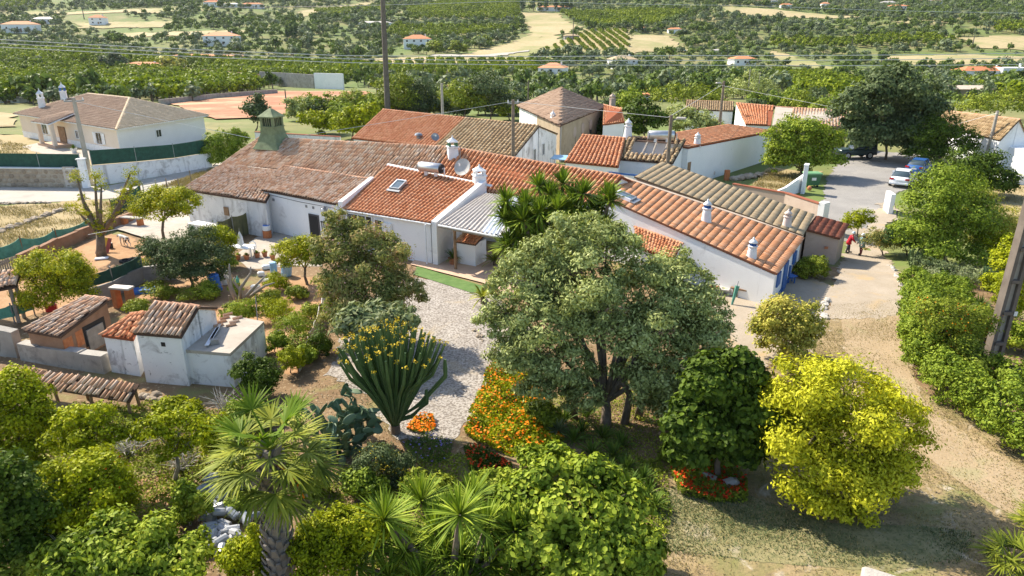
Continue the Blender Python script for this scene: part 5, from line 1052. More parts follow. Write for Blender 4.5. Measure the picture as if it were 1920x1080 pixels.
# --- prickly pear: every pad a piece
pp = G(625, 870); pr_ = thing('prickly_pear', 'sprawling blue-green prickly pear beside the palm', 'cactus', tuple(pp)); pd = None
pads = [(pp + Vector((jit(.9), random.uniform(-.2, 1.3), .1)), Vector((jit(.5), jit(.5), 1)).normalized(), .26) for _ in range(16)]
for k in range(270):
    if k >= len(pads):
        c0, d0, s0 = pads[random.randrange(max(0, k - 90), k)]; d1 = (d0 + Vector((jit(.9), jit(.9), jit(.5) + .12))).normalized(); s1 = random.uniform(.17, .25)
        if c0.z > 1.7: d1.z = -abs(d1.z) * .3
        hc = Vector((pp.x - .1 - c0.x, pp.y + .7 - c0.y, 0))
        if hc.length > 1.25: d1 = (d1 * .5 + hc.normalized() * .8 + Vector((0, 0, .2))).normalized()
        pads.append((c0 + d0 * s0 * .85 + d1 * s1 * .85, d1, s1))
    c, d_, s3 = pads[k]
    if pd is None: pd = MB().ball((0, 0, 0), 1, 9, 6).build('pad', 'pear_pad', None, True); pd.parent = pr_; o_ = pd
    else: o_ = bpy.data.objects.new('pad', pd.data); COL.objects.link(o_); o_.parent = pr_
    o_.location = c - ORG[pr_.name]; o_.scale = (s3 * .55, s3 * .15, s3); qt = d_.to_track_quat('Z', 'Y') @ Matrix.Rotation(random.uniform(0, 3.14), 3, 'Z').to_quaternion(); o_.rotation_euler = qt.to_euler()
MB().tube([pp, pp + Vector((0, .3, .6)), pp + Vector((-.2, .6, 1.1))], [.12, .1, .06], 6).build('stem', 'pear_pad', pr_)
# --- shrubs and small trees of the drive
bush('oleander', 'large oleander with pinkish blooms between annexe and drive', 'bush', (690, 640), [(640, 470, 45, 42, .8), (690, 450, 45, 38, 1.0), (730, 480, 40, 40, .7), (640, 530, 48, 46, .3), (700, 530, 60, 55, .2), (755, 545, 40, 50, .2), (660, 590, 55, 42, -.2), (730, 600, 50, 40, -.2), (610, 480, 30, 40, .6), (630, 420, 22, 34, 1.1)], 'leaf_oleander', 26000, .14, .04, trunk=.08, clump=.2, shell=.5, flat=.4, flowers=('petal_pink', 1500, .07))
bush('loquat', 'pale leaved loquat shrub behind the cactus', 'bush', (700, 690), [(670, 600, 38, 32), (715, 590, 38, 30, .2), (755, 605, 32, 30), (700, 630, 50, 32, -.3)], 'leaf_loquat', 3600, .24, .075, trunk=.06, clump=.24, per=12, shell=.5)
bush('lemon_tree', 'small yellow-leaved citrus tree with bare trunk in the garden plot', 'tree', (576, 534), [(545, 470, 26, 25), (575, 460, 28, 24, .2), (560, 485, 36, 22, -.2), (592, 480, 20, 24)], 'leaf_citrus', 7500, .09, .045, trunk=.08, clump=.22, shell=.5)
bush('dark_shrub', 'grey-green spreading tree over the garden wall', 'tree', (362, 540), [(310, 480, 42, 28), (360, 455, 40, 30, .3), (390, 480, 40, 32), (340, 500, 46, 26, -.2), (380, 510, 40, 24, -.2), (290, 465, 26, 22, .2)], 'leaf_bush', 17000, .085, .045, trunk=.09, clump=.2, shell=.45, flat=.5)
bush('lime_shrub', 'bright lime shrub behind the grey-green tree', 'bush', (418, 500), [(400, 440, 26, 18), (424, 452, 20, 22), (425, 478, 16, 22)], 'leaf_bright', 4500, .085, .045, trunk=.05, clump=.25, shell=.5)
bush('orange_tree', 'flat-crowned lemon tree beside the concrete patio', 'tree', (308, 452), [(270, 385, 30, 18), (315, 375, 36, 22), (350, 382, 30, 18), (300, 398, 45, 16, -.3), (290, 365, 24, 14, .3), (335, 365, 26, 14, .3)], 'leaf_citrus', 11000, .10, .05, trunk=.1, clump=.22, shell=.5)
bush('orange_tree', 'dense round orange tree left of the dirt yard', 'tree', (100, 585), [(70, 510, 34, 32), (105, 500, 40, 32), (135, 515, 32, 34), (80, 545, 42, 28, -.3), (120, 545, 42, 28, -.3)], 'leaf_citrus', 17000, .085, .04, trunk=.1, clump=.17, shell=.65)
# pollarded tree: bare limbs with tufts
pb2 = G(190, 480); po = thing('pollarded_tree', 'pollarded tree with bare limbs and tufted tips in the yard', 'tree', tuple(pb2)); tips = [((145, 335), 14), ((178, 330), 14), ((190, 350), 12), ((245, 325), 14), ((250, 345), 10), ((140, 390), 13), ((230, 370), 13), ((215, 395), 13), ((205, 415), 10), ((160, 400), 9), ((183, 425), 10), ((155, 372), 8), ((240, 357), 9)]
m = MB(); kn = A(188, 440, pb2.y); m.tube([pb2 - Vector((0, 0, .2)), lerp(pb2, kn, .5), kn], [.34, .26, .24], 9); C_, N_ = [], []
for (tp, r_) in tips:
    e = A(*tp, pb2.y + jit(.5)); q_ = lerp(kn, e, .55) + Vector((jit(.12), jit(.2), -.12)); m.tube([kn - Vector((0, 0, .1)), q_, e], [.13, .09, .05], 6)
    cc, nn_ = crown_pts([lob(tp[0], tp[1], r_, r_ * 1.2, e.y), (*q_, .22, .22, .3)], 420, .4, 14, .3); C_.append(cc); N_.append(nn_)
m.build('trunk', 'bark', po, True); V, Fq = leaves(np.concatenate(C_), np.concatenate(N_), .11, .05); np_obj('crown', V, [Fq], 'leaf_citrus', po)
# dark round shrub at the hut corner, vegetables
bush('laurel_shrub', 'dense dark green shrub at the hut corner', 'bush', (484, 742), [(470, 695, 26, 26), (500, 700, 26, 26), (485, 720, 34, 22, -.2)], 'leaf_deep', 6500, .07, .04, trunk=.05, clump=.2, shell=.6)
veg = [('feathery green fennel bush left of the plot', (535, 600), (515, 580, 34, 22), 'leaf_bright'), ('feathery fennel bush in the middle of the plot', (560, 640), (545, 612, 36, 26), 'leaf_fig'), ('leafy bush beside the white bucket', (555, 670), (565, 650, 26, 24), 'leaf_mid'), ('vine-leaved bush behind the flat roofed store', (460, 608), (452, 580, 26, 22), 'leaf_fig'), ('strawberry patch bush under the grey-green tree', (375, 560), (372, 548, 32, 14), 'leaf_mid'), ('grassy bush beside the pale blue barrel', (520, 545), (518, 528, 24, 14), 'leaf_bright'), ('climbing bean plant on the small post', (440, 560), (442, 545, 10, 24), 'leaf_fig'), ('bright leafy vegetable row by the plastic fence', (545, 700), (545, 675, 22, 22), 'leaf_bright'), ('low green bush beside the drive fence', (628, 610), (622, 585, 16, 34), 'leaf_mid'), ('ivy-like bush on the plastic fence', (600, 665), (604, 640, 18, 36), 'leaf_deep')]
for lab, bs, (x, y, r_, ry), lf in veg: bush('garden_bush', lab, 'bush', bs, [(x, y, r_, ry), (x + r_ * .5, y + ry * .4, r_ * .6, ry * .6)], lf, 2600, .07, .03, trunk=.025, clump=.25, shell=.4)
# --- left foreground orchard
fg_ = [('quince_tree', 'sparse yellow-green fruit tree at the left edge', (40, 890), [(30, 730, 40, 40, .5), (60, 790, 36, 40, .2), (15, 800, 36, 45), (40, 850, 40, 30, -.3)], 'leaf_bright', 9000, .085, .05),
       ('quince_tree', 'open fruit tree in front of the low shelter', (160, 920), [(140, 790, 30, 26, .3), (185, 780, 30, 22, .4), (165, 825, 36, 30), (215, 815, 24, 24, .2), (110, 825, 24, 26)], 'leaf_bright', 3400, .085, .05),
       ('quince_tree', 'leafy pomegranate bush left of the bare soil patch', (165, 1000), [(150, 890, 50, 40, .3), (200, 900, 36, 40, .2), (120, 930, 50, 44), (175, 950, 50, 40, -.2)], 'leaf_bright', 13000, .085, .045),
       ('quince_tree', 'thin fruit tree with grey branches beside the soil patch', (330, 900), [(300, 800, 32, 26), (350, 790, 34, 24, .3), (385, 815, 28, 28), (330, 840, 30, 22, -.2), (270, 810, 24, 24), (410, 800, 26, 24, .3)], 'leaf_bright', 3200, .09, .05),
       ('dark_tree', 'dark leafy tree in the lower left corner', (30, 1060), [(20, 900, 40, 50), (45, 960, 42, 50, .1), (10, 1010, 45, 50, -.2), (60, 1030, 36, 40, -.2)], 'leaf_deep', 9000, .10, .06),
       ('broadleaf_shrub', 'broad leaved bright shrub along the lower left edge', (230, 1120), [(130, 1055, 60, 40), (200, 1030, 60, 38, .3), (270, 1035, 60, 38, .3), (340, 1050, 50, 36, .1), (230, 1080, 80, 30, -.3)], 'leaf_fig', 12000, .115, .06),
       ('small_shrub', 'small bright shrub beside the blue bucket', (358, 985), [(345, 930, 22, 30), (370, 950, 26, 28), (345, 965, 24, 16)], 'leaf_fig', 3200, .085, .045),
       ('yellow_shrub', 'yellow-green shrub right of the palm trunk', (640, 1110), [(600, 1000, 45, 32), (650, 985, 45, 30, .2), (690, 1000, 34, 30), (620, 1040, 55, 34, -.3), (580, 1040, 30, 36, -.2)], 'leaf_bright', 13000, .075, .04),
       ('yellow_shrub', 'yellow-green shrub left of the palm trunk', (465, 1120), [(455, 1040, 36, 36), (485, 1020, 26, 36), (470, 1075, 40, 26, -.2)], 'leaf_bright', 6500, .075, .04),
       ('grey_shrub', 'olive-grey bush with yellow blooms below the cactus', (720, 900), [(700, 860, 40, 24), (745, 870, 36, 22), (720, 890, 45, 16)], 'leaf_bush', 5000, .06, .03)]
for nm, lab, bs, lo_, lf, n_, l_, w_ in fg_: bush(nm, lab, 'tree' if 'tree' in nm else 'bush', bs, lo_, lf, n_, l_, w_, trunk=.07 if 'tree' in nm else .04, clump=.26, shell=.4, flat=.6, twigs=6, bark='grey_wood', flowers=('petal_yellow', 220, .05) if nm == 'grey_shrub' else (('petal_red', 40, .07) if 'pomegranate' in lab else None))
# bare brushwood
for i, (px, py, lab) in enumerate(((425, 770, 'pale bare brushwood below the flat roofed store'), (345, 880, 'grey bare branches on the soil patch'), (70, 990, 'bare twigs in the lower left shade'), (245, 850, 'dead grey bush in the left orchard'))):
    p = G(px, py); m = MB(); t = thing('dead_bush', lab, 'bush', tuple(p), 'bare brushwood')
    for k in range(46):
        a = random.uniform(0, 6.28); e = p + Vector((math.cos(a) * random.uniform(.3, 1.1), math.sin(a) * random.uniform(.3, .9), random.uniform(.2, 1.0))); q_ = lerp(p, e, .5) + Vector((jit(.15), jit(.15), .12)); m.tube([p + Vector((jit(.2), jit(.2), 0)), q_, e], [.018, .012, .004], 4)
    m.build('branches', 'pale_stone', t)
# --- flower beds and ground cover
bed('nasturtium_bed', 'sunny bed of orange nasturtiums beside the gravel drive', 'flowers', [(870, 815), (885, 770), (915, 700), (945, 672), (985, 690), (1010, 740), (1045, 790), (1060, 830), (1010, 850), (960, 858), (905, 840)], .45, 'leaf_bright', 13000, .10, .09, [('petal_orange', 820, .10)])
bed('nasturtium_bed', 'shaded bed of red nasturtiums under the fig', 'flowers', [(1255, 880), (1300, 860), (1370, 880), (1400, 910), (1400, 945), (1330, 945), (1270, 930)], .35, 'leaf_mid', 5000, .09, .08, [('petal_red', 330, .10)])
bed('nasturtium_patch', 'small patch of orange flowers by the cactus foot', 'flowers', [(762, 808), (780, 782), (812, 784), (818, 808), (790, 815)], .25, 'leaf_mid', 700, .09, .08, [('petal_orange', 260, .09)])
bed('nasturtium_patch', 'dark red flowered fringe below the orange bed', 'flowers', [(870, 840), (910, 855), (960, 875), (960, 890), (880, 885)], .3, 'leaf_deep', 1700, .09, .08, [('petal_red', 120, .09)])
bed('iris_patch', 'violet iris patch at the bed edge below the cactus', 'flowers', [(755, 830), (800, 815), (850, 830), (840, 870), (770, 870)], .25, 'leaf_strap', 1500, .12, .03, [('petal_violet', 46, .09)])
bed('garden_undergrowth', 'mixed low weeds under the left orchard', 'weeds', [(-40, 780), (240, 760), (440, 780), (560, 830), (560, 900), (420, 900), (330, 960), (330, 1000), (220, 1010), (240, 900), (60, 980), (-60, 1000)], .38, 'leaf_mid', 24000, .1, .06)
bed('garden_undergrowth', 'weeds and fallen leaves around the fig trees', 'weeds', [(640, 880), (860, 850), (960, 890), (1240, 860), (1260, 960), (1240, 1090), (560, 1100), (560, 940)], .3, 'leaf_mid', 20000, .095, .055)
bed('shade_undergrowth', 'shaded leaf litter and weeds beneath the olive', 'weeds', [(1010, 760), (1180, 690), (1420, 690), (1440, 860), (1260, 900), (1080, 840)], .28, 'leaf_mid', 16000, .075, .045)
# strap-leaved clumps
me_ = None; cl = [(1090, 790), (1130, 800), (1060, 770), (1110, 830), (1150, 835), (1175, 860), (1205, 880), (1140, 865), (1180, 890), (1215, 905), (1100, 760), (1075, 805), (1225, 930), (1165, 815)]
for i, (px, py) in enumerate(cl):
    p = G(px, py + 25); t = thing('agapanthus', ['strap-leaved agapanthus clump on the path edge under the olive'][0], 'plant', tuple(p), 'agapanthus clumps under the olive')
    rosette(t, p + Vector((0, 0, .05)), 60, .75, .045, 'leaf_strap', spread=(.25, .95), droop=.55, name='leaves')
p = G(1047, 812); t = thing('variegated_clump', 'pale variegated strap-leaved clump right of the nasturtiums', 'plant', tuple(p)); rosette(t, p + Vector((0, 0, .05)), 70, .7, .04, 'leaf_loquat', spread=(.2, .95), droop=.6, name='leaves')
p = G(720, 858); t = thing('grass_clump', 'bright upright grass clump beside the prickly pear', 'plant', tuple(p)); rosette(t, p, 40, .6, .035, 'leaf_bright', spread=(.6, 1), droop=.1, name='leaves')
for i, (px, py, lab) in enumerate(((928, 490, 'palm-like cycad with arching fronds on the terrace'), (905, 560, 'arching cycad at the corner of the turf'))):
    p = G(px, py + 10); t = thing('cycad', lab, 'plant', tuple(p)); rosette(t, p + Vector((0, 0, .35)), 50, 1.0, .09, 'leaf_palm', spread=(.1, .8), droop=.6, name='fronds'); MB().tube([p, p + Vector((0, 0, .4))], .12, 8).build('trunk', 'bark', t)
# --- hedge and garden on the right
def hedge(label, path, h, wd, leaf, n, name='hedge', ln=.075, lw=.04):
    pts = [G(*p) for p in path]; L = []
    for i in range(len(pts) - 1):
        k = max(1, int((pts[i + 1] - pts[i]).length / (wd * .42)))
        for j in range(k):
            c = lerp(pts[i], pts[i + 1], j / k); hh = h * random.uniform(.85, 1.12); L.append((c.x + jit(.12), c.y + jit(.12), c.z + hh * .52, wd * random.uniform(.5, .62), wd * random.uniform(.5, .62), hh * .52))
    return tree(name, label, 'hedge', tuple(pts[0]), L, leaf, n, ln, lw, trunk=.04, clump=.22, shell=.75, flat=.5, down=.8, twigs=1, bsz=.33)
hedge('leafy hedge lining the lane and the lawn', [(1718, 575), (1722, 640), (1735, 700), (1770, 742), (1830, 788), (1900, 836), (1960, 880)], 1.8, 1.6, 'leaf_hedge', 32000, ln=.095, lw=.05)
hedge('rounded green hedge behind the lane corner', [(1715, 540), (1790, 560), (1830, 565)], 1.1, 1.5, 'leaf_hedge', 11000)
hedge('clipped square hedge beside the villa wall', [(400, 312), (425, 308), (470, 303)], 3.4, 2.4, 'leaf_hedge', 11000, ln=.15, lw=.085)
hedge('dark hedge between cottage and lane', [(1500, 520), (1535, 522), (1560, 528)], 1.2, 1.0, 'leaf_mid', 9000)
rg = [('bush', 'orange-flowered lantana bush beside the concrete pole', (1785, 690), [(1760, 590, 40, 30), (1815, 600, 38, 32), (1785, 640, 44, 30)], 'leaf_mid', 9000, .075, .04, ('petal_orange', 260, .06)),
      ('bush', 'yellow-green shrub right of the concrete pole', (1900, 640), [(1890, 490, 26, 45), (1900, 560, 26, 50)], 'leaf_bright', 5000, .085, .05, None),
      ('bush', 'lime shrub behind the cactus garden', (1880, 500), [(1865, 450, 26, 26), (1885, 470, 26, 30)], 'leaf_bright', 4200, .09, .05, None),
      ('tree', 'large bushy green tree beside the square', (1775, 495), [(1735, 395, 45, 40), (1775, 350, 52, 42, .5), (1745, 440, 55, 45, -.3), (1800, 410, 60, 50), (1790, 460, 50, 35, -.3), (1705, 435, 30, 36)], 'leaf_hedge', 19000, .13, .06, None),
      ('tree', 'pale green shrubby tree next to the dry meadow', (1860, 480), [(1840, 400, 36, 34), (1870, 420, 36, 32), (1850, 440, 45, 30)], 'leaf_lime', 8000, .09, .045, None),
      ('tree', 'broadleaf tree above the parked cars', (1825, 368), [(1790, 330, 34, 24), (1830, 315, 42, 30), (1865, 340, 32, 24), (1820, 345, 46, 20)], 'leaf_deep', 10000, .13, .09, None),
      ('tree', 'leafy mulberry tree beside the green bin', (1505, 330), [(1465, 265, 32, 30), (1508, 245, 34, 28), (1543, 268, 30, 30), (1485, 295, 42, 26), (1535, 296, 36, 26), (1455, 300, 22, 26)], 'leaf_fig', 13000, .18, .11, None),
      ('tree', 'great dark carob tree behind the jeep', (1660, 300), [(1620, 200, 45, 40), (1670, 165, 50, 34), (1720, 190, 42, 40), (1640, 245, 60, 36), (1705, 238, 56, 34), (1612, 232, 28, 28), (1690, 262, 56, 22)], 'leaf_bush', 17000, .28, .17, None),
      ('tree', 'dark shrubby tree by the wooden pole', (1755, 312), [(1740, 250, 30, 26), (1770, 240, 34, 26), (1790, 270, 34, 24), (1740, 285, 36, 22)], 'leaf_deep', 9000, .16, .10, None),
      ('bush', 'young bright green shrub by the lane end', (1608, 445), [(1600, 415, 20, 20), (1618, 408, 16, 18)], 'leaf_bright', 2600, .10, .05, None),
      ('bush', 'reddish-leaved bush beside the two people', (1655, 480), [(1640, 450, 24, 20), (1668, 455, 26, 22)], 'leaf_oleander', 5000, .08, .04, ('petal_orange', 60, .08)),
      ('bush', 'dark shrub in the cactus garden', (1700, 480), [(1690, 440, 30, 26), (1720, 455, 26, 24)], 'leaf_dark', 5000, .10, .06, None),
      ('bush', 'dry grassy shrub between hedge and cactus', (1800, 530), [(1780, 510, 36, 14), (1820, 515, 30, 14)], 'leaf_loquat', 3000, .10, .03, None)]
for cat_, lab, bs, lo_, lf, n_, l_, w_, fl_ in rg: bush('garden_tree' if cat_ == 'tree' else 'garden_bush', lab, cat_, bs, lo_, lf, n_, l_, w_, trunk=.14 if cat_ == 'tree' else .05, clump=.22, shell=.5, flowers=fl_)
for (px, py, lab) in ((1712, 505, 'small columnar cactus group beside the lane garden'), (1850, 545, 'tall columnar cactus by the concrete pole')):
    p = G(px, py); t = thing('column_cactus', lab, 'cactus', tuple(p))
    for k in range(7):
        a = k * .9; e = p + Vector((math.cos(a) * .35, math.sin(a) * .3, random.uniform(.9, 1.5))); ribbed([p + Vector((0, 0, -.1)), lerp(p, e, .3) + Vector((math.cos(a) * .15, math.sin(a) * .15, 0)), lerp(p, e, .7) + Vector((math.cos(a) * .1, 0, 0)), e - Vector((0, 0, .1)), e], .085).build('arm', 'cactus', t)
for (px, py, lab) in ((1835, 580, 'dark spiky aloe in the right garden'), (1800, 535, 'grey agave rosette behind the hedge'), (1838, 640, 'bright yellow-green grass tuft in the gravel'), (1800, 690, 'silvery grass clump in the shade by the hedge'), (1905, 600, 'spiky yucca at the right edge')):
    p = G(px, py); t = thing('spiky_plant', lab, 'plant', tuple(p)); rosette(t, p + Vector((0, 0, .1)), 55, .75, .05, 'leaf_bright' if 'bright' in lab else ('leaf_loquat' if 'grey' in lab or 'silv' in lab else 'leaf_strap'), spread=(.1, 1), droop=.25, name='leaves')
# --- trees between the houses
tb = [('olive-grey tree behind the villa field', (480, 245), [(480, 205, 22, 24), (495, 220, 20, 22)], 'leaf_bush'), ('round lime tree left of the orange roofs', (600, 252), [(590, 225, 26, 18), (615, 232, 26, 18)], 'leaf_bright'), ('bright lime tree behind the weathered roof', (660, 262), [(650, 225, 30, 18), (680, 215, 28, 20), (665, 240, 34, 16)], 'leaf_bright'), ('palm-like green tree beside the orange roof', (645, 235), [(640, 205, 22, 14), (655, 212, 22, 14)], 'leaf_fig'),
      ('tall loose green tree behind the roofs', (745, 225), [(740, 165, 32, 28), (760, 190, 34, 26), (725, 195, 28, 22)], 'leaf_mid'), ('grey-green tree behind the orange ridge', (800, 222), [(790, 175, 34, 28), (815, 195, 30, 20)], 'leaf_bush'), ('full green tree behind the dark tiles', (870, 228), [(860, 175, 38, 30), (890, 190, 36, 26)], 'leaf_mid'), ('willow-like tree left of the hipped house', (920, 228), [(910, 170, 34, 34), (935, 190, 30, 26)], 'leaf_bush'), ('bright shrub tree left of the hipped house', (955, 225), [(950, 205, 20, 14)], 'leaf_fig'),
      ('leafy creeper tree on the hipped house corner', (1130, 262), [(1125, 240, 18, 18), (1142, 252, 18, 12)], 'leaf_deep'), ('dark palm-like tree behind the white chimney', (1210, 262), [(1200, 215, 30, 26), (1225, 225, 28, 26), (1190, 240, 22, 20)], 'leaf_deep'), ('round silvery tree right of the dark one', (1300, 262), [(1275, 225, 34, 26), (1310, 230, 34, 26), (1330, 245, 26, 18)], 'leaf_olive'), ('dark round bush tree before the back houses', (1375, 248), [(1365, 228, 26, 18), (1390, 232, 24, 16)], 'leaf_deep'), ('broad green tree beyond the ruin', (1290, 212), [(1260, 180, 40, 20), (1310, 182, 44, 22), (1340, 190, 30, 16)], 'leaf_mid'), ('grey olive behind the lamp post', (1420, 192), [(1410, 160, 34, 24), (1440, 172, 30, 20), (1385, 175, 26, 18)], 'leaf_olive'), ('dense dark hedge tree left of the carob', (1560, 250), [(1545, 215, 34, 20), (1570, 230, 30, 18)], 'leaf_mid'), ('citrus tree behind the wall left of the hipped house', (700, 215), [(700, 195, 28, 16)], 'leaf_fig'), ('green tree at the right edge behind the house', (1880, 225), [(1840, 200, 40, 18), (1890, 196, 44, 18)], 'leaf_mid'), ('shrub tree beyond the right edge roof', (1730, 215), [(1740, 205, 30, 16)], 'leaf_mid')]
for lab, bs, lo_, lf in tb: bush('village_tree', lab, 'tree', bs, lo_, lf, 1500 + 500 * len(lo_), .28, .18, trunk=.12, clump=.24, shell=.45, group='trees between the village houses')
# --- dry grass
grass('lawn_grass', 'short dry grass over the lawn', [(1552, 590), (1700, 580), (1712, 700), (1800, 780), (1960, 870), (2050, 1140), (1215, 1140), (1250, 950), (1430, 720), (1540, 640)], 24000, .11, .025, 'leaf_grass')
grass('meadow_grass', 'tall dry grass in the roadside meadow', [(-60, 392), (130, 384), (300, 376), (240, 405), (200, 436), (60, 486), (-60, 520)], 11000, .32, .035, 'leaf_grass')
grass('verge_grass', 'yellow grass along the road below the hedge', [(300, 352), (395, 318), (410, 318), (420, 335), (340, 352)], 4000, .4, .05, 'leaf_grass')
grass('villa_grass', 'dry grass in the villa garden', [(-100, 300), (0, 262), (60, 275), (40, 300)], 3000, .3, .06, 'leaf_grass')
grass('plot_weeds', 'tall yellow weeds in the plot by the white wall', [(1400, 358), (1440, 322), (1500, 326), (1495, 352), (1450, 368)], 4000, .5, .05, 'leaf_grass')
grass('meadow_grass', 'dry grass of the meadow on the right edge', [(1850, 440), (1855, 365), (1960, 345), (2000, 470)], 7000, .25, .04, 'leaf_grass')
grass('yard_grass', 'green grass tufts in the dirt yard', [(190, 530), (260, 490), (300, 470), (300, 490), (230, 530)], 2500, .16, .025, 'leaf_bright')

for i in range(30):
    px = (560 + i * 15 + jit(6)) if i < 28 else 1150 + (i - 28) * 30; py = 216 + jit(8) + (0 if px < 700 else -4); r_ = random.uniform(16, 26)
    bush('garden_tree', 'green tree in the thick belt behind the orange roofs', 'tree', (px, py + 6), [(px, py - r_ * .9, r_, r_ * .8), (px + jit(12), py - r_ * .35, r_ * .9, r_ * .6)], random.choice(['leaf_mid', 'leaf_bush', 'leaf_fig', 'leaf_mid', 'leaf_olive']), 1250, .31, .2, trunk=.12, clump=.24, shell=.5, group='tree belt behind the roofs')
for i in range(12):
    px = 1410 + i * 16 + jit(6); py = 205 + jit(8); r_ = random.uniform(14, 22)
    bush('garden_tree', 'green tree in the thicket behind the back houses', 'tree', (px, py), [(px, py - r_ * .9, r_, r_ * .8), (px + jit(10), py - r_ * .4, r_ * .9, r_ * .6)], random.choice(['leaf_mid', 'leaf_bush', 'leaf_fig', 'leaf_hedge']), 1150, .32, .2, trunk=.12, clump=.24, shell=.5, group='thicket behind the back houses')

grass('lane_edge_grass', 'sparse tufts where the lawn meets the lane', [(1545, 575), (1700, 560), (1705, 640), (1545, 640)], 5000, .09, .014, 'leaf_grass')
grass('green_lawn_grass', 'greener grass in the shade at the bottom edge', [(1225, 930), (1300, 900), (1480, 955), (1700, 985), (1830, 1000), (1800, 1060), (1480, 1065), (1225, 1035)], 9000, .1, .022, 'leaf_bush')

# --- more of the tangled foreground
ml = [('rambling green shrub in the left orchard below the dark tree', (100, 1000), [(95, 960, 34, 30), (120, 985, 30, 24)], 'leaf_mid'), ('tangled shrub right of the thin fruit tree', (420, 880), [(410, 840, 30, 26), (440, 850, 26, 24)], 'leaf_bright'), ('dark shrub below the hut corner', (470, 800), [(455, 775, 30, 20), (490, 780, 24, 18)], 'leaf_mid'), ('leafy shrub behind the palm trunk', (570, 930), [(560, 900, 30, 24), (590, 910, 26, 22)], 'leaf_mid'), ('green shrub right of the prickly pear', (690, 930), [(670, 905, 30, 20), (700, 915, 30, 18)], 'leaf_hedge'), ('bushy shrub between yuccas and flower bed', (800, 930), [(780, 905, 32, 20), (825, 910, 30, 18)], 'leaf_mid'), ('green shrub left of the big bright fig', (930, 930), [(910, 905, 32, 22), (945, 900, 28, 22)], 'leaf_fig'), ('small fig shoot bush above the bright fig', (1010, 875), [(1000, 852, 28, 18), (1030, 858, 26, 18)], 'leaf_fig'), ('shady shrub beneath the olive on the left', (1000, 800), [(1010, 770, 26, 22), (1035, 785, 24, 20)], 'leaf_mid'), ('rank shrub at the lower left corner', (15, 1100), [(20, 1070, 40, 26), (70, 1075, 36, 26)], 'leaf_mid'), ('yellowish shrub in front of the low shelter', (60, 800), [(70, 775, 26, 20), (95, 785, 24, 18)], 'leaf_bright'), ('green shrub by the bottle heap', (500, 960), [(470, 940, 24, 20), (455, 965, 22, 20)], 'leaf_hedge'), ('climber clump on the collapsed wall', (330, 775), [(320, 760, 24, 12), (355, 765, 24, 12)], 'leaf_bright'), ('shrub beneath the dark fig on the right', (1290, 860), [(1275, 835, 26, 20), (1255, 850, 22, 18)], 'leaf_mid')]
for lab, bs, lo_, lf in ml: bush('rambling_shrub', lab, 'bush', bs, lo_, lf, 2600, .1, .052, trunk=.03, clump=.26, shell=.4, twigs=3)
bed('leaf_litter', 'dry fallen leaves and twigs over the garden soil', 'leaf litter', [(-40, 760), (440, 760), (640, 700), (900, 850), (1250, 700), (1420, 720), (1260, 1090), (-60, 1090)], .035, 'leaf_dry', 14000, .075, .04)
bed('drive_weeds', 'scattered weeds and litter along the gravel drive', 'weeds', [(620, 720), (690, 700), (700, 760), (760, 815), (860, 825), (885, 790), (930, 720), (950, 690), (900, 800), (850, 845), (740, 830)], .08, 'leaf_bush', 2600, .05, .025)

yl = [('leafy shrub left of the blue barrel', (385, 560), (380, 545, 26, 18)), ('tomato-like plants before the garden wall', (300, 560), (300, 545, 28, 14)), ('green shrub behind the narrow lean-to', (255, 590), (255, 575, 22, 14)), ('flowering shrub between tarp fence and table', (425, 505), (420, 490, 20, 14)), ('bushy plant right of the dead tree', (500, 575), (500, 560, 24, 16)), ('green clump in front of the yellow citrus tree', (560, 560), (555, 548, 20, 12)), ('leafy clump by the flat roofed store corner', (515, 660), (518, 640, 20, 20)), ('dark clump beside the hut back wall', (425, 600), (430, 588, 18, 14)), ('pea plants in the middle of the vegetable plot', (585, 600), (582, 585, 18, 18)), ('weedy clump near the plastic fence post', (575, 680), (572, 665, 18, 18))]
for lab, bs, (x_, y_2, r_, ry) in yl: bush('plot_shrub', lab, 'bush', bs, [(x_, y_2, r_, ry), (x_ + r_ * .6, y_2 + 4, r_ * .7, ry * .7)], random.choice(['leaf_mid', 'leaf_fig', 'leaf_mid']), 1900, .085, .045, trunk=.02, clump=.26, shell=.4, twigs=2)

pr2 = [('leafy shrub between hedge and concrete pole', (1830, 715), [(1815, 680, 34, 26), (1845, 690, 28, 24)], 'leaf_mid', None), ('red-blossomed shrub behind the lane hedge', (1850, 640), [(1840, 610, 30, 22), (1815, 620, 26, 20)], 'leaf_mid', ('petal_red', 90, .06)), ('bushy shrub right of the pole foot', (1915, 735), [(1905, 700, 30, 28), (1930, 715, 28, 26)], 'leaf_hedge', None), ('green shrub at the right edge above the low wall', (1915, 660), [(1905, 630, 26, 26), (1930, 640, 26, 26)], 'leaf_fig', None), ('dense shrub behind the lantana', (1760, 580), [(1750, 555, 34, 20), (1790, 560, 30, 18)], 'leaf_hedge', None), ('grey-green shrub in the lane garden', (1745, 520), [(1740, 500, 28, 16), (1770, 505, 26, 16)], 'leaf_bush', None), ('yellow-green shrub by the tall column cactus', (1880, 560), [(1875, 535, 26, 22), (1900, 540, 22, 22)], 'leaf_bright', None)]
for lab, bs, lo_, lf, fl_ in pr2: bush('flower_garden_shrub', lab, 'bush', bs, lo_, lf, 3000, .1, .052, trunk=.03, clump=.24, shell=.45, twigs=2, flowers=fl_)
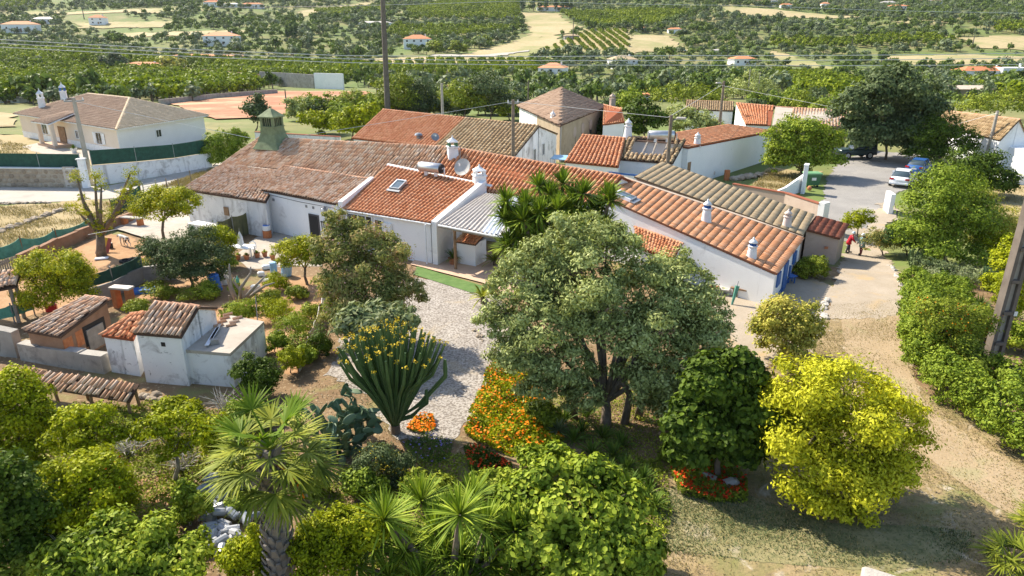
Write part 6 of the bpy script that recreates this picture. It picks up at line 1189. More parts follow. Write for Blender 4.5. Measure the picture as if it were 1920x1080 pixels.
# ================================================================== things on the roofs
h_ = on_roof((o_bl, o_br, o_tl), 514, 268)
gc = thing('chimney', 'large green tapering chimney on the weathered roof', 'chimney', tuple(h_)); x, y, z = h_; z -= .4; rz_ = -.35
MB().sqlathe((x, y, z), [(1.25, 0), (.95, .55), (.72, 1.2), (.66, 1.75)], rz_).build('shaft', 'green_paint', gc); MB().sqlathe((x, y, z), [(.72, 1.75), (.72, 1.83)], rz_).build('ledge', 'green_paint', gc)
cr1, sr1_ = math.cos(rz_), math.sin(rz_)
def loc2(a, b_, c): return (x + cr1 * a - sr1_ * b_, y + sr1_ * a + cr1 * b_, z + c)
for a, b_ in ((-1, -1), (1, -1), (1, 1), (-1, 1)): MB().box(loc2(a * .55, b_ * .55, 2.18), (.22, .22, .7), rz_).build('corner_post', 'green_paint', gc)
for s_ in range(4):
    for t in (-.2, 0, .2):
        a, b_ = ((t, -.58), (.58, t), (t, .58), (-.58, t))[s_]; MB().box(loc2(a, b_, 2.18), (.06, .06, .7), rz_).build('lantern_bar', 'green_paint', gc)
MB().sqlathe((x, y, z), [(.45, 1.83), (.45, 2.5)], rz_).build('lantern_core', 'black', gc)
MB().sqlathe((x, y, z), [(.78, 2.52), (.78, 2.62), (.5, 2.85), (.18, 3.15), (.05, 3.25)], rz_).build('cap', 'green_paint', gc)
cq = (c_bl, c_br, c_tl)
chimney('white round chimney with blue band on the cottage roof', tuple(on_roof(cq, 1324, 414)), 1.35, .27, 'round', 'white_paint', 'blue_paint')
chimney('shorter white chimney with blue band near the cottage eave', tuple(on_roof(cq, 1409, 483)), 1.15, .24, 'round', 'white_paint', 'blue_paint')
pm('pink_pale', [(.62, .52, .46), (.72, .62, .55)], 2, .9); chimney('pinkish round chimney between cottage and grey roof', tuple(on_roof((g_bl, g_br, g_tl), 1475, 424)), 1.1, .25, 'round', 'pink_pale')
chimney('white ornate chimney above the porch roof corner', tuple(f_tr + Vector((-.15, .1, 0))), 1.35, .38, 'square', 'white_paint', None)
chimney('white chimney with dark green pointed cap on the ridge', tuple(on_roof((o_br, n_br, o_tr), 849, 292)), 1.5, .34, 'square', 'white_paint', 'dark_green')
chimney('white ringed chimney behind the orange roof of the village', tuple(P(1177, 256, 4.2)), 1.7, .35, 'round', 'white_paint')
chimney('small white chimney on the orange roof strip', tuple(P(1307, 272, 3.6)), 1.2, .3, 'round', 'grey_white')
chimney('brick chimney stub behind the hipped house', tuple(P(1148, 196, 4.3)), 1.6, .3, 'square', 'pink_wall')
# solar water heater
def heater(label, a, b_, r):
    t = thing('solar_water_heater', label, 'water heater', tuple((a + b_) / 2)); d = (b_ - a).normalized()
    MB().tube([a - d * .04, a, b_, b_ + d * .04], [r * .85, r, r, r * .85], 18).build('tank', 'steel', t, True); MB().tube([b_ + d * .02, b_ + d * .12], [r * .95, r * .9], 18).build('end_cap', 'black', t)
    MB().tube([a - d * .1, a - d * .02], [r * .9, r * .95], 18).build('end_cap', 'metal_grey', t)
    for k in (.25, .75): p = lerp(a, b_, k); MB().box((p.x, p.y - .1, p.z - r * 1.05), (.22, .3, r * .9)).build('foot', 'white_paint', t)
    MB().tube([b_ + d * .12, b_ + d * .3 + Vector((0, 0, .1)), b_ + d * .3 + Vector((0, 0, -.45))], .045, 6).build('pipe', 'white_paint', t)
p = on_roof((f_bl, f_br, f_tl), 808, 326); dx = (f_br - f_bl).normalized(); heater('silver solar water tank on the ridge of the front wing', p - dx * .85 + Vector((0, .1, .42)), p + dx * .85 + Vector((0, .1, .42)), .36)
p = P(1243, 262, 4.5); heater('white solar tank behind the ruined roof', p + Vector((-1.1, .8, .3)), p + Vector((1.1, .8, .3)), .4)
def dish(label, foot, c, r, aim, mat='dish_grey'):
    t = thing('satellite_dish', label, 'dish', tuple(foot)); aim = Vector(aim).normalized(); u = aim.orthogonal().normalized(); v = aim.cross(u); rings = []
    for k in range(6): rr = r * k / 5; rings.append([c + (u * math.cos(2 * math.pi * j / 20) + v * math.sin(2 * math.pi * j / 20)) * max(rr, .01) + aim * (.22 * rr * rr / r) for j in range(20)])
    m = MB().loft(rings, False); m.loft([[p - aim * .02 for p in q_] for q_ in rings], False); m.build('reflector', mat, t, True)
    MB().tube([Vector(foot), c - aim * .05], .04, 6).build('mast', 'metal_grey', t); f = c + aim * r * .9; MB().tube([c - v * r * .9, f], .018, 5).build('feed_arm', 'metal_grey', t); MB().box(tuple(f), (.1, .1, .14)).build('feed', 'plastic_white', t)
p = on_roof((o_br, n_br, o_tr), 866, 332); dish('large pale satellite dish behind the tank', p, A(868, 314, p.y - .3), .62, (-.35, -.8, .45))
MB_m = thing('antenna_mast', 'thin antenna mast beside the large dish', 'antenna', tuple(p + Vector((-.1, .2, 0)))); MB().tube([p + Vector((-.1, .2, 0)), p + Vector((-.1, .2, 2.2))], .025, 5).build('mast', 'metal_grey', MB_m); MB().tube([p + Vector((-.5, .2, 2.0)), p + Vector((.3, .2, 2.0))], .015, 4).build('crossbar', 'metal_grey', MB_m)
p = P(816, 264, 3.6); dish('small grey dish on the broad orange roof', p, p + Vector((0, 0, .35)), .4, (.3, -.8, .5), 'metal_grey'); p = P(985, 283, 2.2); dish('grey dish on the white gable wall', p, p + Vector((.1, -.3, .1)), .42, (.5, -.8, .3), 'metal_grey')
p = P(785, 262, 3.3); rv = thing('roof_ventilator', 'round metal ventilator on the broad orange roof', 'vent', tuple(p)); MB().lathe(tuple(p), [(.2, 0), (.2, .35)], 10).build('pipe', 'metal_grey', rv); MB().lathe((p.x, p.y, p.z + .35), [(.25, 0), (.42, .12), (.3, .3), (.05, .36)], 12).build('cap', 'metal_grey', rv)
tag(MB().box(tuple(P(898, 320, 4.0)), (.7, .5, .12), .5, 0, .3).build('roof_vent', 'metal_grey'), 'flat blue-grey roof vent beside the ornate chimney', 'vent')
# ================================================================== poles and wires
def pole(label, base, top, r0, r1, mat='pole_concrete', name='utility_pole', arms=(), lamp=None, n=8):
    base, top = Vector(base), Vector(top); t = thing(name, label, 'pole', tuple(base)); MB().tube([base - Vector((0, 0, .3)), top], [r0, r1], n).build('shaft', mat, t)
    for (dz, hw, ang) in arms:
        c = top - Vector((0, 0, dz)); d = Vector((math.cos(ang), math.sin(ang), 0)) * hw; MB().box(tuple(c), (2 * hw, .1, .12), ang).build('crossarm', 'metal_grey', t)
        for k in (-1, 0, 1): q_ = c + d * k * .9; MB().lathe((q_.x, q_.y, q_.z + .06), [(.05, 0), (.07, .06), (.04, .12), (.06, .18), (.02, .24)], 8).build('insulator', 'plastic_white', t)
    if lamp:
        a = Vector(lamp); MB().tube([top - Vector((0, 0, .5)), top - Vector((0, 0, .3)) + a * .6, top - Vector((0, 0, .2)) + a], .04, 6).build('lamp_arm', 'metal_grey', t); q_ = top - Vector((0, 0, .2)) + a * 1.25
        MB().box(tuple(q_), (.75, .3, .16), math.atan2(a.y, a.x), .05).build('lamp_head', 'sheet_metal', t)
    return t
def vpole(label, bpx, toppy, r0, r1, Y=None, **k):
    b = G(*bpx) if Y is None else Vector((A(*bpx, Y).x, Y, g1(A(*bpx, Y).x, Y))); return pole(label, b, (b.x, b.y, A(bpx[0], toppy, b.y).z), r0, r1, **k)
vpole('concrete pole in front of the villa', (172, 346), 183, .26, .15, arms=((.3, .8, .5),))
pole('tall brown pole rising past the top of the picture', (A(723, 150, 118).x, 118, -1), (A(718, 0, 118).x, 118, A(718, -30, 118).z), .5, .36, 'brown_pole', arms=((.4, 2.0, .1),))
vpole('pale pole behind the orange ridge', (830, 214), 156, .22, .15, 96); vpole('grey wooden pole at the end of the dark tiled roof', (962, 292), 187, .2, .13, 62.5, mat='pole_wood', arms=((.3, .5, .3),))
vpole('grey pole with street lamp beside the ruined roof', (1252, 303), 216, .2, .13, 56, mat='pole_wood', lamp=(.6, -.2, 0)); vpole('wooden pole with lamp behind the back houses', (1348, 246), 152, .24, .15, 92, mat='pole_wood', lamp=(-.6, -.2, 0))
vpole('thin green pole left of the pair beyond the back houses', (1400, 192), 130, .15, .1, mat='pole_concrete'); vpole('thin green pole right of the pair beyond the back houses', (1419, 192), 135, .15, .1)
vpole('dark pole in the red field', (540, 222), 168, .15, .1, mat='brown_pole'); vpole('wooden pole at the edge of the square', (1762, 302), 232, .2, .13, mat='pole_wood'); vpole('leaning pale concrete pole by the right edge house', (1846, 312), 208, .24, .14)
vpole('bare grey post behind the cottage', (990, 215), 150, .14, .1, 120, mat='brown_pole'); vpole('dark thin pylon on the right hillside', (1595, 96), 72, .35, .2, mat='brown_pole'); vpole('slim pole in the small orchard', (1074, 82), 40, .35, .2, mat='brown_pole'); vpole('slim pole on the left hillside', (158, 36), 12, .4, .2, mat='brown_pole'); vpole('slim pole beside the tan field on the left', (402, 40), 20, .4, .2, mat='brown_pole'); vpole('slim pole in the right hand meadow', (1822, 92), 66, .4, .2, mat='brown_pole')
# H-section concrete pole in the right foreground
b = G(1858, 680); hp = thing('concrete_pole', 'massive H-section concrete pole cut by the right edge', 'pole', tuple(b)); top = 13.2
for s_, mt in ((-1, 'brown_pole'), (1, 'brown_pole')):
    rings = []
    for t in (0, 1):
        w_ = .32 - .12 * t; c = Vector((b.x + s_ * w_ * .75, b.y, b.z - .3 + t * top)); rings.append([c + Vector((sx, sy, 0)) for sx, sy in ((-.075, -.2), (.075, -.2), (.075, .2), (-.075, .2))])
    MB().loft(rings).build('flange', mt, hp)
MB().loft([[Vector((b.x + sx * (.32 - .12 * t) * .75, b.y + sy, b.z - .3 + t * top)) for sx, sy in ((-.7, -.05), (.7, -.05), (.7, .05), (-.7, .05))] for t in (0, 1)]).build('web', 'pole_concrete', hp)
for k in range(8): MB().box((b.x, b.y - .15, b.z + 1 + k * 1.4), (.4 - .02 * k, .2, .14)).build('rung', 'brown_pole', hp)
MB().box((b.x + .3, b.y - .26, b.z + 2.4), (.14, .02, .2)).build('number_plate', 'plastic_white', hp)
def wire(label, pts, r=.055):
    m = MB(); o = None; P_ = [A(px, py, Y) for px, py, Y in pts]; out = []
    for i in range(len(P_) - 1):
        n_ = 10
        for k in range(n_): p = lerp(P_[i], P_[i + 1], k / n_); p.z -= .0004 * (P_[i + 1] - P_[i]).length ** 2 * 4 * (k / n_) * (1 - k / n_) * .12; out.append(p)
    out.append(P_[-1]); tag(m.tube(out, r, 5).build('power_line', 'wire'), label, 'wire', 'overhead power lines')
wire('highest of the three pale wires crossing the valley', [(-300, 55, 118), (0, 74, 118), (640, 104, 118), (1280, 104, 118), (1960, 99, 118), (2300, 90, 118)])
wire('middle of the three pale wires crossing the valley', [(-300, 64, 118), (0, 81, 118), (640, 110, 118), (1280, 113, 118), (1960, 108, 118), (2300, 100, 118)])
wire('lowest of the three pale wires crossing the valley', [(-300, 72, 118), (0, 88, 118), (640, 117, 118), (1280, 122, 118), (1960, 120, 118), (2300, 112, 118)])
wire('wire near the top of the picture across the hillside', [(400, 14, 200), (960, 2, 200), (1400, 10, 200), (2100, 26, 200)], .05)
wire('thin wire from the wooden pole to the lamp pole', [(962, 190, 62.5), (1252, 220, 56)], .018); wire('thin wire from the lamp pole to the back houses', [(1252, 220, 56), (1352, 160, 92)], .018); wire('thin wire from the villa pole to the weathered roof', [(140, 190, 64), (500, 265, 60), (962, 190, 62.5)], .018); wire('thin wire sloping over the square', [(1352, 160, 92), (1767, 240, 75), (1870, 212, 70)], .018)
# ================================================================== vehicles, bin, people, dog
def wheel(parent, x, y, r, w_, side):
    wq = MB().tube([Vector((x, y - w_ / 2, r)), Vector((x, y + w_ / 2, r))], r, 16).build('wheel', 'rubber', parent); MB().tube([Vector((x, y + side * w_ * .5, r)), Vector((x, y + side * (w_ * .5 + .02), r))], [r * .62, r * .55], 12).build('rim', 'rim', wq)
def car(label, paint, loc, rz, L=4.4, W=1.78, boxy=False):
    t = thing('parked_car', label, 'car', (0, 0, 0), 'cars parked in the square'); h = L / 2; hw = W / 2
    def ring(x, zb, zt, wb, wt, e=.12): return [Vector(p) for p in ((x, -wb + e, zb), (x, -wb, zb + e), (x, -wt, zt - e), (x, -wt + e, zt), (x, wt - e, zt), (x, wt, zt - e), (x, wb, zb + e), (x, wb - e, zb))]
    if not boxy:
        body = [ring(-h, .45, .72, hw * .8, hw * .75), ring(-h + .15, .28, .92, hw * .95, hw * .86), ring(-h + .7, .22, 1.0, hw, hw * .9), ring(-.4, .22, .95, hw, hw * .94), ring(.8, .22, .93, hw, hw * .92), ring(h - .6, .24, .82, hw * .97, hw * .86), ring(h - .12, .3, .68, hw * .88, hw * .78), ring(h, .4, .58, hw * .75, hw * .7)]
        cab = [ring(-h + .45, .93, 1.0, hw * .84, hw * .8, .03), ring(-h + 1.15, .93, 1.38, hw * .88, hw * .68, .08), ring(-.1, .93, 1.45, hw * .9, hw * .7, .08), ring(.45, .93, 1.38, hw * .9, hw * .68, .08), ring(1.15, .9, .96, hw * .86, hw * .8, .03)]
        roof = [ring(-h + 1.1, 1.365, 1.395, hw * .64, hw * .62, .01), ring(-.1, 1.44, 1.475, hw * .68, hw * .66, .01), ring(.5, 1.365, 1.40, hw * .66, hw * .63, .01)]; wr_, wx = .32, L * .3
    else:
        body = [ring(-h, .5, 1.05, hw * .96, hw * .94, .06), ring(-h + .1, .42, 1.12, hw, hw * .97, .06), ring(.6, .42, 1.12, hw, hw * .97, .06), ring(h - .15, .45, 1.08, hw * .98, hw * .93, .06), ring(h, .5, .98, hw * .95, hw * .9, .06)]
        cab = [ring(-h + .05, 1.1, 1.85, hw * .94, hw * .84, .08), ring(.2, 1.1, 1.88, hw * .95, hw * .85, .08), ring(.75, 1.1, 1.14, hw * .93, hw * .88, .02)]
        roof = [ring(-h, 1.85, 1.93, hw * .86, hw * .82, .03), ring(.3, 1.88, 1.95, hw * .86, hw * .82, .03)]; wr_, wx = .4, L * .31
    MB().loft(body).build('body', paint, t, True); cb_ = MB().loft(cab).build('windows', 'glass_sky', t, True); MB().loft(roof).build('roof', paint if not boxy else 'sheet_metal', t)
    for s_ in (-1, 1):
        y0 = s_ * hw * .83
        for x in ((-h + 1.0, -.15, 1.0) if not boxy else (-h + .12, -.9, -.02)):
            zt = (1.3, 1.42, 1.0)[(-h + 1.0, -.15, 1.0).index(x)] if not boxy else 1.86
            MB().hexa([Vector((x - .05, y0 - .04 + s_ * .05, .95)), Vector((x + .05, y0 - .04 + s_ * .05, .95)), Vector((x + .05, y0 + .04 + s_ * .07, .95)), Vector((x - .05, y0 + .04 + s_ * .07, .95))], [Vector((x - .05, s_ * hw * (.72 if not boxy else .84) - .03, zt)), Vector((x + .05, s_ * hw * (.72 if not boxy else .84) - .03, zt)), Vector((x + .05, s_ * hw * (.72 if not boxy else .84) + .04, zt)), Vector((x - .05, s_ * hw * (.72 if not boxy else .84) + .04, zt))]).build('pillar', paint, t)
        MB().box((-h + .06, s_ * hw * .72, .8 if not boxy else .85), (.12, .34, .16), s_ * -.25).build('tail_light', 'tail_red', t); MB().box((h - .1, s_ * hw * .68, .62 if not boxy else .85), (.12, .3, .14), s_ * .2).build('headlight', 'lamp_clear', t); MB().box((.75, s_ * (hw + .06), 1.0), (.12, .18, .13)).build('mirror', paint, t)
        for x in (-wx, wx): wheel(t, x, s_ * (hw - .1), wr_, .22, s_)
    MB().box((-h - .005, 0, .66 if not boxy else .6), (.03, .5, .12)).build('number_plate', 'plastic_white', t); MB().box((-h - .02, 0, .42 if not boxy else .5), (.12, W * .9, .16), 0, .03).build('bumper', 'black' if boxy else paint, t); MB().box((h + .0, 0, .42 if not boxy else .5), (.12, W * .9, .16), 0, .03).build('bumper', 'black' if boxy else paint, t)
    if boxy: MB().tube([Vector((-h - .02, .25, .85)), Vector((-h - .2, .25, .85))], .34, 14).build('spare_wheel', 'rubber', t)
    return place(t, loc, rz)
def on(px, py, dz=.05): p = G(px, py); return (p.x, p.y, p.z + dz)
car('white saloon parked half behind the big bush', 'car_white', on(1690, 346), .95); car('dark blue car parked behind the white saloon', 'car_blue', on(1723, 324), .8); car('dark green boxy jeep half hidden by the mulberry tree', 'car_green', on(1601, 297), math.pi + .12, 4.3, 1.75, True)
p = G(1524, 352); wb = thing('waste_container', 'green wheeled waste container by the gate pier', 'bin', tuple(p)); q_ = p + Vector((0, .5, 0))
MB().loft([[Vector((q_.x + a * w_, q_.y + b_ * w_ * .75, q_.z + zz)) for a, b_ in ((-1, -1), (1, -1), (1, 1), (-1, 1))] for w_, zz in ((.55, .2), (.68, 1.2))]).build('body', 'dark_green', wb)
plain('bin_lid', (.16, .34, .17), .5); MB().box((q_.x, q_.y, q_.z + 1.27), (1.5, 1.15, .14), 0, .04).build('lid', 'bin_lid', wb); MB().box((q_.x, q_.y - .52, q_.z + .8), (.4, .02, .25)).build('sticker', 'plastic_white', wb)
for a in (-.45, .45):
    for b_ in (-.35, .35): MB().tube([Vector((q_.x + a, q_.y + b_ - .04, q_.z + .1)), Vector((q_.x + a, q_.y + b_ + .04, q_.z + .1))], .1, 8).build('wheel', 'rubber', wb)
def skin_obj(name, joints, edges, mat, parent, sub=2):
    me = bpy.data.meshes.new(name); me.from_pydata([j[0] for j in joints], edges, []); o = bpy.data.objects.new(name, me); COL.objects.link(o)
    md = o.modifiers.new('skin', 'SKIN'); md.use_smooth_shade = True
    for i, j in enumerate(joints): me.skin_vertices[0].data[i].radius = (j[1], j[1] * (j[2] if len(j) > 2 else 1)); me.skin_vertices[0].data[i].use_root = (i == 0)
    o.modifiers.new('sub', 'SUBSURF').levels = sub; o.modifiers['sub'].render_levels = sub; me.materials.append(M(mat))
    if parent is not None: o.parent = parent
    ORG[o.name] = Vector((0, 0, 0)); return o
def person(label, loc, rz, s, lean, coat, trousers, hat, coat_len=.78, bag=False):
    """standing figure 1.65 high before scaling, facing +x"""
    t = thing('person', label, 'person', (0, 0, 0)); ln = lean
    hip = (0, 0, .88); wst = (.02 + ln * .2, 0, 1.05); ch = (.05 + ln * .55, 0, 1.26); nk = (.06 + ln * .85, 0, 1.42); hd1 = (.08 + ln, 0, 1.52); hd2 = (.09 + ln * 1.1, 0, 1.62)
    J = [(hip, .13, 1.1), (wst, .115, 1.1), (ch, .13, 1.15), (nk, .05), (hd1, .085), (hd2, .075)]; E_ = [(0, 1), (1, 2), (2, 3), (3, 4), (4, 5)]
    arms, legs = [], []
    for sgn, fx in ((1, .14), (-1, -.12)):
        k = len(J); sh_ = (ch[0], sgn * .19, 1.34); el_ = (ch[0] + .06 + ln * .3, sgn * .24, 1.09); wr2 = (ch[0] + .24 + ln * .2, sgn * .2, .92); ha = (wr2[0] + .06, sgn * .19, .87)
        J += [(sh_, .058), (el_, .043), (wr2, .03), (ha, .033, .6)]; E_ += [(2, k), (k, k + 1), (k + 1, k + 2), (k + 2, k + 3)]; arms.append((sh_, el_, wr2))
        for f in range(4): q_ = len(J); J.append(((ha[0] + .05, ha[1] + (f - 1.5) * .02, ha[2] - .05 + .01 * abs(f - 1)), .011)); E_.append((k + 3, q_))
        q_ = len(J); J.append(((ha[0] + .03, ha[1] - sgn * .04, ha[2] - .01), .011)); E_.append((k + 2, q_))
        k = len(J); hp_ = (0, sgn * .09, .84); kn_ = (fx * .6 + .03, sgn * .1, .48); an_ = (fx, sgn * .1, .09); toe = (fx + .15, sgn * .11, .04)
        J += [(hp_, .09), (kn_, .06), (an_, .042), (toe, .035)]; E_ += [(0, k), (k, k + 1), (k + 1, k + 2), (k + 2, k + 3)]; legs.append((hp_, kn_, an_, toe))
    skin_obj('body', J, E_, 'skin', t)
    m = MB(); m.loft([[Vector((cx + rx * math.cos(a), ry * math.sin(a), zz)) for a in [2 * math.pi * k / 14 for k in range(14)]] for cx, zz, rx, ry in ((hip[0], coat_len - .02, .19, .235), (hip[0], .9, .175, .215), (wst[0], 1.08, .15, .19), (ch[0], 1.26, .16, .215), (ch[0], 1.36, .13, .2), (nk[0], 1.43, .075, .085))]); m.build('coat', coat, t, True)
    for sh_, el_, wr2 in arms: MB().tube([sh_, el_, wr2], [.085, .065, .05], 8).build('sleeve', coat, t, True)
    for hp_, kn_, an_, toe in legs:
        MB().tube([hp_, kn_, (an_[0], an_[1], .1)], [.115, .08, .065], 8).build('trouser_leg', trousers, t, True); MB().box(((an_[0] + toe[0]) / 2 + .02, an_[1], .05), (.27, .1, .1), 0, .03).build('shoe', 'black', t)
    MB().lathe((hd2[0] - .01, 0, 1.585), [(.155, 0), (.15, .015), (.115, .03), (.11, .09), (.06, .14), (.01, .15)], 14).build('hat', hat, t, True); MB().ball((hd1[0] - .03, 0, 1.56), .098, 10, 6, (1, .95, 1.05)).build('hair', hat if hat == 'cloth_white' else 'cloth_white', t, True)
    for e_ in (-.035, .035): MB().ball((hd1[0] + .085, e_, 1.555), .013, 6, 4).build('eye', 'black', t)
    MB().box((hd1[0] + .1, 0, 1.525), (.03, .022, .04)).build('nose', 'skin', t); MB().box((hd1[0] + .088, 0, 1.49), (.012, .045, .01)).build('mouth', 'red_board', t)
    for e_ in (-.085, .085): MB().ball((hd1[0], e_, 1.54), .025, 6, 4, (.7, .4, 1.2)).build('ear', 'skin', t)
    return place(t, loc, rz, s)
person('person in a red jacket and pale hat leaning forward on the lane', on(1588, 476, .08), -.15, .9, .14, 'cloth_red', 'cloth_dark', 'cloth_pale', .74)
person('person in a pale blue coat and white hat facing the other', on(1613, 480, .08), math.pi + .5, .9, .0, 'cloth_teal', 'cloth_maroon', 'cloth_white', .66)
# dog in the dirt yard
m_, nt_, b_s = new_mat('fur'); n_ = noise(nt_, 2.3, 2); r_ = ramp(nt_, [(.05, .045, .04), (.06, .05, .045), (.6, .57, .52), (.62, .58, .54)], [0, .47, .5, 1]); nt_.links.new(n_.outputs[0], r_.inputs[0]); nt_.links.new(r_.outputs[0], b_s.inputs['Base Color']); b_s.inputs['Roughness'].default_value = .9
dg = thing('dog', 'thin black and white dog sniffing the yard ground', 'dog', (0, 0, 0))
J = [((-.3, 0, .56), .1), ((0, 0, .55), .085), ((.28, 0, .56), .115), ((.48, 0, .60), .06), ((.62, 0, .52), .058), ((.76, 0, .44), .032), ((-.38, 0, .56), .03), ((-.55, 0, .42), .014)]; E_ = [(0, 1), (1, 2), (2, 3), (3, 4), (4, 5), (0, 6), (6, 7)]
for s_ in (-1, 1):
    k = len(J); J += [((.27, s_ * .09, .42), .05), ((.28, s_ * .09, .22), .026), ((.27, s_ * .09, .05), .02), ((.32, s_ * .09, .025), .022)]; E_ += [(2, k), (k, k + 1), (k + 1, k + 2), (k + 2, k + 3)]
    k = len(J); J += [((-.26, s_ * .09, .42), .065), ((-.2, s_ * .09, .32), .04), ((-.38, s_ * .09, .19), .022), ((-.34, s_ * .09, .05), .018), ((-.29, s_ * .09, .025), .02)]; E_ += [(0, k), (k, k + 1), (k + 1, k + 2), (k + 2, k + 3), (k + 3, k + 4)]
    k = len(J); J += [((.57, s_ * .06, .6), .022), ((.54, s_ * .09, .56), .012)]; E_ += [(4, k), (k, k + 1)]
skin_obj('body', J, E_, 'fur', dg); place(dg, on(236, 462, .02), 2.6, 1.15)
# ================================================================== yard clutter
def barrel(label, loc, r, h, mat, lid=None, tilt=(0, 0), name='barrel', cat='barrel'):
    t = thing(name, label, cat, (0, 0, 0)); MB().lathe((0, 0, 0), [(r * .92, 0), (r, .06 * h), (r, .3 * h), (r * 1.04, .32 * h), (r, .34 * h), (r, .66 * h), (r * 1.04, .68 * h), (r, .7 * h), (r, .95 * h), (r * .93, h)], 18).build('drum', mat, t); MB().lathe((0, 0, h), [(r * .9, 0), (r * .9, .02), (r * .8, .025)], 18).build('lid', lid or mat, t); place(t, loc); t.rotation_euler = (tilt[0], tilt[1], 0); return t
barrel('tilted bright blue barrel below the grey-green tree', on(408, 546), .3, .95, 'barrel_blue', tilt=(.1, -.1)); barrel('white-lidded grey barrel behind the blue one', on(422, 534), .26, .75, 'plastic_white'); barrel('pale blue drum under the yellow citrus tree', on(537, 518), .3, .75, 'barrel_pale', tilt=(0, .15)); barrel('small pale blue drum left of the other pale one', on(514, 512), .2, .6, 'barrel_pale')
barrel('white drum with blue lid standing on a brick ring', on(502, 446, .55), .27, .35, 'plastic_white', 'barrel_blue'); barrel('grey bin with blue rim against the wing wall', on(811, 493, .09), .25, .7, 'metal_grey', 'barrel_blue', name='dust_bin', cat='bin')
p = Vector(on(502, 446, 0)); tag(MB().lathe(tuple(p), [(.3, 0), (.3, .54)], 14).build('brick_plinth', 'brick_red'), 'round brick plinth under the white drum', 'plinth'); p = Vector(on(484, 440, 0)); tag(MB().box((p.x, p.y, .4), (.35, .2, .8), .2, .02).build('clay_flue', 'terracotta'), 'upright clay flue block by the tarp fence', 'block')
barrel('blue bucket beside the small bright shrub', on(342, 975), .16, .3, 'barrel_blue', 'black', name='bucket', cat='bucket'); barrel('white bucket in the vegetable plot', on(523, 634), .15, .3, 'plastic_white', 'garden_dark' if 'garden_dark' in MATS else 'black', name='bucket', cat='bucket')
barrel('dark bucket beside the leaning boards', on(208, 466), .16, .32, 'black', 'pale_stone', name='bucket', cat='bucket'); barrel('red tub behind the white bench', on(245, 414, .15), .35, .3, 'red_plastic', 'red_plastic', name='tub', cat='tub')
def bench(label, loc, rz, L=1.5, mat='pale_stone', leg='wood', h=.5):
    t = thing('bench', label, 'bench', (0, 0, 0)); MB().box((0, 0, h), (L, .5, .08), 0, .01).build('seat', mat, t)
    for s_ in (-1, 1): MB().box((s_ * L * .36, 0, h / 2 - .02), (.25, .42, h - .04)).build('leg', leg, t)
    return place(t, loc, rz)
bench('stone bench with brick leg beside the red tub', on(250, 425, .15), -.25, 1.9, 'pale_stone', 'brick_red', .55)
bench('low bench of clay pots against the cottage wall', on(1403, 560), -.6, 1.9, 'wood', 'wood', .45); p = Vector(on(1403, 560))
for k in range(6): q_ = p + Vector((-.7 + k * .27, .42 - k * .17, .5)); tag(MB().tube([q_, q_ + Vector((.28, .1, .02))], .07, 7).build('clay_tile', 'terracotta'), 'spare curved clay tile lying on the cottage bench', 'tile', 'spare tiles on the bench')
for (px, py) in ((1350, 539), (1338, 551)): q_ = Vector(on(px, py, .42)); tag(MB().box(tuple(q_), (.55, .22, .1), -.4, .02).build('clay_block', 'terracotta'), 'upper clay block on the pale slab' if py < 545 else 'lower clay block on the pale slab', 'block', 'blocks on the pale slab')
p = G(1345, 548); st_ = thing('slab_table', 'pale slab table beside the olive by the cottage wall', 'table', tuple(p)); MB().box((p.x, p.y, .33), (1.3, 1.0, .08), -.4).build('top', 'pale_stone', st_); MB().box((p.x, p.y, .14), (.7, .6, .28), -.4).build('base', 'render_grey', st_)
p = G(1372, 572); ch_ = thing('folded_parasol', 'folded dark green parasol leaning by the slab table', 'parasol', tuple(p)); MB().tube([p, p + Vector((.25, .2, 1.0))], [.05, .13], 8).build('canopy', 'net_light', ch_); MB().tube([p - Vector((.05, 0, 0)), p + Vector((.3, .25, 1.25))], .02, 5).build('pole', 'metal_grey', ch_)
p = G(1478, 530); bc = thing('blue_chair', 'blue wooden chair against the end wall of the cottage', 'chair', tuple(p)); MB().box((p.x + .1, p.y, .42), (.5, .5, .06), .5).build('seat', 'blue_paint', bc); MB().box((p.x - .12, p.y + .12, .75), (.06, .5, .6), .5).build('backrest', 'blue_paint', bc)
for a, b_ in ((-1, -1), (1, -1), (1, 1), (-1, 1)): MB().box((p.x + .1 + a * .17, p.y + b_ * .17, .2), (.05, .05, .4), .5).build('leg', 'blue_paint', bc)
p = G(198, 472); bd = [('yellow_board', 'yellow painted board leaning on the pollarded tree'), ('red_board', 'striped red board leaning beside the yellow one'), ('grey_wood', 'grey board leaning left of the yellow one')]
for k, (mt, lab) in enumerate(bd): q_ = p + Vector((-.25 + .28 * (1, 2, 0)[k], -.1 * k, .42)); tag(MB().box(tuple(q_), (.22, .05, 1.05), .2, 0, -.5, .25).build('leaning_board', mt), lab, 'board')
p = Vector(on(191, 487)); tag(MB().box((p.x, p.y, .1), (.75, .35, .08), .35, .02).build('sheet_panel', 'sheet_clear'), 'white panel lying on the yard ground', 'panel')
def torus(name, label, c, R_, r_, mat, cat, tilt=0.0):
    m = MB(); rings = []
    for k in range(20): a = 2 * math.pi * k / 20; rings.append([Vector((c[0] + math.cos(a) * (R_ + r_ * math.cos(b_)), c[1] + math.sin(a) * (R_ + r_ * math.cos(b_)), c[2] + r_ + r_ * math.sin(b_) + tilt * math.sin(a) * R_)) for b_ in [2 * math.pi * j / 8 for j in range(8)]])
    rings.append(rings[0]); return tag(m.loft(rings, False).build(name, mat, None, True), label, cat)
torus('tyre', 'old black tyre on the yard grass', on(236, 492, 0), .28, .1, 'rubber', 'tyre'); torus('tyre', 'half buried tyre right of the old tyre', on(250, 487, -.06), .25, .09, 'rubber', 'tyre')
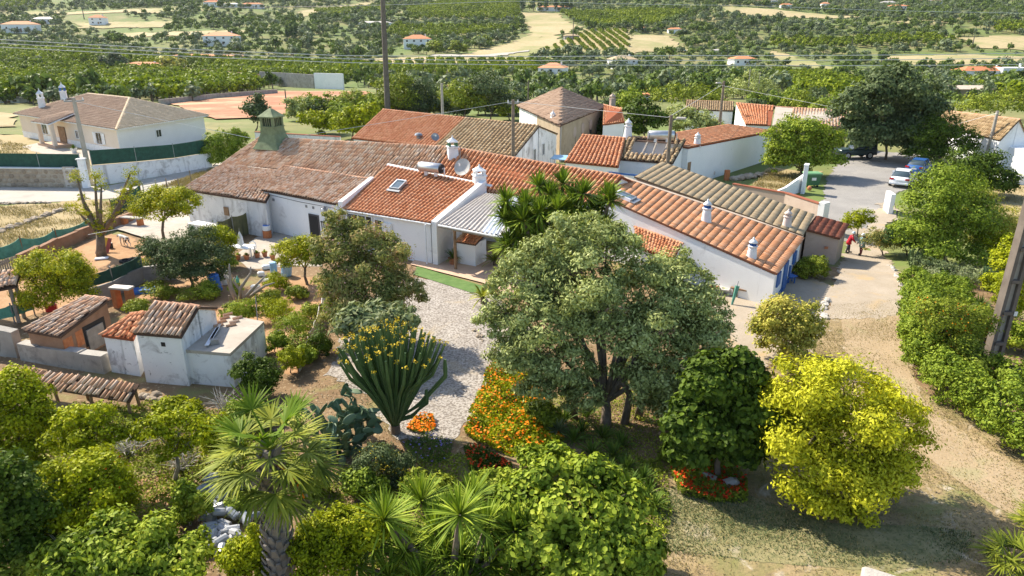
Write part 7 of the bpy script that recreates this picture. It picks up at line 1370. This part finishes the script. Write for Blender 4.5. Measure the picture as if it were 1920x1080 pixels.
# patio table, chairs, laundry, pots
p = G(455, 482); tb_ = thing('patio_table', 'cluttered white patio table behind the lime shrub', 'table', tuple(p)); MB().box((p.x, p.y, .72), (1.6, .9, .05), -.3).build('top', 'plastic_white', tb_)
for a, b_ in ((-.7, -.35), (.7, -.35), (.7, .35), (-.7, .35)): MB().box((p.x + a, p.y + b_, .36), (.06, .06, .7)).build('leg', 'plastic_white', tb_)
q_ = p + Vector((.05, -.1, .75)); ps = thing('folded_sunshade', 'white folded sunshade standing on the patio table', 'parasol', tuple(q_)); MB().lathe(tuple(q_), [(.03, 0), (.2, .15), (.16, .6), (.04, .95)], 8).build('canopy', 'plastic_white', ps); MB().lathe(tuple(q_), [(.02, .9), (.02, 1.15)], 6).build('pole', 'metal_grey', ps)
p = G(474, 478); wc = thing('plastic_chair', 'white round-backed plastic chair at the patio table', 'chair', tuple(p)); MB().lathe((p.x, p.y, .4), [(.24, 0), (.25, .05)], 14).build('seat', 'plastic_white', wc)
MB().tube([Vector((p.x + .26 * math.cos(a), p.y + .26 * math.sin(a), .45 + .4 * max(0, math.sin(a * 1)))) for a in [math.pi * k / 12 for k in range(13)]], .03, 6).build('backrest', 'plastic_white', wc)
for a in (.8, 2.3, 3.9, 5.5): MB().tube([Vector((p.x + .22 * math.cos(a), p.y + .22 * math.sin(a), 0)), Vector((p.x + .2 * math.cos(a), p.y + .2 * math.sin(a), .4))], .025, 5).build('leg', 'plastic_white', wc)
def pot(label, loc, r, h, mat='terracotta', leaf='leaf_fig', n=60, ln=.22):
    t = thing('potted_plant', label, 'potted plant', loc); x, y, z = loc; MB().lathe(loc, [(r * .7, 0), (r * .95, h * .85), (r * 1.08, h * .86), (r * 1.08, h), (r * .9, h), (r * .85, h * .9)], 14).build('pot', mat, t)
    rosette(t, (x, y, z + h * .9), n, ln, .035, leaf, spread=(.1, 1), droop=.4, name='leaves')
for (px, py, lab) in ((497, 482, 'large terracotta pot with green leaves right of the chair'), (483, 484, 'terracotta pot with sprouts in front of the chair'), (463, 488, 'terracotta pot at the foot of the table'), (447, 488, 'small clay pot left of the table'), (512, 488, 'clay pot with small cactus by the paving'), (432, 492, 'clay pot below the lime shrub')): pot(lab, on(px, py), .18, .3)
pot('clay pot with dark plant on the garden wall end', on(228, 540, .9), .16, .25, leaf='leaf_deep'); pot('large grassy plant in clay pot at the porch corner', on(850, 497, .09), .3, .4, leaf='leaf_strap', n=110, ln=.75); pot('potted shrub at the villa entrance', on(140, 287), .35, .5, 'white_paint', 'leaf_deep', 110, .6)
p = Vector(on(240, 535, .95)); tag(MB().ball((p.x, p.y, p.z + .1), .14, 8, 5, (1, 1, .8)).build('red_ornament', 'red_plastic'), 'red ornament on the garden wall', 'ornament')
p = G(98, 585); tag(MB().box((p.x, p.y, .25), (.5, .35, .35), .4, .05).build('red_crate', 'red_plastic'), 'red crate under the round orange tree', 'crate')
p = G(235, 576); sl_ = thing('slab_stand', 'grey slabs on red brick legs behind the hut', 'table', tuple(p)); MB().box((p.x, p.y, 1.1), (1.2, .5, .1), -.2, .02).build('top_slab', 'sheet_metal', sl_); [MB().box((p.x + a, p.y, .52), (.25, .4, 1.04), -.2).build('brick_leg', 'brick_red', sl_) for a in (-.35, .35)]
bl_ = G(268, 548); tag(MB().box((bl_.x, bl_.y, .12), (1.4, .8, .2), .3, .08).build('blue_tarpaulin', 'barrel_blue'), 'crumpled dark blue tarpaulin beside the garden wall', 'tarpaulin')
# dead tree trunk with hanging bottle
p = G(448, 575); dt = thing('dead_tree', 'gnarled dead tree draped with odds and ends in the plot', 'tree', tuple(p)); m = MB()
for e in ((430, 495), (470, 500), (500, 515), (440, 520), (515, 530), (420, 515)): q_ = A(*e, p.y + jit(.3)); m.tube([p, lerp(p, q_, .45) + Vector((jit(.25), jit(.2), .1)), lerp(p, q_, .8) + Vector((jit(.2), 0, .1)), q_], [.13, .09, .06, .03], 6)
m.build('trunk', 'grey_wood', dt, True); q_ = A(446, 530, p.y - .2); tag(MB().lathe(tuple(q_), [(.07, 0), (.09, .05), (.09, .22), (.03, .3), (.03, .36)], 10).build('hanging_bottle', 'net_light'), 'turquoise plastic bottle hanging on the dead tree', 'bottle')
for (px, py, lab) in ((500, 505, 'white bag lying on the paving below the pots'), (490, 518, 'white bundle beside the dead tree'), (480, 545, 'white board on the dead tree roots'), (512, 498, 'white sack by the small pale drum'), (498, 530, 'white canister left of the pale drum')): p = Vector(on(px, py)); tag(MB().box((p.x, p.y, p.z + .12), (random.uniform(.25, .6), .3, random.uniform(.12, .35)), jit(1), .06).build('white_bundle', 'plastic_white'), lab, 'bundle')
# plastic bottles heap below the palm
def bottle_mesh():
    m = MB().lathe((0, 0, 0), [(.11, 0), (.12, .04), (.12, .34), (.04, .44), (.04, .5)], 9); return m.build('plastic_bottle', 'bottle_plastic')
pb_ = None
for k in range(58):
    t = k / 58; px = 415 + 30 * math.sin(k * 2.3) + 20 * t + jit(10); py = 905 + 140 * t + jit(8); p = G(px, py)
    if pb_ is None: pb_ = o_ = bottle_mesh()
    else: o_ = bpy.data.objects.new('plastic_bottle', pb_.data); COL.objects.link(o_)
    o_.location = (p.x, p.y, p.z + .13 + (.16 if k % 3 == 0 else 0)); o_.rotation_euler = (1.45 + jit(.25), 0, random.uniform(0, 6.28)); tag(o_, 'clear plastic water bottle in the heap beside the palm', 'bottle', 'bottle heap beside the palm')
# small red and white things under the olive
p = G(1118, 735); tag(MB().lathe(tuple(p + Vector((0, 0, .5))), [(.04, 0), (.1, .1), (.08, .3), (.02, .36)], 10).build('red_lantern', 'red_plastic'), 'small red lantern hanging under the olive', 'lantern'); p = G(1135, 785); tag(MB().tube([p, p + Vector((.1, .3, .9))], .02, 5).build('garden_stake', 'sheet_clear'), 'white garden stake beneath the olive', 'stake')
p = G(1390, 325); tag(MB().box(tuple(G(1362, 338) + Vector((0, 0, .5))), (.45, .3, 1.0), .2).build('brick_stub', 'brick_red'), 'red brick stub at the blank white wall', 'brickwork'); tag(MB().ball(tuple(G(1333, 333) + Vector((0, 0, .5))), .4, 10, 6).build('pale_jar', 'pink_pale'), 'round pale jar against the blank white wall', 'jar'); tag(MB().ball(tuple(G(1517, 358) + Vector((0, 0, .25))), .22, 8, 6).build('clay_ball', 'terracotta'), 'round clay pot at the foot of the waste container', 'pot')
p = P(1030, 300, 0); bt_ = thing('blue_awning', 'blue flat awning between the white gable and orange roof', 'awning', tuple(p)); q4 = [P(1032, 297, 2.0), P(1062, 300, 2.0), P(1066, 291, 2.1), P(1040, 290, 2.1)]; slab(bt_, *q4, .06, 'barrel_pale', 'canopy'); [MB().tube([Vector((v.x, v.y, 0)), v], .04, 5).build('post', 'metal_grey', bt_) for v in q4]
fr = G(500, 600)
for i, (px, py, lab) in enumerate(((433, 588, 'white stick by the bean plants'), (104, 454, 'weathered stake behind the earth wall left'), (46, 476, 'weathered stake nearest the left edge'))): p = G(px, py); tag(MB().tube([p, p + Vector((jit(.1), 0, 1.0))], .045, 6).build('stake', 'pole_wood'), lab, 'stake')
cl_ = thing('clothes_line', 'washing line strung from the pollarded tree', 'washing line', tuple(G(188, 470))); MB().tube([A(165, 440, 39), A(230, 428, 40.5), A(300, 425, 42)], .012, 4).build('cord', 'wire', cl_)
# ================================================================== the far land: groves, scattered trees, houses
def proto(name, n, ln, wd, leaf, shape=(1, 1, .85), trunk=True, seed=0):
    """a small tree of unit radius standing on the origin"""
    lo_ = [(RNG.uniform(-.35, .35), RNG.uniform(-.35, .35), .95 + RNG.uniform(-.25, .3), .62 * shape[0], .62 * shape[1], .62 * shape[2]) for _ in range(5)]
    C, N = crown_pts(lo_, n, .22, 8, .6, .6, bsz=.5); V, Fq = leaves(C, N, ln, wd, .1); V[:, 2] = np.maximum(V[:, 2], .08); k = len(V); mi = np.zeros(len(Fq), int)
    if not trunk: return V, Fq, mi, leaf
    T = np.array([[math.cos(a) * r_, math.sin(a) * r_, z] for z, r_ in ((-.15, .09), (.7, .05)) for a in (0, 1.57, 3.14, 4.71)]); TF = np.array([[i, (i + 1) % 4, 4 + (i + 1) % 4, 4 + i] for i in range(4)]) + k
    V = np.concatenate([V, T]); return V, np.concatenate([Fq, TF]), np.concatenate([mi, np.ones(4, int)]), leaf
def wpoly(poly): return [G(*p) for p in poly]
def inpoly(pts, x, y):
    c = np.zeros(len(x), bool); j = len(pts) - 1
    for i in range(len(pts)):
        a, b = pts[i], pts[j]; c ^= ((a.y > y) != (b.y > y)) & (x < (b.x - a.x) * (y - a.y) / (b.y - a.y + 1e-9) + a.x); j = i
    return c
def grid_pts(poly, sx, sy, ang, jt):
    pts = wpoly(poly); xs = [p.x for p in pts]; ys = [p.y for p in pts]; cx, cy = np.mean(xs), np.mean(ys); R_ = max(max(xs) - min(xs), max(ys) - min(ys))
    a, b = np.meshgrid(np.arange(-R_, R_, sx), np.arange(-R_, R_, sy)); a, b = a.ravel() + RNG.normal(0, jt, a.size), b.ravel() + RNG.normal(0, jt, a.size)
    x = cx + a * math.cos(ang) - b * math.sin(ang); y = cy + a * math.sin(ang) + b * math.cos(ang); k = inpoly(pts, x, y) & (RNG.random(len(x)) > .04); return x[k], y[k]
def plant(name, label, group, x, y, size, kinds, nobj, stuff_label, cat='tree'):
    """the nobj nearest trees are things, the rest one mass"""
    if len(x) == 0: return
    o = np.argsort(x ** 2 + y ** 2); x, y, size = x[o], y[o], size[o]; z = gz(x, y); ki = RNG.integers(0, len(kinds), len(x)); rot = RNG.uniform(0, 6.28, len(x)); meshes = []
    for V, Fq, mi, leaf in kinds: meshes.append(np_mesh(name, V, [Fq], [leaf, 'bark'], mi))
    first = {}
    for i in range(min(nobj, len(x))):
        ob = bpy.data.objects.new(name, meshes[ki[i]]); first.setdefault(ki[i], ob); COL.objects.link(ob); ob.location = (x[i], y[i], z[i]); ob.rotation_euler = (0, 0, rot[i]); s_ = size[i]; ob.scale = (s_, s_, s_ * float(RNG.uniform(.85, 1.15))); tag(ob, label, cat, group)
    src = SRC.setdefault(kinds[0][3], [])
    for i in range(min(nobj, len(x))):
        if len(src) < 4 and first[ki[i]] not in src: src.append(first[ki[i]])
    if len(x) > nobj: spread(name + 's', stuff_label, x[nobj:], y[nobj:], z[nobj:], size[nobj:], rot[nobj:], src)
SRC = {}
def spread(name, label, x, y, z, size, rot, src):
    """the trees too many to count: one object, each point carrying one of the trees that stand nearer"""
    me = bpy.data.meshes.new(name); me.vertices.add(len(x)); me.vertices.foreach_set('co', np.stack([x, y, z], 1).astype(np.float32).ravel())
    for nm, val in (('tree_size', size), ('tree_turn', rot), ('tree_kind', np.arange(len(x)) % len(src))):
        at = me.attributes.new(nm, 'FLOAT', 'POINT'); at.data.foreach_set('value', np.asarray(val, np.float32))
    o = tag(link_obj(name, me), label, 'trees', kind='stuff'); ng = bpy.data.node_groups.new(name, 'GeometryNodeTree'); ng.interface.new_socket('Geometry', in_out='INPUT', socket_type='NodeSocketGeometry'); ng.interface.new_socket('Geometry', in_out='OUTPUT', socket_type='NodeSocketGeometry')
    N_, L_2 = ng.nodes, ng.links; gi, go = N_.new('NodeGroupInput'), N_.new('NodeGroupOutput'); jn = N_.new('GeometryNodeJoinGeometry'); L_2.new(jn.outputs[0], go.inputs[0])
    def attr(nm): q_ = N_.new('GeometryNodeInputNamedAttribute'); q_.data_type = 'FLOAT'; q_.inputs[0].default_value = nm; return q_.outputs[0]
    cx = N_.new('ShaderNodeCombineXYZ'); L_2.new(attr('tree_turn'), cx.inputs[2])
    for i, so_ in enumerate(src):
        oi = N_.new('GeometryNodeObjectInfo'); oi.inputs[0].default_value = so_; oi.inputs[1].default_value = True; oi.transform_space = 'ORIGINAL'
        cmp = N_.new('FunctionNodeCompare'); cmp.data_type = 'FLOAT'; cmp.operation = 'EQUAL'; L_2.new(attr('tree_kind'), cmp.inputs[0]); cmp.inputs[1].default_value = i; cmp.inputs['Epsilon'].default_value = .1
        ip = N_.new('GeometryNodeInstanceOnPoints'); L_2.new(gi.outputs[0], ip.inputs['Points']); L_2.new(cmp.outputs[0], ip.inputs['Selection']); L_2.new(oi.outputs['Geometry'], ip.inputs['Instance']); L_2.new(cx.outputs[0], ip.inputs['Rotation']); L_2.new(attr('tree_size'), ip.inputs['Scale']); L_2.new(ip.outputs[0], jn.inputs[0])
    o.modifiers.new('trees', 'NODES').node_group = ng
KC = [proto('c', 200, .42, .30, 'leaf_far_citrus') for _ in range(4)]
KO = [proto('o', 180, .40, .24, 'leaf_far_olive', (1, 1, .9)) for _ in range(4)]
KB = [proto('b', 190, .42, .30, 'leaf_far', (1, 1, .9)) for _ in range(4)]
GR = [[(-120, 120), (0, 124), (240, 130), (350, 142), (480, 158), (500, 172), (330, 192), (160, 186), (0, 196), (-120, 200)], [(-120, 95), (0, 97), (330, 116), (335, 130), (0, 121), (-120, 116)], [(345, 114), (560, 124), (690, 128), (660, 152), (490, 152), (355, 136)]]
gxs, gys = [np.concatenate(v) for v in zip(*[grid_pts(g_, 4.2, 4.2, .25, .5) for g_ in GR])]
plant('orange_tree', 'orange tree in the dense grove beyond the villa', 'orange grove trees', gxs, gys, RNG.uniform(2.1, 2.9, len(gxs)), KC, 300, 'dense orange grove stretching away on the left')
def orchard(label, stufflabel, poly, sx, sy, ang, s_, n, k=KC, nm='orchard_tree', jt=.3):
    x, y = grid_pts(poly, sx, sy, ang, jt); plant(nm, label, label, x, y, RNG.uniform(s_ * .88, s_ * 1.12, len(x)), k, n, stufflabel)
orchard('tree of the neat rows in the small mid valley orchard', 'more rows of the small orchard', [(1022, 94), (1062, 78), (1100, 60), (1176, 58), (1180, 98), (1060, 98)], 5.6, 2.2, .03, 1.5, 130, jt=.12)
orchard('citrus tree in the broad grove left of the white gable house', 'broad citrus grove in mid valley', [(800, 120), (1000, 120), (1020, 140), (830, 148), (640, 150), (645, 132)], 4.8, 4.8, .1, 2.3, 40)
orchard('citrus tree of the grove behind the carob', 'citrus grove behind the carob', [(1450, 138), (1560, 142), (1630, 165), (1640, 185), (1480, 184), (1455, 165)], 4.6, 4.6, .3, 2.3, 75)
orchard('citrus tree beyond the farm building on the right', 'citrus grove on the right edge', [(1790, 158), (1960, 152), (1960, 200), (1880, 190)], 4.8, 4.8, .2, 2.3, 50)
for lab, pl_ in (('orchard rows high on the middle slope', [(760, 20), (830, 6), (975, 5), (975, 42), (900, 38), (770, 40)]), ('dark orchard rows below the cypress house', [(1048, 24), (1200, 22), (1290, 24), (1240, 50), (1110, 54)]), ('striped orchard left of the tan field', [(740, 52), (975, 54), (970, 60), (830, 74), (720, 72)]), ('orchard strip on the right slope', [(1440, 78), (1760, 70), (1790, 84), (1500, 96), (1440, 92)]), ('orchard patch at the upper left', [(-60, 2), (100, 0), (90, 18), (-60, 20)]), ('orchard patch left of the pole', [(590, 24), (740, 12), (720, 26), (620, 34)]), ('citrus strip at the far right', [(1850, 48), (1960, 46), (1960, 66), (1870, 64)])):
    x, y = grid_pts(pl_, 7.5, 5.0, .5, .4); plant('orchard_tree', lab, lab, x, y, RNG.uniform(2.4, 3.0, len(x)), KC, 0, lab)
FLD = [wpoly(p) for p in GR + [[(1022, 94), (1062, 78), (1100, 60), (1176, 58), (1180, 98), (1060, 98)], [(800, 120), (1000, 120), (1020, 140), (830, 148), (640, 150), (645, 132)], [(1450, 138), (1560, 142), (1630, 165), (1640, 185), (1480, 184), (1455, 165)], [(760, 20), (830, 6), (975, 5), (975, 42), (900, 38), (770, 40)], [(1048, 24), (1200, 22), (1290, 24), (1240, 50), (1110, 54)], [(740, 52), (975, 54), (970, 60), (830, 74), (720, 72)], [(1440, 78), (1760, 70), (1790, 84), (1500, 96), (1440, 92)],
    [(325, 200), (420, 178), (520, 168), (700, 168), (700, 204), (480, 226), (390, 230)], [(975, 22), (1045, 23), (1100, 55), (1045, 68), (1085, 92), (1010, 110), (900, 114), (850, 104), (960, 80), (990, 62)], [(560, 20), (720, 0), (640, 28), (560, 34)], [(40, 20), (340, 14), (300, 28), (60, 32)], [(140, 42), (330, 38), (300, 54), (150, 56)], [(220, 60), (485, 56), (430, 68), (240, 74)], [(690, 110), (980, 98), (1050, 112), (930, 122), (720, 130)], [(1185, 64), (1250, 66), (1295, 98), (1160, 102)], [(1345, 12), (1450, 16), (1630, 32), (1560, 38), (1360, 30)], [(1795, 70), (1930, 66), (1960, 98), (1830, 94)], [(1645, 106), (1800, 102), (1960, 106), (1960, 126), (1700, 126)], [(1435, 94), (1480, 102), (1585, 132), (1560, 140), (1455, 118)], [(1060, 150), (1205, 144), (1210, 158), (1075, 162)], [(-150, 250), (400, 240), (400, 196), (-150, 200)], [(640, 270), (640, 215), (1000, 228), (1060, 200), (1140, 190), (1180, 200), (1300, 186), (1600, 186), (1760, 200), (1920, 200), (1920, 400), (640, 400)]]]
n = 40000; y = np.sqrt(RNG.uniform(150 ** 2, 1050 ** 2, n)); x = RNG.uniform(-.92, .92, n) * y
den = .56 + .32 * np.sin(x / 61 + 1.1 * np.sin(y / 83)) * np.cos(y / 47 + x / 120) + .28 * np.sin(x / 23 + y / 31) + .2 * np.clip(x / y, -.5, .9) + .1
k = RNG.random(n) < den
for f in FLD: k &= ~inpoly(f, x, y)
x, y = x[k], y[k]; sz = RNG.uniform(1.1, 2.8, len(x)) * np.where(RNG.random(len(x)) < .12, 1.5, 1); t = RNG.random(len(x)) + .25 * np.sin(x / 40) * np.cos(y / 55) < .5
plant('bushy_tree', 'dark bushy tree scattered over the valley', 'scattered valley trees', x[t], y[t], sz[t], KB, 300, 'dark bushy trees and scrub over the hillside')
plant('olive_tree', 'grey-green olive tree scattered over the valley', 'scattered valley olives', x[~t], y[~t], sz[~t], KO, 300, 'grey-green olives over the hillside')
for i, px in enumerate((540, 548, 556)):
    p = G(px, 80); h = (9, 11, 13)[i]; C, N = crown_pts([(p.x, p.y, p.z + h * .5, 1.0, 1.0, h * .52)], 700, .3, 8, .6); t_ = thing('cypress', ['shortest of the three cypresses', 'middle cypress of three', 'tallest right-hand cypress of three'][i] + ' on the left hillside', 'tree', tuple(p), 'cypresses on the left hillside'); V, Fq = leaves(C, N, .7, .4); np_obj('crown', V, [Fq], 'leaf_dark', t_); MB().tube([p, p + Vector((0, 0, h * .5))], .2, 6).build('trunk', 'bark', t_)
for i, px in enumerate((980, 1000, 1012, 1024, 1042, 1054, 1062, 1070)):
    p = G(px, 22); C, N = crown_pts([(p.x, p.y, p.z + 6, 2.0, 2.0, 6.5)], 260, .3, 8, .6); t_ = thing('cypress', 'dark cypress in the row before the long white hillside house', 'tree', tuple(p), 'cypress row on the hillside'); V, Fq = leaves(C, N, 1.2, .8); np_obj('crown', V, [Fq], 'leaf_dark', t_); MB().tube([p, p + Vector((0, 0, 5))], .3, 6).build('trunk', 'bark', t_)
# --- shrubs of the mid distance that stand out
for (px, py, r_, lf, lab) in ((322, 128, 20, 'leaf_lime', 'yellow-brown tree right of the grove house'), (215, 120, 18, 'leaf_bush', 'grey bush left of the grove house'), (1180, 135, 14, 'leaf_deep', 'dark conifer beside the white gable house'), (1120, 132, 12, 'leaf_olive', 'pale tree right of the gable house'), (910, 78, 12, 'leaf_mid', 'lone bush in the tan field'), (815, 92, 16, 'leaf_mid', 'round tree right of the two storey white house'), (860, 92, 14, 'leaf_mid', 'second tree right of the two storey white house'), (640, 250, 0, '', '')):
    if r_: bush('valley_tree', lab, 'tree', (px, py + r_ * .6), [(px, py - r_ * .2, r_, r_ * .8), (px + r_ * .4, py, r_ * .7, r_ * .6)], lf, 900, r_ * .06, r_ * .04, trunk=.2, clump=.3, shell=.5)
# --- far houses, each with wall, roof and windows
def far_house(label, px, py, wpx, hpx, rz=0.0, dep=.6, roofm='tile_new', wall='white_wall', rise=.3, nwin=3, flat=False, storeys=1, door='wood'):
    b = G(px, py); k = mpp(b); w_, h = wpx * k, hpx * k; d = max(5.0, w_ * dep); eh = h * (1 - (0 if flat else rise)); t = thing('far_house', label, 'house', (0, 0, 0), 'houses on the far hillside')
    MB().box((0, 0, eh / 2 - .5), (w_, d, eh + 1)).build('wall', wall, t)
    if flat: MB().box((0, 0, eh + .1), (w_ + .3, d + .3, .25)).build('roof', wall, t)
    else:
        o_ = .35; hw, hd = w_ / 2 + o_, d / 2 + o_; rl = max(hw - hd, hw * .25); MB().add([(-hw, -hd, eh), (hw, -hd, eh), (hw, hd, eh), (-hw, hd, eh), (-rl, 0, eh + h * rise), (rl, 0, eh + h * rise)], [(0, 1, 5, 4), (1, 2, 5), (2, 3, 4, 5), (3, 0, 4), (3, 2, 1, 0)]).build('roof', roofm, t)
    for s_ in range(storeys):
        for i in range(nwin):
            cx = -w_ / 2 + w_ * (i + .5) / nwin; zz = eh * (s_ + .55) / storeys; wn_ = MB().box((cx, -d / 2 - .03, zz), (min(1.3, w_ / nwin * .5), .08, min(1.5, eh / storeys * .45))).build('window', 'white_paint', t); MB().box((cx, -d / 2 - .08, zz), (min(1.05, w_ / nwin * .4), .04, min(1.25, eh / storeys * .36))).build('pane', 'glass_dark', wn_)
    MB().box((w_ * .1, -d / 2 - .03, eh * .22), (1.0, .08, eh * .44 / storeys + .3)).build('door', door, t); MB().box((w_ * .3, d * .1, eh + h * rise * .7), (.6, .6, h * .3)).build('chimney', wall, t)
    return place(t, tuple(b), rz)
FH = [('white two storey hillside house with terrace left of the cypresses', 418, 84, 52, 20, .1, .6, 2), ('white two storey house with orange hipped roof in mid valley', 783, 90, 48, 22, .15, .7, 2), ('low white farmhouse with orange roof in the orange grove', 272, 132, 56, 13, -.1, .5, 1), ('long low orange roofed farm range above the grove', 395, 112, 120, 9, -.05, .2, 1), ('white house with orange porch at the upper left edge', 42, 60, 44, 15, .1, .5, 1), ('white shed right of the upper left house', 88, 44, 34, 9, 0, .5, 1), ('small square white house on the left hillside', 186, 46, 22, 14, .2, .8, 2), ('tiny white house with orange roof at the top left', 400, 12, 26, 9, 0, .5, 1), ('tiny pale house right of the top left one', 436, 13, 24, 6, 0, .5, 1), ('tiny long white house near the top left', 474, 15, 34, 8, 0, .4, 1), ('white sheds beside the tall pole', 705, 50, 56, 9, 0, .4, 1), ('white gable house with red trim in mid valley', 1037, 147, 46, 27, -.3, .8, 2), ('grey house with brown roof behind the garden lawn', 1166, 128, 46, 22, .2, .7, 2), ('long white house behind the cypress row', 1040, 20, 62, 8, 0, .3, 1), ('orange roofed white house right of mid valley', 1390, 122, 40, 15, .2, .6, 1), ('white house with orange roof at the top right of centre', 1436, 8, 32, 9, 0, .5, 1), ('tiny white house below the top right one', 1473, 15, 18, 7, 0, .5, 1), ('tiny white house with gable on the right hillside', 1546, 14, 12, 8, 0, .6, 1), ('pale house on the upper right hillside', 1664, 11, 22, 7, 0, .5, 1), ('low orange roofed house on the upper right hillside', 1682, 18, 32, 7, 0, .5, 1), ('white house near the top right corner', 1746, 7, 28, 7, 0, .5, 1), ('white row house with orange roofs at the right edge', 1838, 149, 78, 19, .05, .4, 1), ('white flat fronted house beyond the right edge row', 1892, 150, 46, 17, .05, .6, 1), ('small orange roofed shed left of the right edge row', 1734, 134, 24, 9, 0, .6, 1), ('small stone barn beside the little orchard', 1070, 74, 26, 9, .2, .6, 1), ('small white house right of the little orchard', 1200, 58, 26, 7, 0, .5, 1), ('white house with orange roof right of the tan meadow', 1265, 62, 24, 9, 0, .5, 1), ('orange roofed house hidden among trees behind the village', 848, 172, 40, 14, .2, .7, 1), ('small tiled house roof behind the ruin', 1222, 188, 34, 14, .1, .7, 1), ('white sheds left of the mid right orange house', 1345, 100, 22, 7, 0, .5, 1), ('white farm shed roof left beyond the villa', 22, 192, 40, 9, .1, .4, 1)]
for lab, px, py, w_, h_, rz_, dp, st_ in FH: far_house(lab, px, py, w_, h_, rz_, dp, 'tile_grey' if 'barn' in lab or 'grey' in lab else ('sheet_metal' if 'shed' in lab or 'pale' in lab else 'tile_new'), 'render_grey' if 'stone' in lab else ('grey_white' if 'grey' in lab else 'white_wall'), flat='flat' in lab, storeys=st_, nwin=max(2, min(6, int(w_ / 12))))
far_house('long low brown farm building with green door on the right', 1806, 184, 128, 19, -.12, .2, 'mortar', 'beige_wall', .25, 5, door='dark_green')
p = G(1908, 156); car('blue car far off beside the white row house', 'car_blue', (p.x, p.y, p.z + .1), .2); p = G(1280, 98); car('white car far off by the mid valley road', 'car_white', (p.x, p.y, p.z + .5), .2)

# ================================================================== summer haze over the valley
m_, nt_, b_ = new_mat('haze_air'); nt_.nodes.remove(b_); pv = nt_.nodes.new('ShaderNodeVolumePrincipled'); pv.inputs['Color'].default_value = (.86, .92, 1, 1); pv.inputs['Density'].default_value = HAZE; pv.inputs['Anisotropy'].default_value = .3
nt_.links.new(pv.outputs[0], nt_.nodes['Material Output'].inputs['Volume'])
tag(MB().hexa([(-3400, -130, -12), (3400, -130, -12), (3400, 4100, -12), (-3400, 4100, -12)], [(-3400, -130, 245), (3400, -130, 245), (3400, 4100, 245), (-3400, 4100, 245)]).build('haze', 'haze_air'), 'thin summer haze over the valley', 'haze', kind='stuff')
